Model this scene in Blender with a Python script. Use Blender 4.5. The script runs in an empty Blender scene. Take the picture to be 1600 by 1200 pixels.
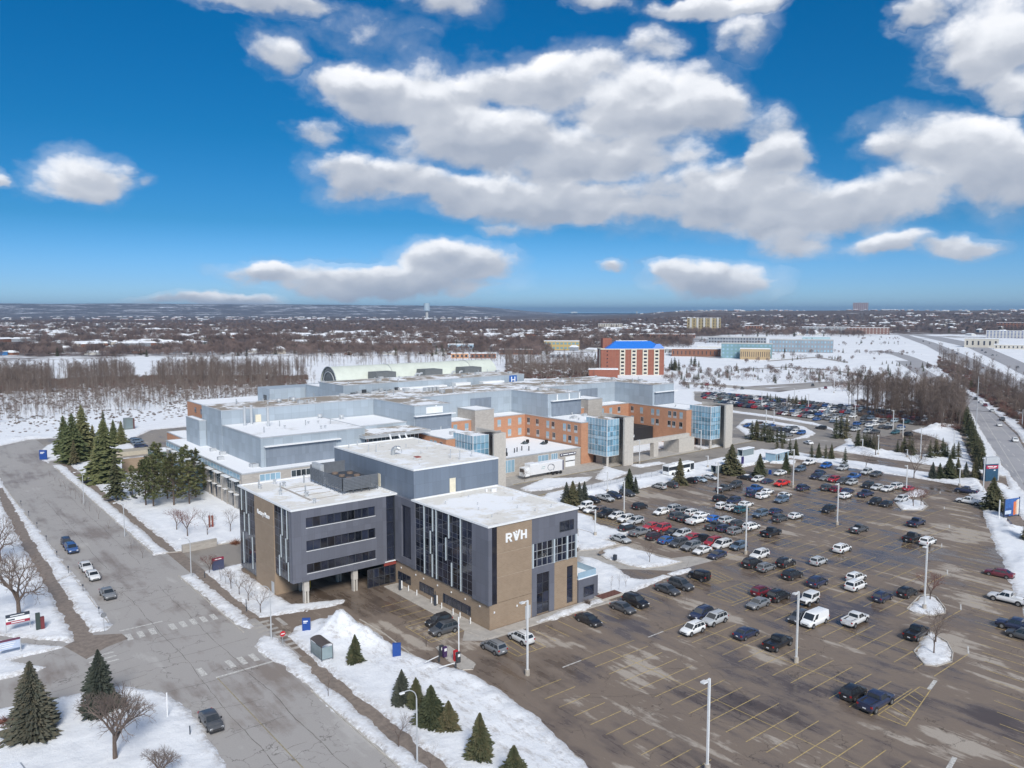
import bpy, bmesh, math, random
import numpy as np
from mathutils import Vector, Matrix, noise as mnoise

# ------------------------------------------------------------------ camera
F = 1230.0; YAW = math.radians(38.72); PIT = math.radians(5.3); H = 50.0
scene = bpy.context.scene
cam_d = bpy.data.cameras.new("camera"); cam = bpy.data.objects.new("camera", cam_d)
scene.collection.objects.link(cam); scene.camera = cam
cam.location = (0, 0, H); cam.rotation_euler = (math.pi/2 - PIT, 0, -YAW)
cam_d.sensor_width = 36.0; cam_d.lens = F / 1600.0 * 36.0
cam_d.clip_start = 0.5; cam_d.clip_end = 120000

cy, sy, cp, sp = math.cos(YAW), math.sin(YAW), math.cos(PIT), math.sin(PIT)
FW = Vector((sy*cp, cy*cp, -sp)); RT = Vector((cy, -sy, 0)); UP = RT.cross(FW)
def ray(px, py): return FW*F + RT*(px-800) + UP*(600-py)
def G(px, py, z=0.0):
    d = ray(px, py); t = (z-H)/d.z
    return (d.x*t, d.y*t)

# ------------------------------------------------------------------ light
SUN_EL, SUN_AZ = math.radians(38), math.radians(205)      # azimuth clockwise from +Y
SKY_STRENGTH = 0.085
scene.view_settings.view_transform = 'Standard'; scene.view_settings.look = 'None'
scene.view_settings.gamma = 1.0; scene.view_settings.use_curve_mapping = False
scene.view_settings.exposure = 0.5
sun_d = bpy.data.lights.new("sun", 'SUN'); sun = bpy.data.objects.new("sun", sun_d)
scene.collection.objects.link(sun)
sun_d.energy = 2.7; sun_d.angle = math.radians(18); sun_d.color = (1.0, 0.95, 0.87)
sdir = Vector((math.sin(SUN_AZ)*math.cos(SUN_EL), math.cos(SUN_AZ)*math.cos(SUN_EL), math.sin(SUN_EL)))
sun.rotation_euler = sdir.to_track_quat('Z', 'Y').to_euler()

world = bpy.data.worlds.new("World"); scene.world = world; world.use_nodes = True
world.cycles.sampling_method = 'MANUAL'; world.cycles.sample_map_resolution = 512
nt = world.node_tree; nt.nodes.clear(); NN = nt.nodes; LL = nt.links
def wn(t, **k):
    n = NN.new(t)
    for a, b in k.items(): setattr(n, a, b)
    return n
def wsock(s, v):
    if isinstance(v, (int, float)): s.default_value = v
    else: LL.new(v, s)
def wm(op, a, b=0.0, c=None, clamp=False):
    n = wn('ShaderNodeMath', operation=op, use_clamp=clamp)
    wsock(n.inputs[0], a); wsock(n.inputs[1], b)
    if c is not None: wsock(n.inputs[2], c)
    return n.outputs[0]
def build_sky():
    out = wn('ShaderNodeOutputWorld')
    sky = wn('ShaderNodeTexSky', sky_type='NISHITA', sun_disc=False)
    sky.sun_elevation = SUN_EL; sky.sun_rotation = SUN_AZ
    sky.altitude = 50; sky.air_density = 1.0; sky.dust_density = 0.35; sky.ozone_density = 3.0
    hs = wn('ShaderNodeHueSaturation'); hs.inputs['Saturation'].default_value = 1.05; LL.new(sky.outputs[0], hs.inputs['Color'])
    tc = wn('ShaderNodeTexCoord'); sep = wn('ShaderNodeSeparateXYZ'); LL.new(tc.outputs['Generated'], sep.inputs[0])
    x, y, z = sep.outputs
    az = wm('SUBTRACT', wm('ARCTAN2', x, y), YAW)           # bearing from the scene's view axis, radians
    el = wm('ARCSINE', z)
    # the photograph's deep, saturated blue: a smooth tint from horizon to zenith
    tint = wn('ShaderNodeValToRGB'); wsock(tint.inputs[0], wm('MULTIPLY', el, 1.6)); tr = tint.color_ramp
    tr.elements[0].position = 0.0; tr.elements[0].color = (.50, .78, 1.30, 1); tr.elements[1].position = 1.0; tr.elements[1].color = (.004, .42, .66, 1)
    for p_, c_ in ((.06, (.33, .60, 1.08)), (.17, (.115, .42, .70)), (.33, (.038, .40, .64)), (.54, (.008, .42, .68))):
        e = tr.elements.new(p_); e.color = (*c_, 1)
    mul = wn('ShaderNodeMix', data_type='RGBA', blend_type='MULTIPLY'); mul.inputs[0].default_value = 1.0
    LL.new(hs.outputs[0], mul.inputs[6]); LL.new(tint.outputs[0], mul.inputs[7])
    # noise lookups in a flattened direction space, warped so that the banks get ragged outlines
    def vec(a_, b_, c_=3.1):
        n = wn('ShaderNodeCombineXYZ'); wsock(n.inputs[0], a_); wsock(n.inputs[1], b_); n.inputs[2].default_value = c_; return n.outputs[0]
    def fbm(src, scale, detail, rough=0.55, col=False):
        n = wn('ShaderNodeTexNoise'); n.inputs['Scale'].default_value = scale; n.inputs['Detail'].default_value = detail
        n.inputs['Roughness'].default_value = rough; LL.new(src, n.inputs['Vector']); return n.outputs['Color' if col else 0]
    def puffs(src, scale):
        n = wn('ShaderNodeTexVoronoi', feature='F1'); n.inputs['Scale'].default_value = scale; n.inputs['Detail'].default_value = 1.5; n.inputs['Roughness'].default_value = .5
        LL.new(src, n.inputs['Vector']); return wm('SUBTRACT', 1.0, n.outputs['Distance'])
    base = vec(az, wm('MULTIPLY', el, 1.5))
    ws = wn('ShaderNodeSeparateColor'); LL.new(fbm(base, 7.0, 5, .6, True), ws.inputs[0])
    wx = wm('SUBTRACT', ws.outputs[0], .5); wy = wm('SUBTRACT', ws.outputs[1], .5)
    azw = wm('ADD', az, wm('MULTIPLY', wx, .12)); elw = wm('ADD', el, wm('MULTIPLY', wy, .06))
    b1 = vec(wm('ADD', az, wm('MULTIPLY', wx, .05)), wm('MULTIPLY', wm('ADD', el, wm('MULTIPLY', wy, .04)), 1.5))
    b2 = vec(wm('ADD', wm('ADD', az, -.006), wm('MULTIPLY', wx, .05)), wm('MULTIPLY', wm('ADD', wm('ADD', el, .012), wm('MULTIPLY', wy, .04)), 1.5))
    comb = base
    n1 = fbm(b1, 6.5, 8, 0.62); n2 = fbm(b2, 6.5, 3, 0.6); p1 = puffs(b1, 15.0); p2 = puffs(b2, 15.0)
    nb = fbm(base, 3.2, 3, 0.5)
    # cumulus banks: px, py, rx, ry in the frame -> bearings
    blobs = [(640,150,150,52,1),(870,125,150,52,1),(1020,165,150,62,1),(760,215,190,52,1),(940,245,150,50,1),(560,130,70,34,.9),
      (600,280,130,44,.9),(740,300,120,36,.9),(900,312,190,42,1),(1120,312,200,55,1),(1200,245,62,46,.9),(1290,330,190,50,1),(1370,385,100,26,.9),(1250,380,80,26,.8),
      (1460,235,150,56,1),(1570,265,110,75,1),(1505,385,90,22,.9),(1400,300,120,46,.9),
      (1550,60,110,70,.8),(1590,130,70,36,.7),(1440,18,45,22,.7),
      (700,5,95,36,.75),(585,60,90,34,.6),(435,78,55,34,.6),(400,2,140,20,.85),(1010,72,50,36,.6),(1100,6,150,18,.85),(1155,55,60,34,.5),(940,5,50,12,.6),
      (125,275,85,48,.9),(8,270,26,16,.8),(215,290,24,16,.5),(478,212,44,22,.5),
      (450,418,115,24,.85),(725,410,105,44,1),(620,440,190,34,1),(1130,438,118,34,.9),(1060,425,40,18,.7),(330,468,125,16,.8),(965,420,30,10,.6),(790,352,34,12,.6),(1180,200,50,40,.5),(1330,200,60,18,.4),
      (1800,150,160,90,.9),(1900,330,170,50,.9),(-150,120,110,60,.8),(-260,330,160,50,.9)]
    f = None; sw = None; st = None
    for px, py, rx, ry, wgt in blobs:
        d = ray(px, py).normalized(); a0 = math.atan2(d.x, d.y)-YAW; e0 = math.asin(d.z)
        k = math.cos(math.atan((px-800)/F)); ra = 1.1*rx/F*k*k; re = 1.1*ry/F*k
        du = wm('MULTIPLY', wm('SUBTRACT', azw, a0), 1/ra); dv = wm('MULTIPLY', wm('SUBTRACT', elw, e0), 1/re)
        fi = wm('MULTIPLY', wm('SUBTRACT', 1.0, wm('ADD', wm('MULTIPLY', du, du), wm('MULTIPLY', dv, dv))), wgt)
        fi = wm('MAXIMUM', fi, -1.0)
        w = wm('POWER', wm('MAXIMUM', fi, 0.001), 2.0)
        wt = wm('MULTIPLY', w, dv)
        f = fi if f is None else wm('SMOOTH_MAX', f, fi, 0.25)
        sw = w if sw is None else wm('ADD', sw, w); st = wt if st is None else wm('ADD', st, wt)
    t = wm('DIVIDE', st, sw)                               # -1 underside .. 1 top
    # beyond the frame: scattered cloud of the same kind
    far = wm('SUBTRACT', fbm(comb, 2.6, 2), 0.52)
    outside = wm('MULTIPLY', wm('SUBTRACT', wm('ABSOLUTE', az), 0.85), 4.0, clamp=True)
    outside = wm('MAXIMUM', outside, wm('MULTIPLY', wm('SUBTRACT', el, 0.52), 5.0, clamp=True))
    f = wm('MAXIMUM', f, wm('SUBTRACT', wm('MULTIPLY', outside, wm('ADD', wm('MULTIPLY', far, 9.0), 1.0)), 1.0))
    dens = wm('ADD', wm('ADD', wm('ADD', wm('MULTIPLY', f, 1.05), 0.02), wm('MULTIPLY', wm('SUBTRACT', n1, 0.5), 1.7)), wm('MULTIPLY', wm('SUBTRACT', p1, 0.62), 0.5))
    al = wn('ShaderNodeMapRange', interpolation_type='SMOOTHSTEP'); wsock(al.inputs['Value'], dens)
    al.inputs['From Min'].default_value = -0.06; al.inputs['From Max'].default_value = 0.52
    vl = wn('ShaderNodeMapRange', interpolation_type='SMOOTHSTEP'); wsock(vl.inputs['Value'], wm('ADD', dens, wm('MULTIPLY', wx, 1.6))); vl.inputs['From Min'].default_value = -0.42; vl.inputs['From Max'].default_value = 0.35
    veil = wm('MULTIPLY', vl.outputs[0], 0.22)
    # relief: billow difference towards the light, plus grey undersides where the bank is thick
    rel = wm('ADD', wm('MULTIPLY', wm('SUBTRACT', n1, n2), 1.15), wm('MULTIPLY', wm('SUBTRACT', p1, p2), .5))
    thick = wm('MULTIPLY', dens, 0.85, clamp=True)
    sh = wm('ADD', wm('ADD', wm('MULTIPLY', t, 0.40), 0.565), rel)
    sh = wm('ADD', sh, wm('MULTIPLY', wm('SUBTRACT', nb, .5), .9))
    sh = wm('SUBTRACT', sh, wm('MULTIPLY', wm('MULTIPLY', thick, wm('SUBTRACT', 0.8, t)), 0.42))
    ramp = wn('ShaderNodeValToRGB'); wsock(ramp.inputs[0], sh); cr = ramp.color_ramp
    cr.elements[0].position = 0.0; cr.elements[0].color = (0.34, 0.38, 0.46, 1)
    cr.elements[1].position = 1.0; cr.elements[1].color = (0.90, 0.90, 0.92, 1)
    e = cr.elements.new(0.45); e.color = (0.50, 0.53, 0.59, 1); e = cr.elements.new(0.72); e.color = (0.76, 0.78, 0.82, 1)
    bs = wn('ShaderNodeBackground'); LL.new(mul.outputs[2], bs.inputs[0]); bs.inputs[1].default_value = SKY_STRENGTH
    bc = wn('ShaderNodeBackground'); LL.new(ramp.outputs[0], bc.inputs[0]); bc.inputs[1].default_value = 0.86
    mx = wn('ShaderNodeMixShader'); wsock(mx.inputs[0], wm('MAXIMUM', wm('MULTIPLY', al.outputs[0], 0.97), veil)); LL.new(bs.outputs[0], mx.inputs[1]); LL.new(bc.outputs[0], mx.inputs[2])
    LL.new(mx.outputs[0], out.inputs[0])
build_sky()

# ------------------------------------------------------------------ helpers
rnd = random.Random(7)
COL = scene.collection
def tag(o, label=None, cat=None, group=None, kind=None):
    if label: o['label'] = label
    if cat: o['category'] = cat
    if group: o['group'] = group
    if kind: o['kind'] = kind
    return o
def empty(name, loc, rz=0.0, label=None, cat=None, group=None):
    o = bpy.data.objects.new(name, None); COL.objects.link(o); o.location = loc; o.rotation_euler = (0, 0, rz); o.empty_display_size = 0.3
    return tag(o, label, cat, group)
def link(name, me, parent=None, loc=(0, 0, 0), rz=0.0, scale=None):
    o = bpy.data.objects.new(name, me); COL.objects.link(o); o.location = loc; o.rotation_euler = (0, 0, rz)
    if parent is not None: o.parent = parent
    if scale is not None: o.scale = scale if hasattr(scale, '__len__') else (scale,)*3
    return o
def copy_tree(o, parent=None):
    c = o.copy(); COL.objects.link(c)
    if parent is not None: c.parent = parent
    for ch in o.children: copy_tree(ch, c)
    return c

def to_mesh(o):
    dg = bpy.context.evaluated_depsgraph_get(); me = bpy.data.meshes.new_from_object(o.evaluated_get(dg)); n = link(o.name.split('.')[0], me, o.parent)
    n.location = o.location; n.rotation_euler = o.rotation_euler; n.scale = o.scale; bpy.data.objects.remove(o); return n
class MB:
    def __init__(s): s.v = []; s.f = []; s.m = []
    def add(s, vs, fs, mi=0):
        b = len(s.v); s.v += [tuple(v) for v in vs]; s.f += [tuple(i+b for i in f) for f in fs]; s.m += [mi]*len(fs); return s
    def box(s, x0, x1, y0, y1, z0, z1, mi=0, bottom=True):
        vs = [(x0,y0,z0),(x1,y0,z0),(x1,y1,z0),(x0,y1,z0),(x0,y0,z1),(x1,y0,z1),(x1,y1,z1),(x0,y1,z1)]
        fs = [(4,5,6,7),(0,1,5,4),(1,2,6,5),(2,3,7,6),(3,0,4,7)]
        if bottom: fs.append((3,2,1,0))
        return s.add(vs, fs, mi)
    def prism(s, poly, z0, z1, mi=0, top=True, bottom=True):
        n = len(poly); a = sum(poly[i][0]*poly[(i+1)%n][1]-poly[(i+1)%n][0]*poly[i][1] for i in range(n))
        if a < 0: poly = poly[::-1]
        vs = [(p[0],p[1],z0) for p in poly]+[(p[0],p[1],z1) for p in poly]
        fs = [(i,(i+1)%n,(i+1)%n+n,i+n) for i in range(n)]
        if top: fs.append(tuple(range(n, 2*n)))
        if bottom: fs.append(tuple(range(n-1, -1, -1)))
        return s.add(vs, fs, mi)
    def cyl(s, p, q, r0, r1=None, n=8, mi=0, caps=True):
        r1 = r0 if r1 is None else r1
        p = Vector(p); q = Vector(q); d = (q-p)
        if d.length < 1e-6: return s
        d.normalize(); a = d.orthogonal().normalized(); b = d.cross(a)
        vs = [p+(a*math.cos(t)+b*math.sin(t))*r0 for t in [2*math.pi*i/n for i in range(n)]]+[q+(a*math.cos(t)+b*math.sin(t))*r1 for t in [2*math.pi*i/n for i in range(n)]]
        fs = [(i,(i+1)%n,(i+1)%n+n,i+n) for i in range(n)]
        if caps: fs += [tuple(range(n, 2*n)), tuple(range(n-1, -1, -1))]
        return s.add(vs, fs, mi)
    def tube(s, pts, r, n=6, mi=0):
        for a, b in zip(pts, pts[1:]): s.cyl(a, b, r, r, n, mi)
        return s
    def quad(s, a, b, c_, d, mi=0): return s.add([a, b, c_, d], [(0,1,2,3)], mi)
    def mesh(s, name, mats, smooth=False):
        me = bpy.data.meshes.new(name); me.from_pydata(s.v, [], s.f)
        for m in (mats if isinstance(mats, (list, tuple)) else [mats]): me.materials.append(m)
        if any(s.m): me.polygons.foreach_set('material_index', s.m)
        if smooth: me.polygons.foreach_set('use_smooth', [True]*len(s.f))
        me.update(); return me
    def build(s, name, mats, parent=None, label=None, cat=None, group=None, kind=None, smooth=False, world=True):
        if parent is not None and world:
            l = parent.location; s.v = [(x-l[0], y-l[1], z-l[2]) for x, y, z in s.v]
        o = link(name, s.mesh(name, mats, smooth), parent)
        return tag(o, label, cat, group, kind)

# ------------------------------------------------------------------ materials
def newmat(name):
    m = bpy.data.materials.new(name); m.use_nodes = True; n = m.node_tree.nodes; n.clear()
    o = n.new('ShaderNodeOutputMaterial'); b = n.new('ShaderNodeBsdfPrincipled'); m.node_tree.links.new(b.outputs[0], o.inputs[0])
    return m, n, m.node_tree.links, b
def ncoord(n, kind='pos'):
    if kind == 'pos': return n.new('ShaderNodeNewGeometry').outputs['Position']
    return n.new('ShaderNodeTexCoord').outputs['Object']
def nnoise(n, l, src, scale, detail=4, rough=.6, stretch=None):
    if stretch:
        mp = n.new('ShaderNodeMapping'); mp.inputs['Scale'].default_value = stretch[:3]
        if len(stretch) > 3: mp.inputs['Rotation'].default_value = (0, 0, stretch[3])
        l.new(src, mp.inputs[0]); src = mp.outputs[0]
    t = n.new('ShaderNodeTexNoise'); t.inputs['Scale'].default_value = scale; t.inputs['Detail'].default_value = detail; t.inputs['Roughness'].default_value = rough
    l.new(src, t.inputs['Vector']); return t.outputs[0]
def nramp(n, l, src, stops):
    r = n.new('ShaderNodeValToRGB'); l.new(src, r.inputs[0]); cr = r.color_ramp
    cr.elements[0].position = stops[0][0]; cr.elements[0].color = (*stops[0][1], 1)
    cr.elements[1].position = stops[-1][0]; cr.elements[1].color = (*stops[-1][1], 1)
    for p, c_ in stops[1:-1]:
        e = cr.elements.new(p); e.color = (*c_, 1)
    return r.outputs[0]
def nval(n, l, src, a, b, c0=0.0, c1=1.0):
    r = n.new('ShaderNodeMapRange'); l.new(src, r.inputs[0]); r.inputs[1].default_value = a; r.inputs[2].default_value = b; r.inputs[3].default_value = c0; r.inputs[4].default_value = c1
    return r.outputs[0]
def nmix(n, l, f, a, b):
    m = n.new('ShaderNodeMix'); m.data_type = 'RGBA'
    if isinstance(f, (int, float)): m.inputs[0].default_value = f
    else: l.new(f, m.inputs[0])
    for i, v in ((6, a), (7, b)):
        if isinstance(v, tuple): m.inputs[i].default_value = (*v, 1)
        else: l.new(v, m.inputs[i])
    return m.outputs[2]
def nmath(n, l, op, a, b=0.0, clamp=False):
    m = n.new('ShaderNodeMath'); m.operation = op; m.use_clamp = clamp
    for i, v in ((0, a), (1, b)):
        if isinstance(v, (int, float)): m.inputs[i].default_value = v
        else: l.new(v, m.inputs[i])
    return m.outputs[0]
def nbump(n, l, h, bsdf, dist, strength=0.6):
    b = n.new('ShaderNodeBump'); b.inputs['Strength'].default_value = strength; b.inputs['Distance'].default_value = dist
    l.new(h, b.inputs['Height']); l.new(b.outputs[0], bsdf.inputs['Normal'])
def mat(name, col, rough=.7, metal=0.0, var=0.12, scale=1.5, spec=None, kind='pos', bump=0.0, streak=False):
    m, n, l, b = newmat(name)
    src = ncoord(n, kind)
    t = nnoise(n, l, src, scale, 5, .65, (1, 1, .12) if streak else None)
    c0 = tuple(min(1, v*(1-var)) for v in col); c1 = tuple(min(1, v*(1+var)) for v in col)
    l.new(nramp(n, l, t, [(.3, c0), (.7, c1)]), b.inputs['Base Color'])
    b.inputs['Roughness'].default_value = rough; b.inputs['Metallic'].default_value = metal
    if spec is not None: b.inputs['Specular IOR Level'].default_value = spec
    if bump: nbump(n, l, nnoise(n, l, src, scale*6, 3), b, bump)
    return m

def m_snow(name='snow', dirt=.5, streaky=False):
    m, n, l, b = newmat(name); src = ncoord(n)
    a = nnoise(n, l, src, .35, 6, .7); d = nnoise(n, l, src, 2.2, 6, .75); g = nnoise(n, l, src, .05, 3)
    base = nramp(n, l, a, [(.25, (.72, .75, .80)), (.75, (.87, .89, .92))])
    f = nmath(n, l, 'MULTIPLY', nval(n, l, d, .56, .76), nval(n, l, g, .40, .60), True)
    f = nmath(n, l, 'MULTIPLY', f, dirt)
    at = n.new('ShaderNodeAttribute'); at.attribute_name = 'edge'      # ploughed, gritty margins of the snow
    e = nmath(n, l, 'MULTIPLY', at.outputs['Fac'], nval(n, l, nnoise(n, l, src, 1.3, 6, .8), .40, .62), True)
    f = nmath(n, l, 'MAXIMUM', f, nmath(n, l, 'MULTIPLY', e, .85))
    if streaky: f = nmath(n, l, 'MAXIMUM', f, nmath(n, l, 'MULTIPLY', nval(n, l, nnoise(n, l, src, .9, 7, .8, (1, .35, 1.6)), .50, .66), .6))
    l.new(nmix(n, l, f, base, (.27, .225, .185)), b.inputs['Base Color']); b.inputs['Roughness'].default_value = .75
    b.inputs['Specular IOR Level'].default_value = .25
    nbump(n, l, nmath(n, l, 'ADD', a, nmath(n, l, 'MULTIPLY', d, .5)), b, .25, .8)
    return m
SNOW = m_snow('snow', .5); PILE = m_snow('dirty_snow', .9, True)

def m_asphalt(name, dark, mid, light, wet, patch=.5, cracks=True, seed=0.0, rot=.6):
    m, n, l, b = newmat(name); src0 = ncoord(n)
    mp = n.new('ShaderNodeMapping'); mp.inputs['Location'].default_value = (seed, seed*.7, 0); l.new(src0, mp.inputs[0]); src = mp.outputs[0]
    big = nnoise(n, l, src, .045, 5, .62); med = nnoise(n, l, src, .16, 6, .68, (1, .38, 1, rot)); fine = nnoise(n, l, src, 5.0, 4, .8)
    trk = nnoise(n, l, src, .5, 4, .6, (1, .07, 1))
    mix = nmath(n, l, 'ADD', nmath(n, l, 'MULTIPLY', big, .5), nmath(n, l, 'MULTIPLY', med, .5))
    mix = nmath(n, l, 'ADD', mix, nmath(n, l, 'MULTIPLY', nmath(n, l, 'SUBTRACT', trk, .5), .3))
    mix = nmath(n, l, 'ADD', nmath(n, l, 'MULTIPLY', nmath(n, l, 'SUBTRACT', mix, .5), 1.35), .5)
    c_ = nramp(n, l, mix, [(.36, dark), (.50, mid), (.50+patch*.14, mid), (.52+patch*.2, light)])
    c_ = nmix(n, l, nval(n, l, fine, .35, .7, 0, .22), c_, tuple(v*.55 for v in mid))
    if cracks:
        wv = n.new('ShaderNodeTexVoronoi'); wv.feature = 'DISTANCE_TO_EDGE'; wv.inputs['Scale'].default_value = .16
        wob = n.new('ShaderNodeVectorMath'); wob.operation = 'ADD'; wn_ = n.new('ShaderNodeTexNoise'); wn_.inputs['Scale'].default_value = .7; wn_.inputs['Detail'].default_value = 5; l.new(src, wn_.inputs['Vector'])
        sc_ = n.new('ShaderNodeVectorMath'); sc_.operation = 'SCALE'; sc_.inputs['Scale'].default_value = 3.2; l.new(wn_.outputs['Color'], sc_.inputs[0])
        l.new(src, wob.inputs[0]); l.new(sc_.outputs[0], wob.inputs[1]); l.new(wob.outputs[0], wv.inputs['Vector'])
        cf = nmath(n, l, 'MULTIPLY', nval(n, l, wv.outputs['Distance'], 0, .012, 1, 0), nval(n, l, nnoise(n, l, src, .12, 2), .42, .58))
        c_ = nmix(n, l, nmath(n, l, 'MULTIPLY', cf, .75), c_, tuple(v*.28 for v in dark))
    l.new(c_, b.inputs['Base Color'])
    wetf = nval(n, l, mix, .40, .54, wet, .85)
    l.new(wetf, b.inputs['Roughness']); b.inputs['Specular IOR Level'].default_value = .5
    nbump(n, l, fine, b, .01, .5)
    return m
LOT = m_asphalt('wet_brown_asphalt', (.105,.078,.060), (.205,.162,.130), (.40,.352,.302), .14, .5)
STREET = m_asphalt('street_asphalt', (.25,.212,.185), (.38,.362,.348), (.45,.435,.42), .55, .9, True, 31.0, 0.0)
HWY = m_asphalt('grey_asphalt', (.30,.295,.31), (.38,.375,.39), (.45,.445,.455), .6, .9, False, 71.0)
CONC = mat('concrete', (.40,.375,.345), .85, var=.18, scale=.8, bump=.01)
WALK = mat('brown_wet_pavement', (.225,.185,.155), .7, var=.3, scale=1.2)
CURB = mat('curb_concrete', (.46,.43,.39), .85, var=.2, scale=1.0)
def m_paint(name, col, wear):
    m, n, l, b = newmat(name); src = ncoord(n)
    f = nval(n, l, nnoise(n, l, src, 3.0, 6, .8), .50-wear*.2, .75-wear*.2, 0, .85)
    l.new(nmix(n, l, f, col, (.17,.15,.135)), b.inputs['Base Color']); b.inputs['Roughness'].default_value = .6; return m
YEL = m_paint('yellow_paint', (.62,.46,.17), .45); WHT = m_paint('white_paint', (.66,.65,.62), .4)

def m_clad(name, col, seam=1.2, rough=.5, metal=.25):
    """ribbed metal panels with thin joints"""
    m, n, l, b = newmat(name); src = ncoord(n)
    sx = n.new('ShaderNodeSeparateXYZ'); l.new(src, sx.inputs[0])
    u = nmath(n, l, 'ADD', sx.outputs[0], sx.outputs[1])
    fr = nmath(n, l, 'FRACT', nmath(n, l, 'MULTIPLY', u, 1/seam)); fz = nmath(n, l, 'FRACT', nmath(n, l, 'MULTIPLY', sx.outputs[2], 1/2.4))
    j = nmath(n, l, 'MAXIMUM', nval(n, l, fr, 0, .035, 1, 0), nval(n, l, fz, 0, .02, 1, 0))
    cell = n.new('ShaderNodeCombineXYZ'); l.new(nmath(n, l, 'FLOOR', nmath(n, l, 'MULTIPLY', u, 1/seam)), cell.inputs[0]); l.new(nmath(n, l, 'FLOOR', nmath(n, l, 'MULTIPLY', sx.outputs[2], 1/2.4)), cell.inputs[1])
    wn_ = n.new('ShaderNodeTexWhiteNoise'); l.new(cell.outputs[0], wn_.inputs[0])
    t = nmath(n, l, 'ADD', nmath(n, l, 'MULTIPLY', wn_.outputs[0], .45), nmath(n, l, 'MULTIPLY', nnoise(n, l, src, .5, 6, .7, (1, 1, .25)), .55))
    c0 = tuple(v*.88 for v in col); c1 = tuple(v*1.12 for v in col)
    c_ = nmix(n, l, nmath(n, l, 'MULTIPLY', j, .75), nramp(n, l, t, [(.2, c0), (.8, c1)]), tuple(v*.5 for v in col))
    l.new(c_, b.inputs['Base Color']); b.inputs['Roughness'].default_value = rough; b.inputs['Metallic'].default_value = metal
    rib = nmath(n, l, 'SINE', nmath(n, l, 'MULTIPLY', u, 2*math.pi/.3)); nbump(n, l, rib, b, .006, .5)
    return m
CLAD = m_clad('blue_grey_cladding', (.135,.142,.175), metal=0.0); CLAD2 = m_clad('steel_blue_cladding', (.15,.185,.24), .9, .55, 0.0)
HBLUE = m_clad('pale_blue_metal', (.35,.405,.46), 2.6, .6, 0.0); HDARK = m_clad('slate_blue_metal', (.20,.235,.285), 1.0, .6, 0.0)
def m_brick(name, c1, c2, mortar, sc=1.0):
    m, n, l, b = newmat(name); src = ncoord(n); sx = n.new('ShaderNodeSeparateXYZ'); l.new(src, sx.inputs[0])
    cb = n.new('ShaderNodeCombineXYZ'); l.new(nmath(n, l, 'ADD', sx.outputs[0], sx.outputs[1]), cb.inputs[0]); l.new(sx.outputs[2], cb.inputs[1])
    br = n.new('ShaderNodeTexBrick'); l.new(cb.outputs[0], br.inputs['Vector']); br.inputs['Scale'].default_value = 1/sc
    br.inputs['Color1'].default_value = (*c1, 1); br.inputs['Color2'].default_value = (*c2, 1); br.inputs['Mortar'].default_value = (*mortar, 1)
    br.inputs['Mortar Size'].default_value = .03; br.inputs['Brick Width'].default_value = .6; br.inputs['Row Height'].default_value = .2
    t = nnoise(n, l, src, .6, 6, .7)
    l.new(nmix(n, l, nval(n, l, t, .35, .75, 0, .35), br.outputs[0], tuple(v*.62 for v in c1)), b.inputs['Base Color']); b.inputs['Roughness'].default_value = .85
    return m
TAN = m_brick('tan_brick', (.285,.205,.14), (.325,.242,.172), (.355,.28,.21))
ORANGE = m_brick('orange_brick', (.46,.215,.12), (.53,.26,.155), (.50,.29,.19))
REDB = m_brick('red_brick', (.27,.085,.055), (.33,.11,.07), (.30,.15,.11), 2.0)
STONE = m_brick('grey_stone', (.37,.34,.31), (.47,.44,.405), (.42,.39,.36), 1.6)
def m_glass(name, col, rough=.08, var=.5, spec=.6):
    m, n, l, b = newmat(name); src = ncoord(n)
    t = nnoise(n, l, src, .55, 3, .6); oi = n.new('ShaderNodeObjectInfo')
    f = nmath(n, l, 'ADD', nmath(n, l, 'MULTIPLY', t, .5), nmath(n, l, 'MULTIPLY', oi.outputs['Random'], .5))
    l.new(nramp(n, l, f, [(.25, tuple(v*(1-var) for v in col)), (.8, tuple(v*(1+var) for v in col))]), b.inputs['Base Color'])
    b.inputs['Roughness'].default_value = rough; b.inputs['Specular IOR Level'].default_value = spec; b.inputs['IOR'].default_value = 1.5
    nbump(n, l, nnoise(n, l, src, .8, 2), b, .02, .25)
    return m
DGLASS = m_glass('dark_glass', (.018,.022,.038), .06, .9, 1.0); BGLASS = m_glass('blue_glass', (.17,.33,.45), .12, .35); WGLASS = m_glass('window_glass', (.06,.075,.085), .1)
SPAN = m_glass('spandrel_glass', (.28,.43,.54), .2, .15)
WHITE = mat('white_metal', (.78,.79,.80), .5, var=.05); LGREY = mat('light_grey_metal', (.52,.54,.56), .5, .3, .06); DGREY = mat('dark_grey_metal', (.07,.075,.085), .5, .3, .1)
BLACK = mat('black_rubber', (.018,.018,.02), .8, var=.2); DARKIN = mat('shade_black', (.02,.018,.02), .9)  # DARKIN: near-black colour stands in for shade inside hollows
STEEL = mat('galvanised_steel', (.46,.48,.50), .45, .6, .1)
def m_roof(name, base, stain, snowf):
    m, n, l, b = newmat(name); src = ncoord(n)
    a = nnoise(n, l, src, .16, 6, .72); d = nnoise(n, l, src, .45, 6, .8); w = nnoise(n, l, src, .07, 2)
    c_ = nmix(n, l, nval(n, l, d, .565, .66, 0, .6), base, stain)
    c_ = nmix(n, l, nval(n, l, nmath(n, l, 'ADD', nmath(n, l, 'MULTIPLY', a, .7), nmath(n, l, 'MULTIPLY', w, .3)), snowf, snowf+.07), c_, (.84,.86,.89))
    l.new(c_, b.inputs['Base Color']); b.inputs['Roughness'].default_value = .8; nbump(n, l, a, b, .15, .5); return m
MEMB = m_roof('white_roof_membrane', (.72,.70,.655), (.34,.30,.26), .49); GRAVEL = m_roof('gravel_roof', (.30,.255,.205), (.20,.165,.13), .47)
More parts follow.
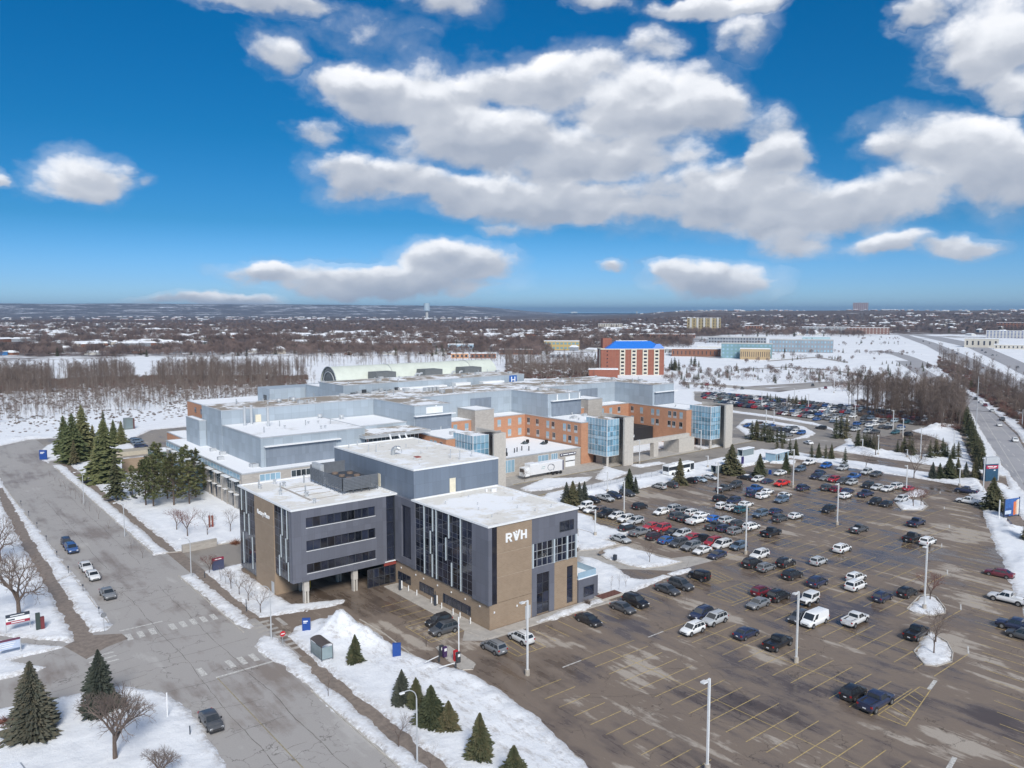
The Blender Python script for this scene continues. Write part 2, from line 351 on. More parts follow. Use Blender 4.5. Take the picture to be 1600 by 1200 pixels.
ROOFSNOW = m_roof('snowy_roof', (.66,.66,.66), (.30,.26,.21), .36)
CHROME = mat('bright_metal', (.7,.7,.72), .25, .9, .03)
# ------------------------------------------------------------------ ground
def P_(*q): return [G(*v) for v in q]
def lattice(ix, iy, seed):
    n = (ix.astype(np.int64)*374761393 + iy.astype(np.int64)*668265263 + seed*1442695041) & 0xffffffff
    n = ((n ^ (n >> 13))*1274126177) & 0xffffffff
    return ((n ^ (n >> 16)) & 0xffff)/65535.0
def vnoise(x, y, seed=0):
    ix = np.floor(x); iy = np.floor(y); fx = x-ix; fy = y-iy; fx = fx*fx*(3-2*fx); fy = fy*fy*(3-2*fy)
    a = lattice(ix, iy, seed); b = lattice(ix+1, iy, seed); c_ = lattice(ix, iy+1, seed); d = lattice(ix+1, iy+1, seed)
    return (a*(1-fx)+b*fx)*(1-fy)+(c_*(1-fx)+d*fx)*fy
def fbm2(x, y, s, o=4, seed=0):
    r = 0; a = .5; t = 0
    for k in range(o): r = r+a*vnoise(x/s, y/s, seed+k*17); t += a; a *= .55; s *= .5
    return r/t
def sdpoly(X, Y, poly):
    """signed distance, positive inside"""
    d = np.full(X.shape, 1e9); ins = np.zeros(X.shape, bool); n = len(poly)
    for i in range(n):
        x0, y0 = poly[i]; x1, y1 = poly[(i+1) % n]; ex, ey = x1-x0, y1-y0; L2 = ex*ex+ey*ey+1e-9
        t = np.clip(((X-x0)*ex+(Y-y0)*ey)/L2, 0, 1); d = np.minimum(d, (X-x0-t*ex)**2+(Y-y0-t*ey)**2)
        c_ = (y0 > Y) != (y1 > Y)
        if abs(ey) > 1e-9: ins ^= c_ & (X < ex*(Y-y0)/ey+x0)
    d = np.sqrt(d); return np.where(ins, d, -d)
PAVE, SNOWY = -1, 1
rect = lambda x0, x1, y0, y1: [(x0,y0),(x1,y0),(x1,y1),(x0,y1)]
def Ys(x): return 44.5+(x-143)*.47            # snow edge on the car park's far side
CSG = [
 (PAVE, [(27.5,20),(41.5,20),(41.8,100),(42.2,106),(42.5,120),(41.5,150),(41.3,290),(40,305),(44,330)]+P_((98,684),(45,687),(0,697),(-90,712),(-90,790))[0:4]+P_((-90,775),(0,746))+[(25.3,262),(26.3,135),(23,130),(12,130)]+P_((75,1043),(0,1063),(-80,1085),(-80,1130),(0,1107),(87,1090),(186,1072),(240,1077),(285,1100),(318,1141),(340,1180))),
 # pavements (wet, cleared)
 (PAVE, rect(44.15,45.95,-10,300)), (PAVE, [(20.6,130),(23.0,130),(23.6,200),(24.6,262),(22.8,262),(21.3,200)]),
 (PAVE, P_((-20,990),(110,1005),(135,990),(165,985),(190,990),(200,1000),(135,1030),(100,1010),(-20,1000))),
 (PAVE, [(18,175),(23,176),(23,177.4),(10,176)]), (PAVE, [(23,163),(26,166),(26,167),(23,164.2)]),
 # drives
 (PAVE, [(41,105),(46.5,106),(50,110),(55,117),(58,117),(58,150),(90,150),(91.5,95),(118,95),(118,90),(240,90),(240,148),(133,148),(133,135),(128,128),(106,128),(100,95),(72,95),(72,124),(52,124.3),(53,121),(46,123.2),(41,125)]),
 (PAVE, [(38,153),(100,151),(100,168),(66,168),(39,169.5)]),
 (PAVE, P_((562,968),(600,990),(640,1021),(684,1045),(737,1065),(771,1096),(835,1134),(905,1186),(980,1240))+[(95,22),(143,44.5),(218.7,80),(232,88),(230,99),(236,121),(240,146),(232,148),(133,148),(133,110),(100,95),(66,118),(58,120)]),
 (PAVE, [(91,152.5),(133,152.5),(140,160),(252,164),(252,86),(245,82),(264,90),(265,150),(275,172),(300,172),(300,190),(240,188),(91,187)]),
 (PAVE, P_((1140,644),(1200,652),(1275,665),(1300,672),(1318,683),(1322,692),(1300,703),(1262,708),(1190,702),(1150,690),(1130,660))),
 (SNOWY, P_((1163,655),(1200,657),(1255,666),(1275,677),(1262,684),(1212,691),(1168,682),(1150,668))),
 (PAVE, P_((1170,660),(1205,662),(1248,670),(1258,679),(1236,687),(1175,673),(1156,664))),
 (PAVE, P_((1085,626),(1140,641),(1200,648.5),(1275,661),(1309,672),(1326,681),(1335,694),(1370,703),(1440,711),(1478,701),(1480,692),(1455,682),(1424,673),(1475,663),(1440,650),(1400,642),(1350,636),(1305,632),(1255,626),(1200,619),(1150,615),(1085,612))),
 (PAVE, [(171,34),(200,46),(248,68),(300,94),(356,117),(420,148),(488,184),(560,223),(700,300),(700,316),(540,232),(470,187),(420,160),(354,130),(280,96),(248,80),(200,58),(165,42)]),
 (PAVE, [(205,64),(262,95),(262,97),(300,112),(420,168),(420,170),(300,114.5),(250,92),(203,67)]),
 (PAVE, P_((235,672),(280,668),(330,664),(330,690),(290,691),(262,701),(240,712),(225,713),(75,727),(78,720),(222,706),(200,690))),
 (PAVE, rect(57.5,72.2,96,150)), (PAVE, rect(52,72,124.2,150)), (PAVE, [(62,92),(100,92),(100,97),(62,97)]),
 # snow islands
 (SNOWY, [(41.9,121.5),(43.5,119),(43.7,122),(43.7,151),(41.9,149)]),
 (SNOWY, [(46.3,124.5),(50,122.6),(54,121.3),(58,120.4),(60,120.6),(60.3,122.2),(57,123.8),(52.5,125.0),(51,129),(50.5,152),(46.6,151.5)]),
 (SNOWY, P_((395,1010),(412,992),(432,996),(460,1020),(485,1044),(462,1050),(440,1040),(415,1025))),
 (SNOWY, [(41.9,95),(43.6,95.8),(43.6,20),(41.9,20)]),
 (SNOWY, [(46.3,20),(46.3,113),(49,115.8),(53,116.6),(56.5,114.5),(57.2,108),(56.8,101),(57.8,96.2),(59.2,91),(60.6,86.5),(61.4,80),(60.5,70),(58,58),(56,45),(55,20)]),
 (SNOWY, [(91,118.6),(132,118.6),(129.5,124),(128,148),(132,152.4),(91,152.4)]),
 (SNOWY, P_((904,828),(918,832),(966,850),(940,857),(905,860))),
 (SNOWY, P_((934,864),(945,860),(974,853),(1000,861),(1064,878),(1040,884),(1007,888),(985,884),(950,874))),
 (SNOWY, P_((905,869),(925,872),(960,884),(975,895),(985,903),(1010,905),(1035,898),(1050,900),(1022,912),(990,925),(965,931),(950,934),(930,925),(905,915))),
 (SNOWY, P_((1040,897),(1078,886),(1082,890),(1056,900))),
 (SNOWY, P_((835,972),(900,945),(950,930),(955,936),(890,962),(842,974))),
 (SNOWY, P_((1419,952),(1437,932),(1452,930),(1462,934),(1475,951),(1476,957),(1455,961),(1432,958))),
 (SNOWY, P_((1440,1000),(1455,990),(1478,1004),(1487,1020),(1485,1033),(1462,1040),(1446,1038),(1430,1020))),
 (SNOWY, P_((1398,783),(1415,779),(1440,783),(1448,791),(1440,797),(1410,796))),
 (SNOWY, P_((1412,772),(1430,764),(1443,766),(1448,771),(1435,776),(1415,777))),
 (SNOWY, [(112,148),(240,148),(247,140),(252,158),(236,162.5),(170,159.3),(133,157.5),(112,154)]),
 (SNOWY, P_((812,763),(850,748),(925,745),(918,752),(860,765),(830,768))),
 (SNOWY, P_((930,748),(945,728),(960,733),(985,738),(948,752))), (SNOWY, P_((1208,716),(1245,719),(1240,726),(1200,724))),
 (SNOWY, P_((1196,707),(1210,703),(1208,709))), (SNOWY, P_((1075,695),(1100,690),(1130,697),(1100,702))), (SNOWY, P_((985,727),(1030,721),(1040,724),(1000,731))),
]
def grid_axis(segs):
    out = []
    for a, b, st in segs: out += list(np.arange(a, b, st))
    return np.array(out+[segs[-1][1]])
NX0, NX1, NY0, NY1 = -70.0, 430.0, 14.0, 400.0
def near_ground():
    xs = grid_axis([(NX0, 0, 1.0), (0, 125, .5), (125, 250, .85), (250, NX1, 1.3)]); ys = grid_axis([(NY0, 170, .5), (170, 260, .9), (260, NY1, 1.5)])
    X, Y = np.meshgrid(xs, ys, indexing='ij'); shp = X.shape; s = np.full(shp, 60.0)
    for kind, poly in CSG:
        px = [p[0] for p in poly]; py = [p[1] for p in poly]
        i0, i1 = np.searchsorted(xs, min(px)-4), np.searchsorted(xs, max(px)+4); j0, j1 = np.searchsorted(ys, min(py)-4), np.searchsorted(ys, max(py)+4)
        if i1 <= i0 or j1 <= j0: continue
        d = sdpoly(X[i0:i1, j0:j1], Y[i0:i1, j0:j1], poly); v = s[i0:i1, j0:j1]
        s[i0:i1, j0:j1] = np.minimum(v, -d) if kind == PAVE else np.maximum(v, d)
    wob = (fbm2(X, Y, 1.6, 3, 5)-.5)*1.1+(fbm2(X, Y, 6, 2, 9)-.5)*.7
    s = s+wob*np.clip(1-np.abs(s)/2.5, 0, 1)
    n1 = fbm2(X, Y, 2.6, 4, 21); n2 = fbm2(X, Y, 14, 3, 33); n3 = fbm2(X, Y, .9, 2, 44)
    h = np.where(s > 0, np.clip(s*.6, 0, .14)+np.clip(s/1.2, 0, 1)*((n1-.45)*.26+(n3-.5)*.09)+np.exp(-((s-1.0)/.7)**2)*np.clip(n1-.3, 0, 1)*.38+np.clip(s/3, 0, 1)*(n2-.4)*.3, np.maximum(s*.35, -.3))
    h = np.where(s > .25, np.maximum(h, .03), h)
    def pile(cx, cy, rx, ry, hh, rot=0.0):
        c_, s_ = math.cos(rot), math.sin(rot); dx = (X-cx)*c_+(Y-cy)*s_; dy = -(X-cx)*s_+(Y-cy)*c_
        r = (dx/rx)**2+(dy/ry)**2
        return hh*np.exp(-r*1.7)*(0.55+.8*n1+.28*(n3-.5))*np.clip(s/1.5, 0, 1)
    for a in [(53.6,110,2.9,4.2,3.1),(55.6,104.5,2.2,4.5,1.5,.2),(58,98,2.0,6,.7),(59.8,86,1.6,9,.4),(59,72,2.0,8,.3),(50,107,3,5,.5),
              (222,146,7,4,1.6),(236,112,4,9,.9),(214,152,7,4,.9),(246,90,8,5,1.3,.5),(236,84,8,4,1.2,.5),(228,81,5,4,.9),(218,74,6,4,.8),(200,66,8,3,.8,.4),(175,55,8,3,.7,.4),(150,44,8,3,.6,.4),(300,142,12,10,1.8),(275,139,9,8,1.2),(352,150,14,10,1.6),(134,50,3,2,.3),(170,155,9,3,.8),(148,154,8,2.5,.7),(40,360,10,8,.8),(118,372,12,9,1.6)]:
        h = h+pile(*a)
    idx = np.arange(shp[0]*shp[1]).reshape(shp)
    keep = np.maximum.reduce([s[:-1,:-1], s[1:,:-1], s[:-1,1:], s[1:,1:]]) > -.9
    xm = (X[:-1,:-1]+X[1:,1:])/2; ym = (Y[:-1,:-1]+Y[1:,1:])/2; brg = np.arctan2(xm, ym)-YAW
    keep &= (np.abs(brg) < math.radians(46))
    q = np.stack([idx[:-1,:-1], idx[1:,:-1], idx[1:,1:], idx[:-1,1:]], -1)[keep]
    used = np.unique(q); remap = np.full(shp[0]*shp[1], -1, np.int64); remap[used] = np.arange(len(used))
    V = np.stack([X.ravel(), Y.ravel(), h.ravel()], 1)[used]; q = remap[q]
    me = bpy.data.meshes.new("snow_ground"); me.vertices.add(len(V)); me.vertices.foreach_set('co', V.ravel())
    me.loops.add(q.size); me.loops.foreach_set('vertex_index', q.ravel().astype(np.int32)); me.polygons.add(len(q))
    me.polygons.foreach_set('loop_start', np.arange(0, q.size, 4, dtype=np.int32)); me.polygons.foreach_set('use_smooth', np.ones(len(q), bool))
    ea = me.attributes.new('edge', 'FLOAT', 'POINT'); ea.data.foreach_set('value', np.clip(np.exp(-np.maximum(s, 0)/.7)*1.25, 0, 1).ravel()[used].astype(np.float32))
    me.materials.append(SNOW); me.materials.append(PILE); me.update(calc_edges=True)
    cen = V[q].mean(1); z = cen[:, 2]; me.polygons.foreach_set('material_index', ((z > .75) | (np.abs(cen[:, 0]-56) < 7) & (cen[:, 1] > 60) & (cen[:, 1] < 118) & (cen[:, 0] > 52)).astype(np.int32))
    o = link("snow_ground", me); tag(o, kind='structure')
    return xs, ys, h
XS, YSG, HG = near_ground()
def gz(x, y):
    """height of the snow surface, or of the paving where that is higher"""
    if not (NX0 < x < NX1 and NY0 < y < NY1): return 0.0
    i = int(np.clip(np.searchsorted(XS, x), 0, len(XS)-1)); j = int(np.clip(np.searchsorted(YSG, y), 0, len(YSG)-1))
    return max(0.0, float(HG[i, j]))

def sheet(name, poly, z, m, kind='structure'):
    mb = MB(); mb.add([(x, y, z) for x, y in poly], [tuple(range(len(poly)))]); me = mb.mesh(name, m)
    if me.polygons[0].normal.z < 0: me.flip_normals()
    return tag(link(name, me), kind=kind)
sheet("road", rect(NX0, 45.2, NY0, NY1), 0, STREET); sheet("car_park_asphalt", rect(45.2, NX1, NY0, 150.0), 0, LOT); sheet("drive_asphalt", rect(45.2, NX1, 150.0, NY1), 0, m_asphalt('drive_asphalt', (.19,.165,.145), (.28,.255,.23), (.40,.375,.35), .5, .7, False, 12.0))
sheet("arterial_road", [(166,40),(200,47),(248,69),(300,95),(356,118),(420,149),(488,185),(560,224),(700,302),(700,316),(540,232),(470,187),(420,160),(354,130),(280,96),(248,80),(200,58)], .006, HWY)
sheet("pavement", rect(43.8,46.4,14,105), .006, WALK); sheet("pavement", rect(43.8,46.4,123.5,300), .006, WALK)
sheet("pavement", [(20.4,130),(23.1,130),(23.7,200),(24.8,262),(22.6,262),(21.1,200)], .006, WALK)
sheet("bus_stop_pad", rect(41.9,43.8,95.4,100.8), .012, CONC)
sheet("corner_pavement", P_((100,1010),(135,993),(190,990),(200,998),(165,1012),(135,1030)), .014, WALK)
sheet("plaza_paving", [(91.2,99),(106,99),(109,104),(117,96),(129,95),(127,100),(118,103),(112,108),(117,113),(126,118),(124,121),(108,115.5),(100,114),(91.2,116)], .006, CONC)
sheet("building_pavement", [(66.5,95),(69.5,92.5),(91,92.5),(96,92),(96,95.2),(72.0,95.3),(72.0,123.5),(69.0,123.5),(69.0,98)], .03, CONC)
sheet("hospital_paving", [(92,173.5),(136,173.5),(262,176.5),(262,186),(92,186)], .006, CONC)
sheet("arterial_pavement", [(205,64),(262,95),(262,97),(300,112.5),(420,168.5),(420,170),(300,114),(250,92),(203,66.5)], .008, WALK)

def curb(name, pts, closed=False, w=.16, h=.13):
    mb = MB(); n = len(pts); segs = [(pts[i], pts[(i+1) % n]) for i in range(n if closed else n-1)]
    for a, b in segs:
        dx, dy = b[0]-a[0], b[1]-a[1]; L = math.hypot(dx, dy)
        if L < .01: continue
        nx, ny = -dy/L*w/2, dx/L*w/2; ex, ey = dx/L*w*.45, dy/L*w*.45
        mb.prism([(a[0]+nx-ex, a[1]+ny-ey), (a[0]-nx-ex, a[1]-ny-ey), (b[0]-nx+ex, b[1]-ny+ey), (b[0]+nx+ex, b[1]+ny+ey)], -.05, h, bottom=False)
    return mb.build(name, CURB, kind='structure')
curb("street_curb", [(41.75,20),(41.75,94.5)]); curb("street_curb", [(41.6,119),(41.5,153)]); curb("street_curb", [(41.3,170),(41.2,285)]); curb("street_curb", [(26.0,135),(25.2,262)])
curb("lawn_curb", [(42.5,169.6),(46,168.4),(67,167.8)], w=.35); curb("drive_curb", [(50.8,151.8),(46.4,152)], w=.25)
curb("car_park_curb", P_((562,968),(600,990),(640,1021),(684,1045),(737,1065),(771,1096),(835,1134),(905,1186)), h=.1)
curb("kerb_line", [(69.0,123),(69.0,97.5),(69.8,93),(90.8,92.3),(97,92)], h=.1)
for k, q in enumerate([((1417,952),(1437,931),(1452,929),(1463,933),(1477,951),(1477,958),(1456,962.5),(1431,959)), ((1455,989),(1480,1003),(1489,1020),(1487,1034),(1463,1041.5),(1445,1039),(1428,1018)), ((1396,783),(1415,778),(1441,782),(1450,791),(1441,798),(1409,797)), ((933,864),(945,859.5),(974,852),(1000,860),(1066,878),(1040,885),(1006,889),(985,885),(949,875)), ((903,827),(918,831),(968,850),(940,858),(904,861))]):
    curb("island_curb", P_(*q), True)
curb("hospital_curb", [(140,174.2),(262,176)], w=.3); curb("drive_curb", [(133,158.2),(170,160.2),(236,163.4)], w=.25)

# ---- painted markings
def lines(name, segs, m, w=.11, z=.014):
    mb = MB()
    for x0, y0, x1, y1 in segs:
        dx, dy = x1-x0, y1-y0; L = math.hypot(dx, dy); nx, ny = -dy/L*w/2, dx/L*w/2
        mb.quad((x0+nx,y0+ny,z),(x0-nx,y0-ny,z),(x1-nx,y1-ny,z),(x1+nx,y1+ny,z))
    return mb.build(name, m, kind='structure')
SP = 2.76
for k in range(9):
    cx = 81.5+17.22*k; y1 = [78.8, 78.2, 78.0, 119, 125.5, 125.5, 125.5, 125.5, 125.5][k]; y0 = max(24, Ys(cx)+11.5) if k else 28
    if k == 1: y0 = 44.7
    segs = []; y = y1
    while y > y0: segs.append((cx-5.55, y, cx+5.55, y)); y -= SP
    lines("parking_lines", segs, YEL); lines("parking_lines", [(cx, y+SP, cx, y1)], YEL, .1, .018)
    lines("stop_bars", [(cx-9.2, y1, cx-5.6, y1)] if k < 2 else [(cx+5.7, y+SP, cx+8.6, y+SP+1.2)], WHT, .22, .018)
lines("parking_lines", [(64.4, y, 69.8, y) for y in np.arange(76.3, 30, -SP)], YEL)
lines("parking_lines", [(x, 86.0, x, 91.6) for x in np.arange(77.5, 92, SP)], YEL); lines("parking_lines", [(x, 86.2, x, 91.4) for x in np.arange(94, 120, SP)], YEL)
lines("parking_lines", [(x, Ys(x)+2.2, x+.1, Ys(x)+8.4) for x in np.arange(86, 218, 2.9)], YEL)
lines("parking_lines", [(x, 141.5, x, 147) for x in np.arange(139, 238, SP)], YEL)
lines("parking_lines", [(63.6, y, 69.0, y) for y in np.arange(98, 117, 2.8)], YEL)
def hatch(p, q, n, m=YEL):
    """hatched triangle or quad between two polylines of two points each"""
    (a, b), (c_, d) = p, q; segs = [(*a, *b), (*c_, *d), (*a, *c_), (*b, *d)]
    for i in range(1, n):
        t = i/n; segs.append((a[0]+(b[0]-a[0])*t, a[1]+(b[1]-a[1])*t, c_[0]+(d[0]-c_[0])*max(0, t-.08), c_[1]+(d[1]-c_[1])*max(0, t-.08)))
    lines("hatching", segs, m, .12, .022)
hatch(((94,44.6),(105.7,44.7)), ((94,41.2),(105.8,43.4)), 7); lines("stop_bars", [(105.8,43.6,109.2,44.2)], WHT, .5, .026)
hatch(((78,34.6),(87,34.6)), ((76,31.5),(87.3,33.6)), 7); lines("stop_bars", [(87.6,33.9,91.6,34.6)], WHT, .5, .026)
hatch(((111.5,83.8),(122,83.6)), ((111.6,78.8),(122.2,78.8)), 7); hatch(((129.2,135.5),(137.2,138.8)), ((129.6,124),(138,124)), 2)
hatch(((67,97.5),(67,105)), ((62.5,97.5),(62.5,105)), 5); hatch(((131,138.6),(131,124.5)), ((136.5,138.6),(136.5,124.5)), 13); hatch(((117.5,91.4),(123.5,91.6)), ((117.5,86.4),(122,86)), 5)
hatch(((69.6,90.5),(75,90.5)), ((69.6,85.5),(75,85.5)), 4)
lines("crosswalk_stripes", [(x, 126.9, x+.1, 129.6) for x in (27.2,28.9,30.6,33.6,35.2,36.8,38.4,40.0)], WHT, .85)
lines("crosswalk_stripes", [(x, 107.8, x, 110.6) for x in (32.2,36.2,37.9,39.6,41.2)], WHT, .8); lines("stop_bars", [(33.2,106.2,41.2,106.2),(26.6,131.6,33,131.6)], WHT, .4)
lines("crosswalk_stripes", [(20.6, y, 24.2, y+.2) for y in (120.6,122.2,123.8)], WHT, .5); lines("crosswalk_stripes", [(43.4, y, 46.6, y) for y in (108.5,110.3,112.1,113.9,115.7,117.5,119.3,121.1)], CONC, .8)
lines("stop_bars", [(48.0,117.6,48.0,121.4)], CONC, .7); lines("centre_line", [(33.3,106,33.9,30)], m_paint('faded_yellow_paint', (.42,.36,.22), .6), .16)
lines("lane_lines", [(a, b, a+dx, b+dy) for a, b, dx, dy in [(200+i*9, 53.5+i*4.62, 4.6, 2.35) for i in range(40)]]+[(205+i*9, 50.2+i*4.62, 209.6+i*9, 52.55+i*4.62) for i in range(36)], WHT, .28, .012)
lines("lane_lines", [(230,70.6,420,155.8),(262,76,420,152.2)], WHT, .22, .012)
lines("crosswalk_stripes", [(138+i*.9, 163.5, 138+i*.9, 168) for i in range(1)]+[(170.5, y, 176, y+.3) for y in (164.5,166,167.5,169,170.5,172)], WHT, .5)
lines("yellow_curb_line", [(140,174.0,262,175.8),(133,158.6,150,161)], YEL, .3, .14)

# ---- terrain to the horizon
def terrain():
    brs = np.radians(np.arange(-52, 52.1, .4)); rs = np.concatenate([np.geomspace(8, 420, 26), np.geomspace(440, 6000, 90)[0:], np.geomspace(6200, 28000, 60)])
    B, R_ = np.meshgrid(brs, rs, indexing='ij'); X = R_*np.sin(B+YAW); Y = R_*np.cos(B+YAW); pxb = 800+F*np.tan(np.clip(B, -1.2, 1.2))
    z = np.full(X.shape, -.32); near = (X > NX0-4) & (X < NX1+4) & (Y > NY0-4) & (Y < NY1+4)
    z = np.where(near, -.6, .05)
    # right-hand ridge, from about 2.5 km, and the blue hills across the bay on the left
    def ss(a, b, v): t = np.clip((v-a)/(b-a), 0, 1); return t*t*(3-2*t)
    rd = ss(900, 1100, pxb); n = fbm2(X, Y, 1800, 4, 3); n2 = fbm2(X, Y, 500, 3, 8)
    z = z+rd*ss(2300, 5600, R_)*(44+10*n+4*n2)*np.clip(1-ss(7000, 12000, R_), 0, 1)
    lf = 1-ss(700, 900, pxb); z = z+lf*ss(8500, 13500, R_)*(115+55*n*1.0-8+ (pxb<0)*0 + 22*(1-ss(300, 720, pxb)))*(1-.0*R_)
    lf2 = ss(-3000, 400, pxb); z = z+(1-rd)*lf2*0
    z = z+(ss(1500, 3500, R_))*(n2-.5)*5*(1-ss(880, 960, pxb)*(1-ss(960, 1040, pxb)))
    V = np.stack([X.ravel(), Y.ravel(), z.ravel()], 1); idx = np.arange(X.size).reshape(X.shape)
    q = np.stack([idx[:-1,:-1], idx[:-1,1:], idx[1:,1:], idx[1:,:-1]], -1).reshape(-1, 4)[:, ::-1]
    me = bpy.data.meshes.new("terrain"); me.from_pydata(V.tolist(), [], q.tolist()); me.polygons.foreach_set('use_smooth', [True]*len(q))
    if me.polygons[0].normal.z < 0: me.flip_normals()
    m, nn, l, b = newmat('snowy_countryside'); src = ncoord(nn)
    a = nnoise(nn, l, src, .012, 6, .72); c_ = nnoise(nn, l, src, .0022, 5, .62); d = nnoise(nn, l, src, .05, 5, .75)
    ln = nn.new('ShaderNodeVectorMath'); ln.operation = 'LENGTH'; l.new(src, ln.inputs[0])
    snow = nramp(nn, l, d, [(.3, (.70,.73,.78)), (.7, (.85,.87,.90))])
    wood = nramp(nn, l, d, [(.3, (.075,.056,.05)), (.5, (.125,.095,.085)), (.75, (.19,.155,.145))])
    wf = nmath(nn, l, 'ADD', nmath(nn, l, 'MULTIPLY', a, .5), nmath(nn, l, 'MULTIPLY', c_, .5))
    dr = nn.new('ShaderNodeVectorMath'); dr.operation = 'DOT_PRODUCT'; l.new(src, dr.inputs[0]); dr.inputs[1].default_value = tuple(RT)
    df = nn.new('ShaderNodeVectorMath'); df.operation = 'DOT_PRODUCT'; l.new(src, df.inputs[0]); df.inputs[1].default_value = (math.sin(YAW), math.cos(YAW), 0)
    lat = nval(nn, l, nmath(nn, l, 'DIVIDE', dr.outputs['Value'], df.outputs['Value']), .08, .30, 1.0, .50)
    dist = nval(nn, l, nmath(nn, l, 'MULTIPLY', ln.outputs['Value'], lat), 560, 1150)
    thr = nmath(nn, l, 'ADD', wf, nmath(nn, l, 'MULTIPLY', nmath(nn, l, 'SUBTRACT', dist, .80), .36))
    thr = nmath(nn, l, 'SUBTRACT', thr, nval(nn, l, ln.outputs['Value'], 6000, 11000, 0, .055))
    f = nval(nn, l, thr, .42, .50)
    l.new(nmix(nn, l, f, snow, wood), b.inputs['Base Color']); b.inputs['Roughness'].default_value = .85; b.inputs['Specular IOR Level'].default_value = .1
    me.materials.append(m); tag(link("terrain", me), kind='structure')
terrain()
lake_m, _n, _l, _b = newmat('lake_water'); _b.inputs['Base Color'].default_value = (.16,.42,.62,1); _b.inputs['Roughness'].default_value = .25
_q = []
for br_, r_ in [(-3,13000),(-3,27500),(11.0,27500),(11.0,13000)]:
    a = math.radians(br_)+YAW; _q.append((r_*math.sin(a), r_*math.cos(a)))
sheet("lake", _q, 14.0, lake_m)

# far highways and roads
def strip(name, L_, R_, z, m):
    mb = MB()
    for i in range(len(L_)-1): mb.quad((*L_[i], z), (*R_[i], z), (*R_[i+1], z), (*L_[i+1], z))
    me = mb.mesh(name, m)
    if me.polygons[0].normal.z < 0: me.flip_normals()
    return tag(link(name, me), kind='structure')
hp = lambda x, y: G(1250+x/4.571, 460+y/4.571)
strip("highway", [hp(700,290),hp(900,365),hp(1100,475),hp(1380,610),hp(1640,735)], [hp(760,288),hp(960,345),hp(1170,430),hp(1500,590),hp(1800,735)], .16, HWY)
strip("highway", [hp(775,286),hp(900,310),hp(1200,380),hp(1450,500),hp(1620,590)], [hp(840,285),hp(1010,305),hp(1280,355),hp(1520,455),hp(1720,545)], .17, HWY)
strip("slip_road", [hp(500,405),hp(640,425),hp(760,470),hp(860,520)], [hp(560,400),hp(700,415),hp(830,455),hp(960,510)], .15, HWY)
fp = lambda x, y: G(900+x/4, 460+y/4)
strip("far_car_park", [fp(630,560),fp(740,620)], [fp(700,548),fp(1240,590)], .12, CONC); strip("far_road", [fp(1100,600),fp(1500,560),fp(1900,520)], [fp(1150,620),fp(1500,585),fp(1900,540)], .13, STREET)
strip("far_road", [fp(1200,415),fp(1500,390),fp(1700,420)], [fp(1200,420),fp(1500,397),fp(1700,430)], .14, STREET)
strip("far_road", [G(1085,612),G(1180,603),G(1300,596),G(1420,600)], [G(1085,616),G(1180,607),G(1300,600),G(1420,605)], .14, STREET)
strip("far_road", [fp(1000,470),fp(1300,452),fp(1600,470),fp(1900,520)], [fp(1000,474),fp(1300,457),fp(1600,478),fp(1900,530)], .14, STREET)
strip("far_road", [fp(560,372),fp(900,395),fp(1240,370)], [fp(560,376),fp(900,400),fp(1240,376)], .135, STREET)
strip("far_car_park", [fp(640,280),fp(900,283)], [fp(640,296),fp(900,300)], .14, HWY)

# bitumen-sealed cracks on the street
_cr = random.Random(4); mb = MB()
def crack(x0, y0, x1, y1, amp=.5, w=.05):
    n = max(4, int(math.hypot(x1-x0, y1-y0)/1.1)); pts = []; o = 0
    for i in range(n+1):
        t = i/n; o = o*.8+_cr.uniform(-amp, amp)*.35; dx, dy = x1-x0, y1-y0; L = math.hypot(dx, dy); pts.append((x0+dx*t-dy/L*o, y0+dy*t+dx/L*o))
    for a, b in zip(pts, pts[1:]):
        dx, dy = b[0]-a[0], b[1]-a[1]; L = math.hypot(dx, dy)+1e-6; ww = w*_cr.uniform(.5, 1.5); nx, ny = -dy/L*ww, dx/L*ww; ex, ey = dx*.06, dy*.06
        mb.quad((a[0]+nx-ex, a[1]+ny-ey, .016), (a[0]-nx-ex, a[1]-ny-ey, .016), (b[0]-nx+ex, b[1]-ny+ey, .016), (b[0]+nx+ex, b[1]+ny+ey, .016))
for x in (31.6, 37.4): crack(x, 52, x+_cr.uniform(-.6, .6), 108, .35, .022); crack(x, 108, x-.4, 150, .35, .02); crack(x+.3, 165, x, 240, .3, .02)
for k in range(12): y = 56+k*8.6+_cr.uniform(-2, 2); x0 = _cr.choice((27, 29, 33)); crack(x0, y, _cr.choice((36, 39, 41.3)), y+_cr.uniform(-3, 3), .5, .02)
for k in range(6): crack(8+k*3, 109+k*3.1, 26, 110+k*3.3, .5, .018)
for k in range(10): x = 66+_cr.uniform(0, 90); y = max(40, Ys(x)+12)+_cr.uniform(0, 50); crack(x, y, x+_cr.uniform(-25, 25), y+_cr.uniform(10, 25), .7, .02)
mb.build("sealed_cracks", mat('crack_sealant', (.10,.088,.08), .7), kind='structure')
strip("arterial_road", [(428,153.5),(488,184),(560,223),(660,282),(800,360)], [(428,168),(488,197),(560,236),(660,297),(800,378)][::1], .16, HWY)
lines("lane_lines", [(430+i*9, 158.5+i*4.9, 434.6+i*9, 161+i*4.9) for i in range(26)]+[(430+i*9, 163+i*4.95, 434.6+i*9, 165.5+i*4.95) for i in range(26)], WHT, .3, .17)
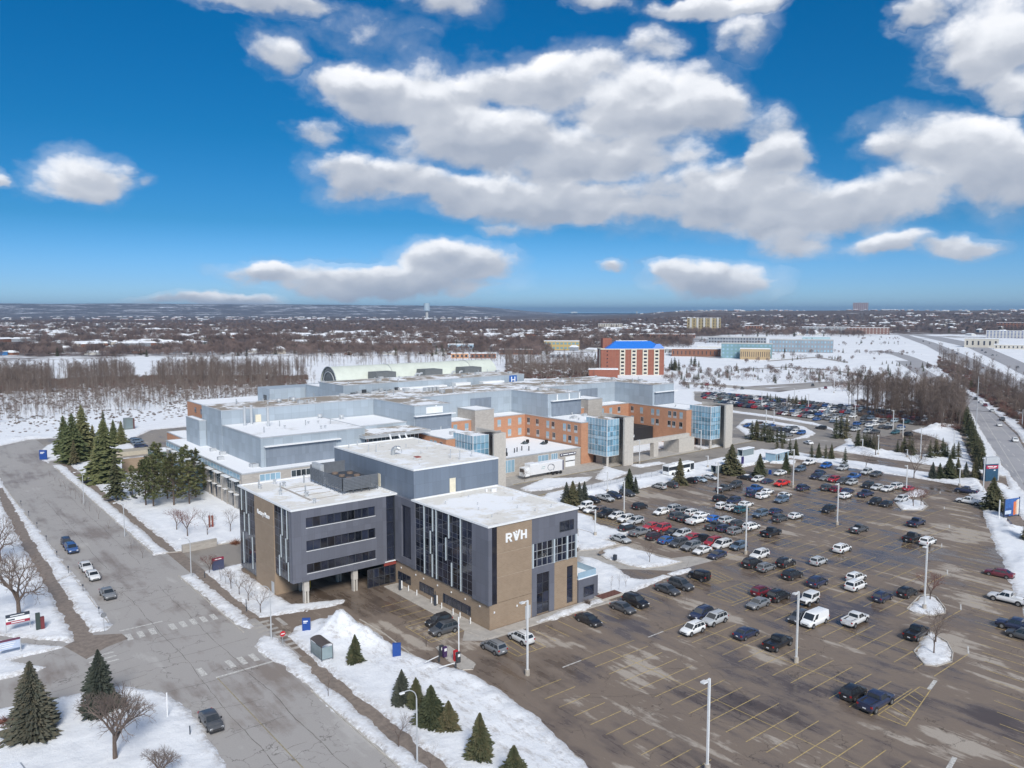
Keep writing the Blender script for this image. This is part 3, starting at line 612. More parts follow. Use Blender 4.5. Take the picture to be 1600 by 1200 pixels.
# ------------------------------------------------------------------ buildings
def wallgrid(parent, face, plane, u0, u1, z0, z1, nu, nz, m, frame_m, out=-1, name='pane', gap=.05, frame=.04, proud=.0, us=None, zs=None, fname='window_frame'):
    """a glazed area: mullion grid plus one pane object per opening. face 'x' or 'y'; out = side the outside is on"""
    us = us or [u0+(u1-u0)*i/nu for i in range(nu+1)]; zs = zs or [z0+(z1-z0)*i/nz for i in range(nz+1)]
    mb = MB(); p0, p1 = (plane, plane+out*.09); lo, hi = min(p0, p1), max(p0, p1)
    def bx(a0, a1, b0, b1, l=lo, h=hi):
        if face == 'x': mb.box(l, h, a0, a1, b0, b1)
        else: mb.box(a0, a1, l, h, b0, b1)
    for u in us: bx(u-frame, u+frame, zs[0], zs[-1])
    l2, h2 = (lo+.012, hi-.012)
    for z in zs:
        for a, b in zip(us, us[1:]): bx(a+frame, b-frame, z-frame*.9, z+frame*.9, l2, h2)
    fr = mb.build(fname, frame_m, parent)
    cache = {}
    for i in range(len(us)-1):
        for j in range(len(zs)-1):
            w = us[i+1]-us[i]-frame*2.2; hgt = zs[j+1]-zs[j]-frame*2.0; key = (round(w, 2), round(hgt, 2))
            if key not in cache:
                g = MB()
                if face == 'x': g.box(-.02, .02, -w/2, w/2, -hgt/2, hgt/2)
                else: g.box(-w/2, w/2, -.02, .02, -hgt/2, hgt/2)
                cache[key] = g.mesh(name, m)
            uc = (us[i]+us[i+1])/2; zc = (zs[j]+zs[j+1])/2; pp = plane+out*(.035+proud)
            loc = (pp, uc, zc) if face == 'x' else (uc, pp, zc)
            link(name, cache[key], parent, tuple(loc[k]-parent.location[k] for k in range(3)))
    return fr
def bbox(parent, name, m, *a, label=None, kind=None):
    return MB().box(*a).build(name, m, parent, label=label, kind=kind)
def text(parent, s, loc, size, face, m, name='sign_lettering', depth=.06, align='LEFT', bold=0.0, xs=1.0):
    cu = bpy.data.curves.new(name, 'FONT'); cu.body = s; cu.size = size; cu.extrude = depth; cu.align_x = align; cu.offset = bold
    cu.materials.append(m); o = bpy.data.objects.new(name, cu); COL.objects.link(o); o.parent = parent
    o.rotation_euler = {'-y': (math.pi/2, 0, 0), '-x': (math.pi/2, 0, -math.pi/2), '+x': (math.pi/2, 0, math.pi/2)}.get(face, face) if isinstance(face, str) else face
    o.location = tuple(loc[k]-parent.location[k] for k in range(3)); o.scale = (xs, 1, 1); return to_mesh(o)

FINM = mat('pale_fin', (.55,.62,.67), .5, .2, .05)
MULL = mat('mullion_grey', (.16,.17,.20), .5, .3)
# ---- the four-storey office building with the RVH sign
rvh = empty("office_building", (72, 95.5, 0), label="tan brick and blue-grey panelled office building with large RVH letters, nearest the car park", cat="building")
# wing A: brick base then the panelled upper floors
bbox(rvh, "wall", TAN, 72.05, 90.85, 95.75, 118.4, 0, 4.15, label="tan brick ground floor of the east wing")
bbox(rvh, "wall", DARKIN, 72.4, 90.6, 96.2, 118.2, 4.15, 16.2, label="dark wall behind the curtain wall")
for q_ in ((95.72,99.75,4.05,16.45),(121.5,123.9,4.3,16.45),(116.9,118.3,4.2,16.45),(118.3,121.5,15.2,16.45),(118.3,121.5,4.3,5.6)): bbox(rvh, "cladding", CLAD, 71.75, 72.35, *q_)   # west face
bbox(rvh, "window", DGLASS, 71.98, 72.2, 118.35, 121.45, 5.6, 15.2)
bbox(rvh, "cladding", CLAD, 71.75, 72.45, 95.35, 95.719, 4.0, 16.45)
bbox(rvh, "window", DGLASS, 72.46, 73.5, 95.46, 95.7, 4.0, 16.42)
usA = [99.75+k*1.43 for k in range(12)]+[116.9]; zsA = [4.3, 5.2, 6.6, 7.7, 8.6, 9.5, 10.9, 11.9, 12.8, 13.6, 15.0, 16.4]
wallgrid(rvh, 'x', 71.95, 99.75, 116.9, 4.3, 16.4, 12, 10, DGLASS, MULL, -1, us=usA, zs=zsA, frame=.026, fname='curtain_wall_frame')
for y, a, b in [(113.95,4.4,16.45),(111.25,12.5,16.45),(110.15,4.4,16.45),(112.0,8.4,12.4),(111.45,4.4,8.4),(106.35,12.4,16.45),(107.25,8.4,12.3),(105.6,4.4,8.4),(102.95,4.3,16.45)]:
    bbox(rvh, "fin", FINM, 71.70, 71.86, y-.09, y+.09, a, b)
# south face
def sbands(x0, x1, zs):
    for a, b in zip(zs, zs[1:]): bbox(rvh, "wall", TAN, x0, x1, 95.5, 96.0, a, b-.07)
    for z in zs[1:-1]: bbox(rvh, "band_course", mat_band, x0, x1, 95.53, 95.98, z-.069, z-.001)
mat_band = mat('pale_mortar_band', (.46,.38,.30), .9)
sbands(73.5, 80.7, [4.1, 8.2, 12.0, 16.45]); bbox(rvh, "wall", TAN, 72.05, 80.7, 95.5, 95.749, 0, 4.03)
bbox(rvh, "cladding", CLAD, 80.71, 90.9, 95.5, 96.0, 12.2, 16.45); bbox(rvh, "cladding", CLAD, 80.71, 85.65, 95.5, 95.95, 7.0, 8.15)
bbox(rvh, "cladding", CLAD, 80.71, 81.8, 95.5, 95.95, 0, 7.0); bbox(rvh, "cladding", CLAD, 84.5, 85.65, 95.5, 95.95, 0, 7.0)
bbox(rvh, "wall", TAN, 85.66, 90.9, 95.5, 96.0, 6.9, 8.1); bbox(rvh, "wall", TAN, 85.66, 88.5, 95.5, 96.0, 0, 6.9); bbox(rvh, "wall", TAN, 89.9, 90.9, 95.5, 96.0, 0, 6.9)
bbox(rvh, "wall", TAN, 88.5, 89.9, 95.5, 96.0, 0, .45)
wallgrid(rvh, 'y', 95.72, 81.8, 84.5, .2, 7, 2, 4, DGLASS, DGREY, -1); wallgrid(rvh, 'y', 95.72, 88.5, 89.9, .5, 6.9, 1, 3, DGLASS, DGREY, -1)
wallgrid(rvh, 'y', 95.7, 80.8, 90.8, 8.2, 12.15, 9, 3, DGLASS, LGREY, -1, fname='curtain_wall_frame')
for x in (80.95, 85.6, 88.55, 90.55): bbox(rvh, "fin", FINM, x-.14, x+.14, 95.42, 95.62, 8.15, 12.2)
wallgrid(rvh, 'y', 95.48, 86.8, 89.9, 13.2, 14.9, 3, 1, DGLASS, DGREY, -1)
bbox(rvh, "door", LGREY, 79.3, 80.4, 95.42, 95.5, 0, 2.2)
for x, y in ((72.9, 95.42), (77.5, 95.42)): bbox(rvh, "wall_lamp", WHITE, x-.12, x+.12, y-.1, y, 2.6, 2.9)
for y in (122.2, 117.2, 114.6, 110.2, 106, 102, 98): bbox(rvh, "wall_lamp", WHITE, 71.92, 72.04, y-.12, y+.12, 3.1, 3.35)
for y in (118.6, 115.8, 111, 107.9, 104.5, 102.5, 99.6): MB().cyl((71.3, y, 0), (71.3, y, 1.0), .1, n=8).build("bollard", WHITE, label="white bollard by the tan brick wall, "+{118.6:"farthest from",115.8:"second farthest from",111:"third farthest from",107.9:"fourth from",104.5:"third from",102.5:"second from",99.6:"nearest"}[y]+" the wall's front corner", cat="bollard", group="bollards along the office wall")
# ground floor windows on the west side, set into the brick as dark recesses
for y0, y1 in ((119.0, 123.3), (111.4, 115.9), (100.5, 108.4)):
    n = 3 if y1-y0 < 6 else 6
    bbox(rvh, "window", DGLASS, 71.99, 72.049, y0, y1, .8, 2.35); mbf = MB()
    for k in range(n+1): mbf.box(71.94, 71.988, y0+(y1-y0)*k/n-.04, y0+(y1-y0)*k/n+.04, .8, 2.35)
    mbf.build("window_frame", DGREY, rvh)
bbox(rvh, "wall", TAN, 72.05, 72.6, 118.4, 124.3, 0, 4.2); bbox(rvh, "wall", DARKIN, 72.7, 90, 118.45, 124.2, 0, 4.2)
# roof of wing A with upstand
def parapet_roof(parent, x0, x1, y0, y1, z, m, t=.35, h=.18, cap=WHITE, drop=.35):
    bbox(parent, "roof", m, x0+t, x1-t, y0+t, y1-t, z-.3, z)
    mb = MB(); mb.box(x0-.04, x1+.04, y0-.04, y0+t, z-.12, z+h); mb.box(x0-.04, x1+.04, y1-t, y1+.04, z-.12, z+h); mb.box(x0-.04, x0+t, y0+t, y1-t, z-.12, z+h); mb.box(x1-t, x1+.04, y0+t, y1-t, z-.12, z+h)
    mb.build("parapet_cap", cap, parent)
parapet_roof(rvh, 71.72, 90.94, 95.33, 118.0, 16.6, MEMB)
mb = MB(); mb.cyl((87.5,114.5,16.6),(87.5,114.5,17.2), .55, n=12); mb.cyl((86.3,115.2,16.6),(86.3,115.2,17.1), .2); mb.build("roof_vent", WHITE, rvh)
for x, y in ((76,100),(79,108),(83,102),(86,107),(75,112),(88,99),(81,113.5),(77,105),(84,98.5)): MB().cyl((x,y,16.6),(x,y,17.1), .09, n=6).build("roof_vent", LGREY, rvh)
bbox(rvh, "wall", CLAD, 90.55, 90.88, 96.0, 118.2, 8.5, 16.45); bbox(rvh, "wall", TAN, 90.551, 90.881, 96.0, 118.2, 4.15, 8.5)
# tall block
TX0, TX1, TY0, TY1, TZ = 72.35, 91.3, 118.1, 149.3, 21.7
bbox(rvh, "wall", CLAD2, TX0, TX1, TY0, TY1, 4.2, TZ, label="steel-blue clad tall block"); bbox(rvh, "wall", TAN, 74, 91.2, 124.3, 149.2, 0, 4.2)
parapet_roof(rvh, TX0, TX1, TY0, TY1, TZ+.15, MEMB)
bbox(rvh, "door", mat('cream_door', (.72,.66,.52), .6), 80.0, 81.3, TY0-.07, TY0-.001, 16.75, 19.4); bbox(rvh, "door", mat('cream_door_b', (.72,.66,.52), .6), TX0-.07, TX0-.001, 130.0, 131.2, 16.9, 19.3)
mb = MB(); mb.box(91.3, 92.9, 120.5, 122.5, .2, 14.5); o = mb.build("service_shaft", CLAD2, rvh)
for x, y, h in ((75.3,140,1.6),(76.2,138.5,1.6),(84.3,124,1.9),(84.7,121.5,1.9),(88.2,122.5,1.4),(80,135,.8),(82,131,.8),(86,135,.6),(78,127,.6),(84,140,.7),(89,143,.7),(80,144,.6),(87,128,.5),(76,122,.4),(74,146,1.2),(77,148,1.2)):
    mb = MB(); mb.cyl((x,y,TZ+.1),(x,y,TZ+h), .12 if h > 1 else .09, n=7)
    if h == 1.4: mb.cyl((x,y,TZ+h),(x+.4,y-.2,TZ+h), .07); mb.cyl((x+.4,y-.2,TZ+h),(x+.4,y-.2,TZ+h-.3), .07)
    mb.build("vent_pipe", LGREY, rvh)
MB().tube([(77.2,133.6,TZ),(77.2,133.6,TZ+1.1),(77.4,133.4,TZ+1.5),(77.8,133.1,TZ+1.65),(78.3,132.8,TZ+1.4)], .42, 10).build("exhaust_duct", STEEL, rvh)
for a in ((85.8,148.9,1.6),(88.2,149.0,1.3),(89.9,149.1,1.3)): MB().cyl((a[0],a[1],TZ),(a[0]-.6,a[1],TZ+a[2]), .16, .22, n=7).build("vent_pipe", WHITE, rvh)
bbox(rvh, "roof_hatch", mat('rust_red', (.30,.08,.06), .8), 79.2, 80.2, 128.0, 129.2, TZ+.1, TZ+.3)
# block B over the undercroft
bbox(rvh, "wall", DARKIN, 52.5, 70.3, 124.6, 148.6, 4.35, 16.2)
for z0, z1 in ((4.05, 5.35), (6.95, 9.25), (11.0, 13.3), (15.0, 16.45)): bbox(rvh, "cladding", CLAD, 52.0, 70.05, 123.95, 124.55, z0, z1)
for z0, z1 in ((5.35, 6.95), (9.25, 11.0), (13.3, 15.0)): bbox(rvh, "cladding", CLAD, 52.0, 54.55, 123.95, 124.55, z0, z1); bbox(rvh, "cladding", CLAD, 67.75, 70.05, 123.95, 124.55, z0, z1)
bbox(rvh, "cladding", CLAD, 51.9, 52.25, 124.551, 124.95, 4.05, 16.45)
for z0, z1 in ((5.35, 6.95), (9.25, 11.0), (13.3, 15.0)):
    wallgrid(rvh, 'y', 124.22, 54.55, 67.75, z0, z1, 10, 1, DGLASS, DGREY, -1, frame=.05)
    bbox(rvh, "window_sill", WHITE, 54.5, 67.8, 123.86, 123.948, z0-.1, z0-.02)
wallgrid(rvh, 'y', 124.25, 70.1, 71.74, 4.3, 16.45, 1, 5, DGLASS, DGREY, -1, frame=.03)
bbox(rvh, "red_soffit_band", mat('red_panel', (.25,.05,.04), .6), 69.5, 72.0, 124.0, 124.2, 3.5, 4.2); bbox(rvh, "sill_ledge", WHITE, 69.6, 72.0, 123.8, 124.1, 4.2, 4.34)
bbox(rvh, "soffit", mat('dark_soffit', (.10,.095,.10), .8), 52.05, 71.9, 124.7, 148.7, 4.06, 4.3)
usB = [124.95, 126.2, 127.1, 128.4, 129.7, 131.4]; zsB = [4.1, 5.5, 6.9, 8.3, 9.7, 11.1, 12.5, 13.9, 15.2, 16.4]
wallgrid(rvh, 'x', 52.1, 0, 0, 0, 0, 0, 0, DGLASS, MULL, -1, us=usB, zs=zsB, frame=.026, fname='curtain_wall_frame')
usC = [140.4, 141.8, 143.2, 144.6, 146.2, 147.6, 148.6]; zsC = [1.0, 2.4, 4.1, 5.5, 6.9, 8.3, 9.7, 11.1, 12.5, 13.9, 15.2, 16.4]
wallgrid(rvh, 'x', 52.1, 0, 0, 0, 0, 0, 0, DGLASS, MULL, -1, us=usC, zs=zsC, frame=.026, fname='curtain_wall_frame')
for y, a, b in ((127.9,11.6,16.4),(125.8,11.4,16.4),(128.6,7.6,11.6),(126.4,7.2,11.4),(129.4,4.1,7.8),(125.6,4.1,7.4),(147.2,12.2,16.4),(144.8,12.0,16.4),(146.0,8.4,12.0),(143.6,8.2,12.2),(146.8,2,8),(142.2,2,8)):
    bbox(rvh, "fin", FINM, 51.86, 52.0, y-.07, y+.07, a, b)
for a, b in ((0, 4.6), (4.6, 8.5), (8.5, 12.3), (12.3, 16.45)):
    bbox(rvh, "wall", TAN, 51.85, 52.6, 131.45, 140.35, a, b-.07 if b < 16 else b)
    if b < 16: bbox(rvh, "band_course", mat_band, 51.88, 52.6, 131.45, 140.35, b-.069, b-.001)
bbox(rvh, "wall", TAN, 52.601, 56, 131.46, 140.3, 0, 4.05); bbox(rvh, "wall", CLAD, 52.3, 72.3, 148.61, 148.9, 4.1, 16.45); bbox(rvh, "wall", TAN, 52.4, 56, 140.36, 148.6, 0, .95)
bbox(rvh, "door", LGREY, 51.78, 51.849, 131.9, 133.0, 0, 2.2)
parapet_roof(rvh, 51.88, 72.3, 123.93, 148.95, 16.6, MEMB)
for x, y in ((54.6,123.9+.9),(63.9,124.9),(63.9,131.2),(56.5,131.0)):
    mb = MB(); mb.box(x-.45, x+.45, y-.45, y+.45, 2.1, 4.1); mb.box(x-.4, x-.12, y-.4, y+.4, 0, 2.1); mb.box(x+.12, x+.4, y-.4, y+.4, 0, 2.1); mb.build("column", mat('pale_concrete', (.50,.47,.43), .85, bump=.01) if 'pale_concrete' not in bpy.data.materials else bpy.data.materials['pale_concrete'], rvh)
MB().cyl((58.3,131.3,0),(58.3,131.3,3.6), .12, n=8).build("standpipe", mat('yellow_pipe', (.65,.42,.04), .5), rvh)
# pavers and drainage strips on block B's roof
mb = MB()
for k in range(4): mb.box(58.3, 63.6, 129.5+k*3.6, 129.72+k*3.6, 16.6, 16.66)
mb.box(57.6, 58.1, 129.0, 143.0, 16.6, 16.66); mb.build("roof_walkway", mat('grey_roof_mat', (.38,.35,.32), .9), rvh)
# mechanical screen
SCR = mat('perforated_screen', (.17,.185,.21), .6, .3)
mb = MB()
X0, X1, Y0_, Y1_, Z0, Z1 = 64.2, 71.6, 129.6, 143.2, 17.2, 19.6
for k in range(9):
    z = Z0+k*.27; mb.box(X0, X0+.07, Y0_, Y1_, z, z+.2); mb.box(X0, X1, Y0_, Y0_+.07, z, z+.2)
for y in np.arange(Y0_, Y1_+.1, 1.7): mb.box(X0+.09, X0+.2, y, y+.12, 16.6, Z1)
for x in np.arange(X0+.5, X1, 1.7): mb.box(x, x+.12, Y0_+.09, Y0_+.2, 16.6, Z1)
mb.box(X0, X1, Y1_, Y1_+.08, Z0, Z1+.5); mb.build("mechanical_screen", SCR, rvh)
mb = MB(); mb.box(66, 71, 131.2, 139.5, 17.0, 18.7); mb.build("cooling_unit", DGREY, rvh)
mb = MB()
for k in range(5): mb.cyl((67+ (k%2)*2.4, 132.4+k*1.45, 18.7), (67+(k%2)*2.4, 132.4+k*1.45, 19.0), .6, n=10)
mb.build("cooling_fan", mat('brown_fan_deck', (.2,.15,.12), .8), rvh)
MB().box(64.4, 65.1, 139, 142.9, 17.2, 20.6).build("duct_riser", LGREY, rvh)
MB().tube([(65.5,129.3,16.9),(68,129.2,16.9),(71,129.3,16.95)], .1, 5).build("pipework", DGREY, rvh)
# signs
def poly_letters(parent, polys, x0, z0, sx, sz, y, d, m, name):
    mb = MB()
    for pl in polys:
        n = len(pl); fr = [(x0+a*sx, y, z0+b*sz) for a, b in pl]; bk = [(x0+a*sx, y+d, z0+b*sz) for a, b in pl]
        bm_f = [tuple(range(n)), tuple(range(2*n-1, n-1, -1))]+[(i, i+n, (i+1) % n+n, (i+1) % n) for i in range(n)]
        mb.add(fr+bk, bm_f)
    return mb.build(name, m, parent)
LET = mat('white_sign', (.86,.87,.88), .5, var=.02)
Rl = [[(0,0),(.22,0),(.22,1),(0,1)], [(.221,.8),(.55,.8),(.62,.72),(.83,.78),(.72,.94),(.56,1),(.221,1)], [(.62,.72),(.6,.58),(.78,.5),(.85,.66),(.83,.78)], [(.221,.4),(.55,.4),(.78,.5),(.6,.58),(.221,.58)], [(.36,.399),(.62,0),(.88,0),(.6,.41)]]
Vl = [[(0,1),(.34,0),(.52,.32),(.24,1)], [(.34,0),(.60,0),(1.02,1.12),(.80,1.12),(.521,.32)], [(.36,1.02),(.52,1.08),(.60,.93),(.47,.83)], [(.36,.76),(.47,.80),(.56,.66),(.5,.5)]]
Hl = [[(0,0),(.22,0),(.22,1),(0,1)], [(.6,0),(.82,0),(.82,1),(.6,1)], [(.221,.4),(.599,.4),(.599,.6),(.221,.6)]]
for pol, xx, nm in ((Rl, 75.25, 'letter'), (Vl, 76.65, 'letter'), (Hl, 78.3, 'letter')): poly_letters(rvh, pol, xx, 13.55, 1.45 if pol is Rl else 1.5, 1.45, 95.34, .15, LET, nm)
text(rvh, "Rotary Place", (51.8, 138.9, 13.35), 1.15, '-x', LET, 'sign_lettering', .04, bold=.02, xs=.98)
# annex with glass balustrade
bbox(rvh, "annex_wall", CLAD, 90.95, 95.6, 95.2, 103, 0, 4.0); bbox(rvh, "roof", ROOFSNOW, 91.1, 95.45, 95.35, 102.8, 4.0, 4.12)
wallgrid(rvh, 'y', 95.17, 92.2, 94.5, .9, 2.6, 2, 1, DGLASS, DGREY, -1)
mb = MB(); mb.box(91.1, 95.4, 95.5, 95.54, 4.13, 5.2); mb.box(95.36, 95.4, 95.55, 102.6, 4.13, 5.2)
mb.build("balustrade", m_glass('rail_glass', (.30,.42,.52), .1, .2), rvh)
# entrance under the link
wallgrid(rvh, 'y', 124.28, 66.2, 71.9, .1, 3.4, 5, 2, DGLASS, DGREY, -1, frame=.05, fname='entrance_frame')

# ---- the hospital behind
hos = empty("hospital_building", (68, 184, 0), label="sprawling hospital of pale blue metal, orange brick and stone with snowy roofs and H sign", cat="building")
def hb(name, m, *a, **k): return bbox(hos, name, m, *a, **k)
def roofed(m, x0, x1, y0, y1, z0, z1, rm=ROOFSNOW, name="wall", cap=LGREY, label=None):
    hb(name, m, x0, x1, y0, y1, z0, z1, label=label); mb = MB(); t = .3; z = z1+.003
    mb.box(x0-.08, x1+.08, y0-.08, y0+t, z, z+.25); mb.box(x0-.08, x1+.08, y1-t, y1+.08, z, z+.25); mb.box(x0-.08, x0+t, y0+t, y1-t, z, z+.25); mb.box(x1-t, x1+.08, y0+t, y1-t, z, z+.25); mb.build("parapet_cap", cap, hos)
    hb("roof", rm, x0+t, x1-t, y0+t, y1-t, z1+.001, z1+.16)
SNOWROOF = m_roof('deep_snow_roof', (.70,.70,.70), (.4,.36,.3), .2)
roofed(STONE, 68, 124, 192, 258, 0, 9.5, SNOWROOF, label="two-storey stone wing")
roofed(HBLUE, 75, 105, 197.2, 226.5, 9.67, 17.2, ROOFSNOW, label="pale blue metal upper storey")
roofed(HBLUE, 74.9, 123.9, 226.51, 244, 9.67, 21.4, GRAVEL); roofed(HBLUE, 72.8, 74.8, 240, 253, 9.67, 17.2, ROOFSNOW)
roofed(HBLUE, 124, 137.2, 201.5, 244, 9.67, 21.4, GRAVEL)
roofed(HBLUE, 105.01, 123.9, 206, 226.5, 9.67, 16.2, SNOWROOF); 
# flat canopy roof with brown ballast over a glazed lounge
hb("wall", REDB, 105.2, 122, 196, 205.9, 9.67, 14.4); wallgrid(hos, 'x', 105.15, 196.3, 205.6, 11.2, 14.2, 8, 1, WGLASS, WHITE, -1); wallgrid(hos, 'y', 195.95, 105.4, 121.8, 11.2, 14.2, 12, 1, WGLASS, WHITE, -1)
roofed(LGREY, 103.2, 124.5, 193.6, 207, 14.6, 15.2, GRAVEL, name="canopy_roof")
def recess(x0, x1, y, z0, zc, ztop):
    """slate metal bay under a thin white canopy blade, on a face looking to -y"""
    hb("bay_panel", HDARK, x0, x1, y-.25, y-.003, z0, zc); hb("canopy", WHITE, x0-.5, x1+1.2, y-1.1, y-.004, zc+.02, zc+.3)
recess(76.3, 96, 197.2, 9.68, 14.9, 17); recess(124.2, 137.2, 201.5, 9.68, 18.3, 21)
roofed(HBLUE, 137.21, 177.3, 221.5, 246, 9.67, 21.4, GRAVEL); roofed(HBLUE, 177.31, 192.8, 201.5, 246, 9.67, 21.4, GRAVEL); recess(179, 192.8, 201.5, 13.9, 19, 21)
roofed(HBLUE, 192.81, 231, 221.5, 246, 9.67, 21.4, GRAVEL); roofed(HBLUE, 231.01, 243.5, 201.5, 246, 9.67, 21.4, GRAVEL); recess(232.2, 243.5, 201.5, 13.9, 18.6, 21)
for x0, x1 in ((141, 146.5), (159, 168), (211, 221)): hb("bay_panel", HDARK, x0, x1, 221.3, 221.497, 16.0, 19.6)
# small rooftop things
def rooftop(pts, name, fn):
    for p in pts: mb = MB(); fn(mb, p); mb.build(name, LGREY, hos)
rooftop([(80,222,17.3),(82.5,223.5,17.3),(84.5,216,17.3)], "flue_stack", lambda mb, p: mb.cyl(p, (p[0],p[1],p[2]+5.6), .38, n=10))
rooftop([(103.5,223,17.3),(111,223.5,16.4),(96,236,21.5),(101,236.5,21.5)], "roof_fan", lambda mb, p: (mb.cyl(p, (p[0],p[1],p[2]+.6), .5, n=10), mb.cyl((p[0],p[1],p[2]+.6), (p[0],p[1],p[2]+1.3), .85, .75, n=10)))
for a in ((100,112,252,256,9.7,11),(128,134,201.2,201.45,18.9,20.9)): hb("louvre_panel", WHITE, *a)
for x in (131.2, 181, 186.6, 191.5): hb("downpipe_panel", WHITE, x, x+.5, 201.0, 201.25, 18.9, 21.3)
hb("door", bpy.data.materials['cream_door'], 84.8, 86.5, 226.42, 226.505, 17.3, 19.6)
rooftop([(150+ i*1.6, 236, 21.6) for i in range(4)], "air_handler", lambda mb, p: mb.box(p[0], p[0]+1.1, p[1], p[1]+2, p[2], p[2]+1.2))
# rear blue block with H sign, the barrel-vaulted atrium and plant
roofed(HBLUE, 124.5, 206, 249, 268, 9.67, 24.0, GRAVEL); roofed(HBLUE, 126, 206, 268.1, 283.5, 9.67, 21.8, SNOWROOF)
hb("wall", WHITE, 145.5, 166, 246.2, 248.9, 18, 22.2); hb("wall", WHITE, 170, 177, 246.2, 248.9, 18.5, 22.6); hb("wall", WHITE, 183, 193.5, 246.2, 248.9, 18.5, 22.4)
roofed(HBLUE, 98, 124, 252, 262, 9.67, 14, GRAVEL)
hb("sign_panel", mat('hospital_blue', (.02,.12,.42), .5, var=.03), 198.2, 201.9, 248.75, 248.92, 20.4, 23.9)
text(hos, "H", (200.05, 248.72, 20.9), 3.6, '-y', LET, 'sign_lettering', .03, align='CENTER', bold=.05)
mb = MB(); N = 14; R = 7.0; cyv = 291.0; ez = 21.0; xa, xb = 139.0, 219.0
vs = []; 
for k in range(N+1):
    t = math.pi*k/N; vs += [(xa, cyv-R*math.cos(t), ez+6.8*math.sin(t)), (xb, cyv-R*math.cos(t), ez+6.8*math.sin(t))]
mb.add(vs, [(2*k, 2*k+2, 2*k+3, 2*k+1) for k in range(N)]); mb.build("vault_roof", mat('pale_green_vault', (.60,.64,.57), .55, var=.08, scale=.3), hos, smooth=True)
mb = MB()
for xr in (xa+.1, 165, 205):
    pts = [(xr, cyv-(R+.06)*math.cos(math.pi*k/N), ez+6.86*math.sin(math.pi*k/N)) for k in range(N+1)]
    mb.tube(pts, .13, 5)
mb.build("vault_rib", STEEL, hos)
mb = MB(); ring = [(xa+.5, cyv-(R-.2)*math.cos(math.pi*k/N), ez+6.5*math.sin(math.pi*k/N)) for k in range(N+1)]; mb.add(ring, [tuple(range(N+1))]); mb.build("gable_glass", WGLASS, hos)
mb = MB()
for rr in (5.0,): mb.tube([(xa+.2, cyv-rr*math.cos(math.pi*k/N), ez+rr*.95*math.sin(math.pi*k/N)) for k in range(N+1)], .16, 5)
for y in np.arange(cyv-6, cyv+6.1, 2): mb.tube([(xa+.2, y, 11), (xa+.2, y, ez+1)], .15, 4)
mb.tube([(xa-.5, cyv-8, 21.2), (xa-.5, cyv+8, 21.2)], .3, 5); mb.build("gable_frame", LGREY, hos)
hb("wall", HBLUE, 139.5, 218, 284, 298, 10, 20.95); hb("wall", HBLUE, 112, 137.5, 284, 296, 9.7, 21.0); hb("window", WGLASS, 111.9, 111.99, 287, 290, 15, 18.5)
for x0, x1 in ((153, 162), (176, 184.5), (196, 205)): hb("plant_room", mat('louvre_grey', (.14,.15,.155), .7) if 'louvre_grey' not in bpy.data.materials else bpy.data.materials['louvre_grey'], x0, x1, 277, 283.9, 21.9, 25.6)
rooftop([(168,272,22),(170.5,273,22),(186,272,22),(189,271,22)], "exhaust_duct", lambda mb, p: mb.tube([p, (p[0],p[1],p[2]+2.2), (p[0]+.5,p[1]-.2,p[2]+2.8), (p[0]+1.2,p[1]-.4,p[2]+2.7)], .4, 7))
for k in range(9): hb("plant_unit", LGREY if k % 2 else DGREY, 127+k*2.2, 128.4+k*2.2, 246.5+(k%3)*.6, 248.6, 19, 21.6+(k%3)*.4)
for a in ((112,116,266,274),(117,121,262,268)): MB().tube([(a[0],a[2],13),(a[0]+1,a[2]+2,15.5),(a[1],a[3],16),(a[1]+2,a[3]+2,13.5)], .7, 8).build("exhaust_duct", STEEL, hos)
MB().cyl((103,262,14),(109,268,14), 2.0, n=12).build("fuel_tank", mat('rusty_tank', (.22,.15,.12), .8), hos)
roofed(ORANGE, 100, 136, 268, 345, 0, 12, SNOWROOF, label="orange brick rear wing")
for k in range(9): hb("window", DGLASS, 99.93, 99.99, 272+k*7.6, 274.2+k*7.6, 8.2, 10.4)
roofed(ORANGE, 79.5, 86, 266, 300, 0, 6, SNOWROOF); roofed(HBLUE, 192.8, 240, 246.2, 262, 0, 17, ROOFSNOW)
hb("plant_room", WHITE, 214, 226, 250, 258, 17.2, 20.5)
# brick ward wings with stacked windows
OWIN = {}
def ward_window(face, plane, u, z, w=1.35, h=2.3, style=0, base=hos):
    """grey stone surround, glazed top and a darker lower pane or grille"""
    key = (face, style)
    if key not in OWIN:
        fr = MB(); gl = MB(); lo = MB()
        def b3(mb, a0, a1, d0, d1, z0, z1):
            if face == 'x': mb.box(d0, d1, a0, a1, z0, z1)
            else: mb.box(a0, a1, d0, d1, z0, z1)
        b3(fr, -w/2-.1, w/2+.1, -.03, 0, -h/2-.12, -h/2); b3(fr, -w/2-.1, w/2+.1, -.03, 0, h/2, h/2+.12); b3(fr, -w/2-.1, -w/2, -.03, 0, -h/2, h/2); b3(fr, w/2, w/2+.1, -.03, 0, -h/2, h/2); b3(fr, -.04, .04, -.035, -.005, -h/2, h/2)
        b3(gl, -w/2, w/2, -.02, 0, -h/2+.7, h/2); b3(lo, -w/2, w/2, -.028, 0, -h/2, -h/2+.7)
        OWIN[key] = (fr.mesh('window_frame', STONE if style != 2 else LGREY), gl.mesh('pane', DGLASS if style == 0 else SPAN if style == 1 else WGLASS), lo.mesh('louvre', LGREY))
    loc = (plane, u, z) if face == 'x' else (u, plane, z)
    f = link('window', OWIN[key][0], base, tuple(loc[k]-base.location[k] for k in range(3))); link('pane', OWIN[key][1], f); link('louvre', OWIN[key][2], f)
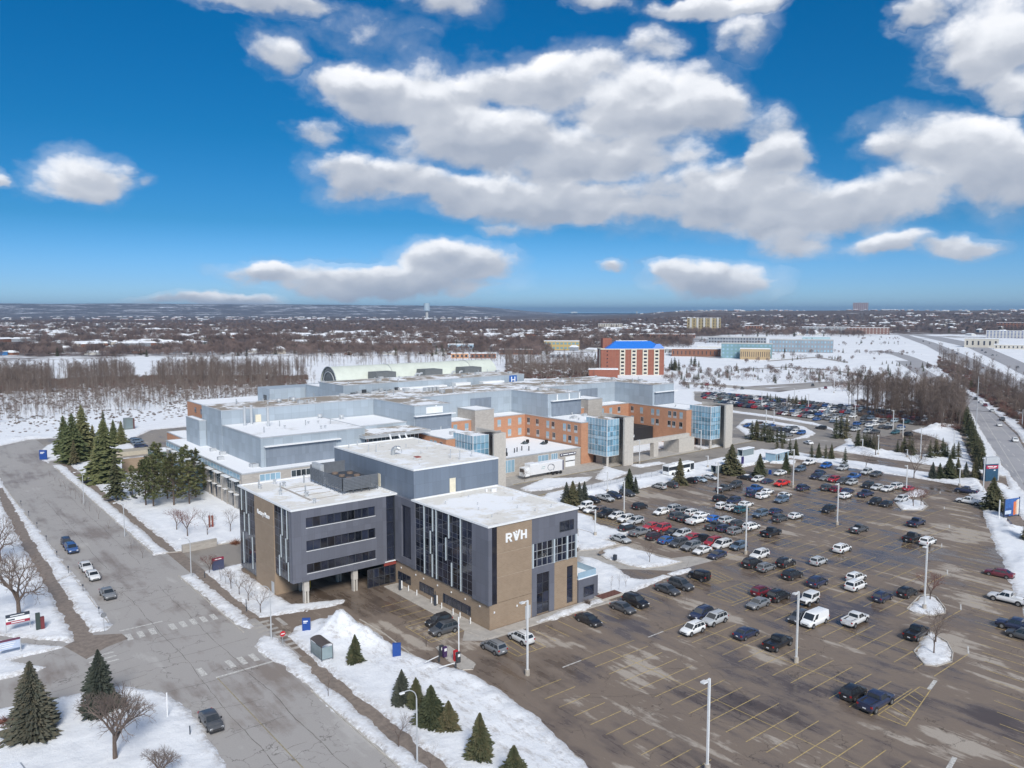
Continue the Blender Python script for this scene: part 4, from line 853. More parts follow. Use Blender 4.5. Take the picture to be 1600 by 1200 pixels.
def ward(xw, xr_l, xr_r, top=13.5):
    """wing whose west face stands at xw; the courtyard face runs left to xr_l"""
    roofed(ORANGE, xw, xr_r, 184.6, 221.4, 0, top, SNOWROOF, label="orange brick ward wing"); roofed(ORANGE, xr_l, xw-.01, 213.4, 221.4, 0, top, SNOWROOF)
    r = random.Random(int(xw))
    for y in (186.9, 190.3, 192.4, 198.2, 201.0, 206.4, 211.2):
        for z in (11.3, 7.6): ward_window('x', xw-.002, y+r.uniform(-.3, .3), z, style=r.choice((0, 1, 1, 2, 0)))
    for x in np.arange(xr_l+2, xw-1.5, 4.6):
        for z in (11.3, 7.6): ward_window('y', 213.398, float(x), z, style=r.choice((0, 1, 1, 2)))
ward(124, 112, 137); ward(177, 145, 191); ward(230.5, 200, 244)
for x0, x1 in ((153.5, 161.5), (206, 213.5)):
    roofed(STONE, x0, x1, 211.2, 221.3, 0, 16.8, SNOWROOF, name="stair_tower"); wallgrid(hos, 'y', 213.2, x1+.1, x1+1.2, 6, 15.5, 1, 5, WGLASS, WHITE, -1)
# glazed corner towers beside concrete fin walls
def glass_tower(xg, top=15.3):
    x1, y0, y1 = xg+5.6, 175.8, 185.5
    hb("tower_core", HDARK, xg+.3, x1, y0+.3, y1, 3.4, top-.4); zs = [3.35, 4.9, 8.6, 9.9, 13.0, top]
    for face, pl, u0, u1, n in (('x', xg+.15, y0, y1, 7), ('y', y0+.15, xg, x1, 4)):
        us = [u0+(u1-u0)*i/n for i in range(n+1)]
        for zs_, m_ in (([3.35, 4.9], SPAN), ([4.9, 6.7, 8.6], BGLASS), ([8.6, 9.8], SPAN), ([9.8, 11.3, 13.0], BGLASS), ([13.0, top], SPAN)):
            wallgrid(hos, face, pl, 0, 0, 0, 0, 0, 0, m_, WHITE, -1, us=us, zs=zs_, frame=.035, fname='curtain_wall_frame')
    hb("soffit", LGREY, xg+.1, x1, y0+.1, y1, 3.2, 3.34); hb("roof", GRAVEL, xg+.2, x1, y0+.2, y1, top-.4, top-.1)
    hb("fin_wall", STONE if False else bpy.data.materials['pale_concrete'], x1+.01, x1+4.2, 173.4, 174.1, 0, 15.7); hb("wall", bpy.data.materials['pale_concrete'], x1+3.5, x1+4.19, 174.11, 187, 0, 15.7); hb("roof_well_shade", DARKIN, x1+.05, x1+3.5, 174.11, 180, 15.0, 15.2)  # thin near-black slab paints the shade down the roof well
    wallgrid(hos, 'x', x1+4.25, 174.5, 178, .5, 15, 2, 8, BGLASS, WHITE, 1); hb("wall", STONE, xg+2.8, x1+3.4, 180.5, 187, 0, 3.2)
    MB().cyl((xg+.8,176.3,0),(xg+.8,176.3,3.3), .42, n=12).build("column", bpy.data.materials['pale_concrete'], hos); MB().cyl((xg+3,178.3,0),(xg+3,178.3,3.3), .25, n=10).build("column", bpy.data.materials['pale_concrete'], hos)
    hb("door", DGREY, xg+2.72, xg+2.79, 183.5, 184.6, 0, 2.3)
for xg in (127.0, 180.0, 233.4): glass_tower(xg)
# ambulance garage between the first two towers
roofed(STONE, 135.3, 176.4, 184.2, 213.3, 0, 5.5, SNOWROOF, name="garage_wall")
for x0, x1, z0 in ((137.5,141.2,1.2),(144.5,148.6,1.2),(158,162.3,2.2),(163.5,166.2,2.2)): wallgrid(hos, 'y', 184.15, x0, x1, z0, 5.0, 3, 1, SPAN, WHITE, -1)
hb("garage_door", WHITE, 169.6, 173.7, 184.02, 184.19, 0, 3.3); hb("garage_window_strip", DGREY, 169.6, 173.7, 183.97, 184.019, 1.7, 2.0)
hb("sign_panel", mat('charcoal_sign', (.05,.05,.09), .6), 167.2, 174.2, 183.98, 184.1, 3.75, 4.55)
for q_ in ((167.5,168.1,3.98,4.3),(168.5,170.6,3.98,4.28),(170.9,173.0,4.0,4.3),(173.3,173.9,4.0,4.4)): hb("sign_lettering", LET, q_[0], q_[1], 183.955, 183.979, q_[2], q_[3])
for k, x in enumerate((139,142.4,145.6,147,150.2,151.4,153.3,155,157.6,159.2)): hb("snow_guard", DGREY, x, x+.25, 190+(k%3)*.8, 190.25+(k%3)*.8, 5.66, 7.1)
for x, y in ((166.5,201),(171,196.5)):
    MB().add([(x-1,y-1,5.66),(x+1,y-1,5.66),(x+1,y+1,5.66),(x-1,y+1,5.66),(x,y,6.8)], [(0,1,4),(1,2,4),(2,3,4),(3,0,4)]).build("skylight", WGLASS, hos); hb("roof_fan", BLACK, x+1.6, x+2.4, y+.4, y+1.2, 5.66, 6.8)
hb("roof_fan", BLACK, 147.6, 148.4, 187.2, 188, 5.66, 6.7)
# porte-cochere bridge between towers two and three
PC = bpy.data.materials['pale_concrete']
hb("canopy_beam", PC, 188.5, 224.5, 178.2, 179.4, 4.9, 6.4); hb("pier", PC, 205.0, 207.4, 177.9, 179.6, 0, 4.9); hb("pier", PC, 218.5, 227, 178.0, 185, 0, 4.85)
roofed(WHITE, 189, 204, 186, 212, 6.0, 6.6, SNOWROOF, name="canopy_roof"); hb("entrance_shade_block", DARKIN, 191.3, 229.8, 200, 213, 0, 5.9)  # solid near-black block: the entrance's shade is put into its colour
for x in (193, 198, 203): hb("column", PC, x, x+.5, 187.5, 188, 0, 6)
roofed(STONE, 228, 238, 184.62, 200, 0, 4.6, SNOWROOF) if False else None
# details of the west stone wing: tall windows, blue clerestory, sunshades, projecting bay
def tall_bay(y0, y1, z0, z1, m=WGLASS, n=2): wallgrid(hos, 'x', 67.95, y0, y1, z0, z1, n, 2, m, LGREY, -1, frame=.05)
wallgrid(hos, 'x', 67.94, 193, 257.4, 8.0, 9.35, 26, 1, SPAN, LGREY, -1, frame=.06, fname='clerestory_frame')
for y in (193.4, 199.5, 206.5, 212.6): tall_bay(y, y+3.9, 4.6, 7.7, n=3); hb("sunshade", WHITE, 66.6, 67.8, y-.2, y+4.1, 7.72, 7.86)
for y in (194.2, 198.2, 202.6, 207, 211, 215): hb("window", DGLASS, 67.9, 67.99, y, y+.9, .6, 4.0); hb("sunshade", WHITE, 67.0, 67.89, y-.5, y+1.4, 4.1, 4.2)
for y in (240.5, 246, 251.5): tall_bay(y, y+2.6, 4.6, 7.7, n=2); hb("sunshade", WHITE, 66.7, 67.8, y-.2, y+2.8, 7.72, 7.86)
for k in range(14):
    hb("wall_pier", STONE, 67.75, 67.99, 192.2+k*4.9+ (0 if k%2 else .6), 192.6+k*4.9+(0 if k%2 else .6), 0, 7.9)
wallgrid(hos, 'x', 63.0, 222, 238, .3, 7.6, 8, 3, SPAN, DGREY, -1); wallgrid(hos, 'y', 221.9, 63, 67.7, .3, 7.6, 2, 3, BGLASS, DGREY, -1)
hb("wall", STONE, 63.1, 67.99, 222.1, 238, 0, 7.6); roofed(LGREY, 62.8, 67.9, 221.7, 238.2, 7.62, 7.9, SNOWROOF, name="bay_roof")
for k in range(6):
    x = 72.5+k*8.3
    wallgrid(hos, 'y', 191.94, x, x+5.4, 5.6, 9.0, 4, 2, WGLASS if k % 2 else SPAN, WHITE, -1, frame=.05)
roofed(mat('green_panel', (.10,.16,.14), .6), 64.5, 69.9, 258.2, 266, 0, 6, SNOWROOF); wallgrid(hos, 'y', 258.1, 66.5, 69.5, 2, 5.2, 1, 1, WGLASS, LGREY, -1)
MB().box(56, 70, 262, 262.5, 0, 4.5).build("garden_wall", TAN, label="low tan brick wall closing the service yard behind the pines", cat="wall")
# low timber-coloured shed roof by the west yard

# roof edge of a neighbouring house, cut off by the lower left corner
nb_ = empty("neighbour_house", (2, 84, 0), 0, label="snow-covered roof corner with grey eaves at the bottom left corner", cat="house")
mb = MB(); x_, y_ = G(0, 1235, 4.0); mb.prism([(x_-9,y_-8),(x_+3.6,y_-8),(x_+2.0,y_+3.6),(x_-9,y_+3.2)], 4.2, 4.5); mb.build('roof', SNOW, nb_)
mb = MB(); mb.prism([(x_-9.2,y_-8.2),(x_+3.9,y_-8.2),(x_+2.25,y_+3.9),(x_-9.2,y_+3.5)], 3.9, 4.19); mb.build('eaves', LGREY, nb_); MB().box(x_-8.6,x_+1.4,y_-7.6,y_+2.6,0,3.89).build('wall', TAN, nb_)

# small roof equipment over the hospital and office roofs
_rv = random.Random(8)
vent_a = MB().cyl((0,0,0),(0,0,.7), .22, n=8).cyl((0,0,.7),(0,0,.85), .38, n=8).mesh('roof_vent', LGREY); vent_b = MB().box(-.8,.8,-.6,.6,0,.9).mesh('roof_unit', LGREY); vent_c = MB().cyl((0,0,0),(0,0,1.6), .13, n=6).mesh('vent_pipe', STEEL)
for x0, x1, y0, y1, z, n_ in ((77,103,200,225,17.36,9),(78,122,229,243,21.56,14),(140,176,224,244,21.56,14),(179,191,204,220,21.56,5),(194,230,224,244,21.56,12),(233,242,204,244,21.56,6),(127,204,250,267,24.16,16),(70,74,196,236,9.66,6),(126,136,187,211,13.66,4),(179,190,188,211,13.66,6),(232,243,188,211,13.66,4),(128,136,204,243,21.56,6)):
    for k in range(n_):
        me = _rv.choice((vent_a, vent_a, vent_b, vent_c)); x, y = _rv.uniform(x0, x1), _rv.uniform(y0, y1); link(me.name.split('.')[0], me, hos, (x-68, y-184, z))
for k in range(12): x, y = _rv.uniform(54, 63), _rv.uniform(126, 147); link('roof_vent', vent_a if k % 3 else vent_c, rvh, (x-72, y-95.5, 16.6))
# ------------------------------------------------------------------ vehicles
def m_car():
    m, n, l, b = newmat('car_paint'); oi = n.new('ShaderNodeObjectInfo'); src = ncoord(n)
    salt_noise = nnoise(n, l, src, 1.3, 5, .7); sx = n.new('ShaderNodeSeparateXYZ'); tc = n.new('ShaderNodeTexCoord'); l.new(tc.outputs['Object'], sx.inputs[0])
    salt = nmath(n, l, 'MULTIPLY', nval(n, l, sx.outputs[2], .25, .85, 1, 0), nval(n, l, salt_noise, .35, .65), True)  # road salt film, patchy by noise and heavier low on the body
    l.new(nmix(n, l, nmath(n, l, 'MULTIPLY', salt, .45), oi.outputs['Color'], (.22,.20,.19)), b.inputs['Base Color'])
    b.inputs['Roughness'].default_value = .38; b.inputs['Coat Weight'].default_value = .5; b.inputs['Coat Roughness'].default_value = .12
    return m
PAINT = m_car(); CGLASS = m_glass('car_glass', (.03,.037,.045), .07, .3, .7); TYRE = BLACK; RIM = mat('alloy_rim', (.38,.39,.40), .35, .7, .15)
LAMP = mat('headlamp_lens', (.75,.77,.80), .15, var=.02); TAIL = mat('tail_lamp_lens', (.35,.02,.02), .25, var=.1); TRIM = mat('dark_trim', (.03,.03,.033), .6); PLATE = mat('number_plate', (.75,.76,.78), .5, var=.02)
CC = {'white':(.78,.79,.80),'silver':(.47,.49,.51),'grey':(.19,.20,.215),'darkgrey':(.075,.08,.09),'black':(.018,.018,.022),'navy':(.028,.038,.085),'blue':(.03,.10,.30),'brightblue':(.02,.13,.48),
      'steel':(.12,.17,.24),'iceblue':(.38,.47,.55),'teal':(.03,.11,.14),'red':(.38,.03,.045),'brightred':(.62,.03,.02),'maroon':(.14,.015,.03),'maroonblack':(.05,.025,.035),'brown':(.17,.12,.10)}
CNAME = {'darkgrey':'dark grey','brightblue':'bright blue','steel':'steel blue','iceblue':'pale blue','brightred':'bright red','maroonblack':'very dark maroon','navy':'navy blue'}
# side profiles: stations (x, z_bottom, z_belt, half width); cabin: belt x0..x1, roof x2..x3, roof z, belt z
SPEC = {
 'sedan': dict(st=[(-2.38,.42,.74,.72),(-2.28,.30,.95,.84),(-1.7,.24,1.02,.91),(-.2,.22,.98,.92),(.95,.22,.93,.92),(1.75,.24,.86,.90),(2.2,.28,.74,.82),(2.38,.38,.58,.68)], cab=(-1.95,1.15,-1.15,.35,1.45,.95), wh=(-1.40,1.42,.33), hw=.9, n=2),
 'suv': dict(st=[(-2.30,.50,.90,.76),(-2.24,.36,1.06,.88),(-1.6,.30,1.10,.94),(0,.28,1.08,.95),(1.05,.28,1.06,.95),(1.8,.30,1.0,.92),(2.22,.36,.86,.84),(2.32,.46,.70,.72)], cab=(-2.26,1.22,-1.85,.45,1.72,1.05), wh=(-1.38,1.42,.37), hw=.93, n=3),
 'minivan': dict(st=[(-2.5,.48,.95,.80),(-2.45,.34,1.06,.92),(-1.6,.26,1.08,.98),(0,.24,1.06,.99),(1.2,.24,1.02,.98),(1.95,.28,.92,.93),(2.42,.34,.76,.82),(2.52,.44,.6,.7)], cab=(-2.46,1.55,-2.15,.65,1.78,1.03), wh=(-1.5,1.55,.35), hw=.97, n=3),
 'van': dict(st=[(-2.75,.50,1.1,.95),(-2.7,.36,1.2,.98),(-1.6,.30,1.2,1.0),(0,.28,1.2,1.0),(1.4,.28,1.18,1.0),(2.2,.30,1.05,.95),(2.6,.36,.92,.86),(2.7,.46,.7,.78)], cab=(-2.72,1.95,-2.62,1.15,2.1,1.15), wh=(-1.75,1.75,.36), hw=.98, n=1),
 'jeep': dict(st=[(-2.0,.55,1.10,.80),(-1.97,.48,1.14,.82),(-1.3,.46,1.16,.84),(0,.45,1.16,.84),(.75,.45,1.15,.82),(1.3,.50,1.12,.72),(1.9,.52,1.08,.66),(2.0,.56,.95,.62)], cab=(-1.96,.72,-1.9,.45,1.85,1.14), wh=(-1.25,1.4,.41), hw=.9, n=2),
 'pickup': dict(st=[(-2.85,.62,1.02,.92),(-2.82,.50,1.14,.96),(-1.9,.44,1.16,.98),(-.7,.42,1.16,.98),(.9,.42,1.14,.98),(1.5,.42,1.14,.98),(2.6,.44,1.06,.94),(2.85,.52,.86,.86)], cab=(-.75,1.45,-.6,.7,1.88,1.14), wh=(-1.85,1.85,.41), hw=.97, n=2),
}
VM = {}
def veh_meshes(kind):
    if kind in VM: return VM[kind]
    S = SPEC[kind]; mb = MB(); st = S['st']; rows = []
    for x, zb, zt, hw in st:
        pr = [(hw*.90, zb), (hw, zb+.14), (hw*1.0, (zb+zt)/2+.05), (hw*.975, zt-.10), (hw*.90, zt-.01), (hw*.45, zt+.035)]
        ring = [(x, -a, b) for a, b in pr]+[(x, a, b) for a, b in pr[::-1]]; rows.append(ring)
    n = len(rows[0]); vs = [p for r in rows for p in r]
    fs = [(i*n+j, i*n+(j+1) % n, (i+1)*n+(j+1) % n, (i+1)*n+j) for i in range(len(rows)-1) for j in range(n)]+[tuple(range(n-1, -1, -1)), tuple(range((len(rows)-1)*n, len(rows)*n))]
    mb.add(vs, fs)
    x0, x1, x2, x3, zr, zb = S['cab']; hw = S['hw']; tw = hw*.80 if kind not in ('van', 'jeep') else hw*.9; bw = hw*.965
    zb2 = zb-.03
    def bez(t, a, b): return a+(b-a)*t
    cb = [(x0,-bw,zb2),(x1,-bw,zb2),(x1,bw,zb2),(x0,bw,zb2)]; sr = .06
    rf = [(x2,-tw,zr-sr),(x3,-tw,zr-sr),(x3,tw,zr-sr),(x2,tw,zr-sr)]; rt = [(x2+.14,-tw+.14,zr),(x3-.2,-tw+.14,zr),(x3-.2,tw-.14,zr),(x2+.14,tw-.14,zr)]
    mb.add(cb+rf+rt, [(0,1,5,4),(1,2,6,5),(2,3,7,6),(3,0,4,7),(4,5,9,8),(5,6,10,9),(6,7,11,10),(7,4,8,11),(8,9,10,11)])
    if kind == 'pickup':                       # load bed: raised sides round a dark floor
        pass
    body = mb.mesh(kind+'_body', PAINT, True)
    try: body.set_sharp_from_angle(angle=math.radians(38))
    except Exception: pass
    # glass, slightly proud of the cabin
    g = MB()
    def lerp(a, b, t): return tuple(a[k]+(b[k]-a[k])*t for k in range(3))
    def panel(mbx, a, b, c_, d, u0, u1, v0, v1, off):
        def P(u, v): return lerp(lerp(a, b, u), lerp(d, c_, u), v)
        q = [P(u0, v0), P(u1, v0), P(u1, v1), P(u0, v1)]; nrm = (Vector(q[1])-Vector(q[0])).cross(Vector(q[3])-Vector(q[0])).normalized()*off
        mbx.add([tuple(Vector(p)+nrm) for p in q], [(0,1,2,3)])
    panel(g, cb[1], cb[2], rf[2], rf[1], .06, .94, .10, .95, .012)
    panel(g, cb[3], cb[0], rf[0], rf[3], .08, .92, .22 if kind != 'sedan' else .1, .9, .012)
    side = [(.06, .94)] if kind == 'van' else None
    n = S['n']; cuts = {3: [.05,.33,.36,.64,.67,.93], 2: [.10,.47,.50,.90], 1: [.74,.93]}[n]
    if kind == 'minivan': cuts = [.04,.32,.35,.62,.65,.92]
    for k in range(0, len(cuts), 2):
        panel(g, cb[0], cb[1], rf[1], rf[0], cuts[k], cuts[k+1], .16, .93, .012)
        panel(g, cb[2], cb[3], rf[3], rf[2], 1-cuts[k+1], 1-cuts[k], .16, .93, .012)
    glass = g.mesh('glass', CGLASS)
    w = MB(); r = S['wh'][2]; w.cyl((0,-.11,0),(0,.11,0), r, n=16); wheel = w.mesh('wheel', TYRE)
    w = MB(); w.cyl((0,-.118,0),(0,.118,0), r*.62, n=12); rim = w.mesh('rim', RIM)
    a = MB()
    for wx in S['wh'][:2]:
        for s in (-1, 1): a.cyl((wx, s*(hw+.0), r+.05), (wx, s*(hw+.012+.02), r+.05), r*1.18, n=14)
    a.box(st[0][0]+.02, st[-1][0]-.02, -hw*.9, hw*.9, st[3][1]-.06, st[3][1]+.1)
    fx = st[-1][0]; a.box(fx-.06, fx+.02, -.5, .5, st[-1][1]+.05, st[-1][2]-.02)
    if kind == 'pickup': a.box(-2.68, -.85, -.78, .78, 1.13, 1.185)
    trim = a.mesh('trim', TRIM)
    hl = MB(); hx = st[-2][0]; hz = st[-2][2]-.14; hl.box(hx-.02, hx+.10, -.16, .16, hz-.09, hz+.08); headl = hl.mesh('headlight', LAMP)
    tl = MB(); tx = st[0][0]; tz = st[1][2]-.12; tl.box(tx-.015, tx+.14, -.12, .12, tz-.12, tz+.1); taill = tl.mesh('taillight', TAIL)
    pm = MB(); pm.box(tx-.03, tx-.01, -.2, .2, .62, .76); plate = pm.mesh('number_plate', PLATE)
    mi = MB(); mi.box(x1-.35, x1-.18, -.11, .11, zb+.02, zb+.2); mir = mi.mesh('wing_mirror', TRIM)
    parts = [('body', body, (0,0,0)), ('glass', glass, (0,0,0)), ('trim', trim, (0,0,0))]
    for wx in S['wh'][:2]:
        for s in (-1, 1): parts.append(('wheel', wheel, (wx, s*(hw-.06), r)))
    for s in (-1, 1): parts += [('headlight', headl, (0, s*(st[-2][3]-.22), 0)), ('taillight', taill, (0, s*(st[1][3]-.10), 0)), ('wing_mirror', mir, (0, s*(hw+.03), 0))]
    parts.append(('number_plate', plate, (0, 0, 0)))
    if kind == 'pickup':
        bw_ = MB()
        for bx in ((-2.85,-2.70,-.93,.93),(-2.70,-.8,-.95,-.80),(-2.70,-.8,.80,.95)): bw_.box(bx[0], bx[1], bx[2], bx[3], 1.12, 1.30)
        parts.append(('load_bed', bw_.mesh('load_bed', PAINT), (0,0,0)))
    if kind in ('suv', 'minivan'):
        rr = MB()
        for s in (-1, 1): rr.box(x2+.2, x3-.3, s*tw*.86-.025, s*tw*.86+.025, zr+.01, zr+.06)
        parts.append(('roof_rail', rr.mesh('roof_rail', TRIM), (0,0,0)))
    if kind == 'jeep':
        sp = MB(); sp.cyl((-2.02,0,.98),(-2.24,0,.98), .39, n=14); parts.append(('spare_wheel', sp.mesh('spare_wheel', TYRE), (0,0,0)))
    VM[kind] = (parts, rim); return VM[kind]
VNAME = {'sedan': ('parked_car', 'car'), 'suv': ('parked_suv', 'suv'), 'minivan': ('parked_minivan', 'minivan'), 'van': ('parked_van', 'van'), 'jeep': ('parked_off_roader', 'off-roader'), 'pickup': ('pickup_truck', 'pickup truck')}
ALLCARS = []
def vehicle(kind, colour, x, y, rz, group, label=None, z=0.0, snow=0):
    nm, cat = VNAME[kind]; parts, rim = veh_meshes(kind); r = random.Random(int(x*31+y*17))
    root = empty(nm, (x, y, z), rz, label, cat, group); sc = r.uniform(.97, 1.04) if kind != 'suv' else r.uniform(.93, 1.05); root.scale = (sc, sc, sc*r.uniform(.98, 1.03))
    c_ = CC[colour]; v = r.uniform(.85, 1.15)
    for pn, me, loc in parts:
        o = link(pn, me, root, loc)
        if pn in ('body', 'load_bed'): o.color = (min(1, c_[0]*v), min(1, c_[1]*v), min(1, c_[2]*v), 1)
        if pn == 'wheel': link('rim', rim, o)
    if snow:
        s_ = MB(); zr = SPEC[kind]['cab'][4]; a, b = SPEC[kind]['cab'][2:4]
        if snow == 2: s_.prism([(-2.4,-.3),(-1.9,-.6),(-1.2,-.45),(-1.1,.3),(-1.7,.55),(-2.3,.35)], 1.19, 1.27)
        else: s_.box(a+.15, b-.25, -.62, .62, zr-.01, zr+.09)
        s_.build('snow_patch', SNOW, root, world=False)
    ALLCARS.append((root, kind, colour)); return root
CARS = """925 779.5 sedan black -y N
945.5 777.5 pickup silver -y N
960 773.5 suv navy -y N
980 770 suv darkgrey -y N
919 790 jeep white -x A
929 795 sedan white -x A
938 796 suv brown -x A
953 801 pickup black -x A
967 804 suv white -x A
980 809 suv white -x A
997 812 suv silver -x A
1000 790 suv black +x L
1034.5 798.5 suv white -x C
983 824 suv black +x B
999 831 pickup grey +x B
1023 837 suv maroonblack +x B
1044 842 sedan blue +x B
1062 847 suv darkgrey -x B
1082 852 suv grey -x B
1098 858 sedan white -x B
1121 865 sedan navy -x B
1020 820 sedan red -x D
1037 824 suv red -x D
1053 830 sedan black -x D
1070 832 suv silver -x D
1085 837 sedan red -x D
1103 841 pickup black +x D
1118 845 suv red -x D
1134 848 minivan white -x D
1154 852 suv steel -x D
1057 793 minivan silver +x C
1066 800 suv grey +x C
1057 805 suv darkgrey +x E
1071 809 sedan black +x E
1090 812.5 pickup white +x E
1083 800 suv white +x C
1097 803 sedan white +x C
1116 809 sedan brightblue +x C
1117 821.5 pickup darkgrey +x E
1134 824 suv navy +x E
1151 828 suv grey +x E
1140 811 suv silver +x C
1154 817 suv darkgrey +x C
1177 821 suv white +x C
1203 832 pickup black +x C
1127 778 suv black +x F
1150 781 suv navy -x G
1167 786.5 sedan white +x G
1128 790 suv white +x F
1145 792 suv white +x F
1160 795 suv teal +x F
1126 764 pickup darkgrey +x F
1149 757 suv darkgrey -x F
1180 763 pickup blue +x H
1176 771 suv navy +x H
1192 774 suv white +x H
1199 767 sedan white +x I
1030 759 suv silver +y N
1048 757 suv darkgrey +y N
1079 750 suv black +y N
1093 748 sedan iceblue -y N
1110 745 sedan silver -y N
1164.5 745 sedan black +y N
1184 748 suv white -x I
1200 750.5 sedan navy +x I
1223 754.5 pickup brightred -x I
1255.5 761.5 suv navy +x J
1227 772 sedan white +x J
1221.5 780 suv steel -x J
1191 801 suv steel -x K
1213 797 sedan navy +x K
1222 808 suv darkgrey +x K
1244 804 sedan white +x K
1297 794 suv black -x K
1252 732 suv steel -x O
1268 721.5 pickup white -x O
1219 738 sedan white -x O
1291 727 suv brightblue -x O
1320 730 suv silver -x O
1284 737 suv navy +x O
1275 744 suv navy -x P
1289 746 sedan grey -x P
1302.5 748.5 suv red -x P
1316 751.5 suv darkgrey -x P
1334 744 pickup blue -x P
1332.5 752.5 suv silver -x P
1357 736 suv silver -x Q
1371 739 sedan darkgrey -x Q
1357 757 suv black -x R
1371 760 sedan silver -x R
1387.5 762.5 sedan white -x R
1404 758 minivan white +x R
1420 762 sedan red +x R
1292 761.5 suv darkgrey +x S
1307 764 suv maroon +x S
1326 766 sedan navy +x S
1323 773 suv white +x S
1356.5 770 pickup navy +x S
1369 782 suv black -x T
1387 785 sedan black -x T
1408.5 778.5 suv white -x T
1427.5 817.5 pickup navy +x U
1345 825 pickup darkgrey +x U
1425 839 pickup black +x U
1450 845 suv white +x U
1192.5 864 suv white -x V
1181 877 suv black +x V
1203 883 suv grey +x V
1233 876 suv black +x V
1244 894.5 suv black +x V
1279.5 875.5 suv silver +x V
1283 906 suv navy +x V
1193 921 suv maroon +x W
1221 928 suv black +x W
1188.8 939.4 sedan grey -x W
1264 936 jeep white -x W
1252 961 suv darkgrey -x X
1280 964.5 van white -x X
1342.5 964 pickup white +x X
1432.5 987 pickup black +x X
1379 931 suv navy +x W
1417.5 924 suv black +x W
1330 916 minivan white +x W
1339 901 suv white +x V
1320.5 854.5 suv white +x V
1220 1001 pickup black +x X
1336 1077.5 suv black +x Y
1370 1094 pickup navy +x Y
1103 955 suv navy -x Z
1121.8 964 suv silver -x Z
1085 980 suv white -x Z
1166 987 sedan navy +x Z
973.5 947 sedan darkgrey -y NB
993 938 suv black -y NB
920 966 sedan black -y NB
1043 919 sedan darkgrey -y NB
1064 912 suv darkgrey -y NB
1092.5 899 jeep black +y NB
685.5 968 suv black -x ST
693.6 981 suv darkgrey -x ST
771.6 1009 suv grey +y ST
814 994 suv white +y ST
970 840.5 sedan silver -y MV
1561 894 sedan maroon a E
1574 934 pickup white a E
1590 977 pickup navy a E
1598 990 suv darkgrey a E
1510.5 766 pickup navy a E
1514 782.5 pickup white a E
100 847 suv navy -y SW
111 856 suv blue -y SW
132 884 sedan white -y SW
140 898 sedan white -y SW
165 926 sedan grey -y SW
323.4 1125 sedan darkgrey -y SW"""
ROT = {'+x': 0, '-x': math.pi, '+y': math.pi/2, '-y': -math.pi/2, 'a': math.radians(94)}
ZONE = {'N': 'along the snowy top edge of the car park', 'L': 'alone in the aisle', 'NB': 'beside the snowy lawn right of the office building', 'ST': 'below the office building corner',
        'MV': 'driving along the aisle', 'E': 'on the far right edge of the car park', 'SW': 'by the kerb of the left street'}
spots = []
for ln_ in CARS.splitlines():
    a = ln_.split(); x, y = G(float(a[0]), float(a[1]), .8)
    hd = a[4]
    if hd in ('+x', '-x') and a[5] not in ('ST', 'L'):                        # settle into the marked stalls
        best = min((81.5+17.22*k+s*2.8 for k in range(10) for s in (-1, 1)), key=lambda v: abs(v-x))
        if abs(best-x) < 2.6: x = best*.6+x*.4
    if a[5] == 'SW': x = 28.6
    spots.append([a[2], a[3], x, y, hd, a[5], float(a[0])])
# push apart cars whose measured places overlap
for it in range(30):
    for i in range(len(spots)):
        for j in range(i):
            A, B = spots[i], spots[j]
            if A[4][-1] != B[4][-1]: continue
            dx, dy = A[2]-B[2], A[3]-B[3]
            lx, ly = (5.0, 2.2) if A[4][-1] == 'x' else (2.2, 5.2)
            if abs(dx) < lx and abs(dy) < ly:
                if A[4][-1] == 'x': s = (ly-abs(dy))/2*(1 if dy > 0 else -1)*.6; A[3] += s; B[3] -= s
                else:
                    if A[5] == 'SW': s = (ly-abs(dy))/2*(1 if dy > 0 else -1)*.6; A[3] += s; B[3] -= s
                    else: s = (lx-abs(dx))/2*(1 if dx > 0 else -1)*.6; A[2] += s; B[2] -= s
def cn(c_): return CNAME.get(c_, c_)
used_labels = {}
def near(i, lim):
    A = spots[i]; out = []
    for j, B in enumerate(spots):
        if j == i: continue
        d = math.hypot(A[2]-B[2], (A[3]-B[3])); 
        if d < lim: out.append((d, B))
    out.sort(key=lambda t: t[0]); return [b for _, b in out]
def desc(s): return cn(s[1])+' '+VNAME[s[0]][1]
for i, s in enumerate(spots):
    nb = near(i, 7.5); base = desc(s)
    z = ZONE.get(s[5], '')
    if z and s[5] in ('L', 'MV'): cands = [base+' '+z]
    else:
        cands = []
        if z: cands.append(base+' '+z)
        if len(nb) >= 1: cands.append(base+' parked beside a '+desc(nb[0]))
        if len(nb) >= 2: cands.append(base+' parked between a '+desc(nb[0])+' and a '+desc(nb[1]))
        if len(nb) >= 3: cands.append(base+' near a '+desc(nb[0])+', a '+desc(nb[1])+', a '+desc(nb[2]))
        if not nb: cands.append(base+' standing alone in the open middle of the car park')
        where = 'near' if s[3] < 85 else 'middle' if s[3] < 112 else 'far'
        side = 'left' if s[6] < 1110 else 'centre' if s[6] < 1300 else 'right'
        cands += [c_+', '+where+' '+side+' of the car park' for c_ in list(cands)]
    pick = next((c_ for c_ in cands if c_ not in used_labels), cands[-1]+' again'); used_labels[pick] = 1
    if s[0] == 'van': pick = 'white cargo van with windowless sides, parked left of a light pole'
    if s[5] == 'E' and s[0] == 'sedan': pick = 'maroon car on the right edge of the car park'
    pick = pick if len(pick.split()) <= 16 else ' '.join(pick.replace(' and a ', ', ').replace(', a ', ', ').split()[:16]).rstrip(',')
    v = vehicle(s[0], s[1], s[2], s[3], ROT[s[4]]+random.Random(i).uniform(-.03, .03), 'vehicles in and around the main car park', pick, snow=(2 if s[0] == 'pickup' and i % 3 == 0 else 1 if i in (4, 13, 48, 61, 62) else 0))
NMAIN = len(ALLCARS)
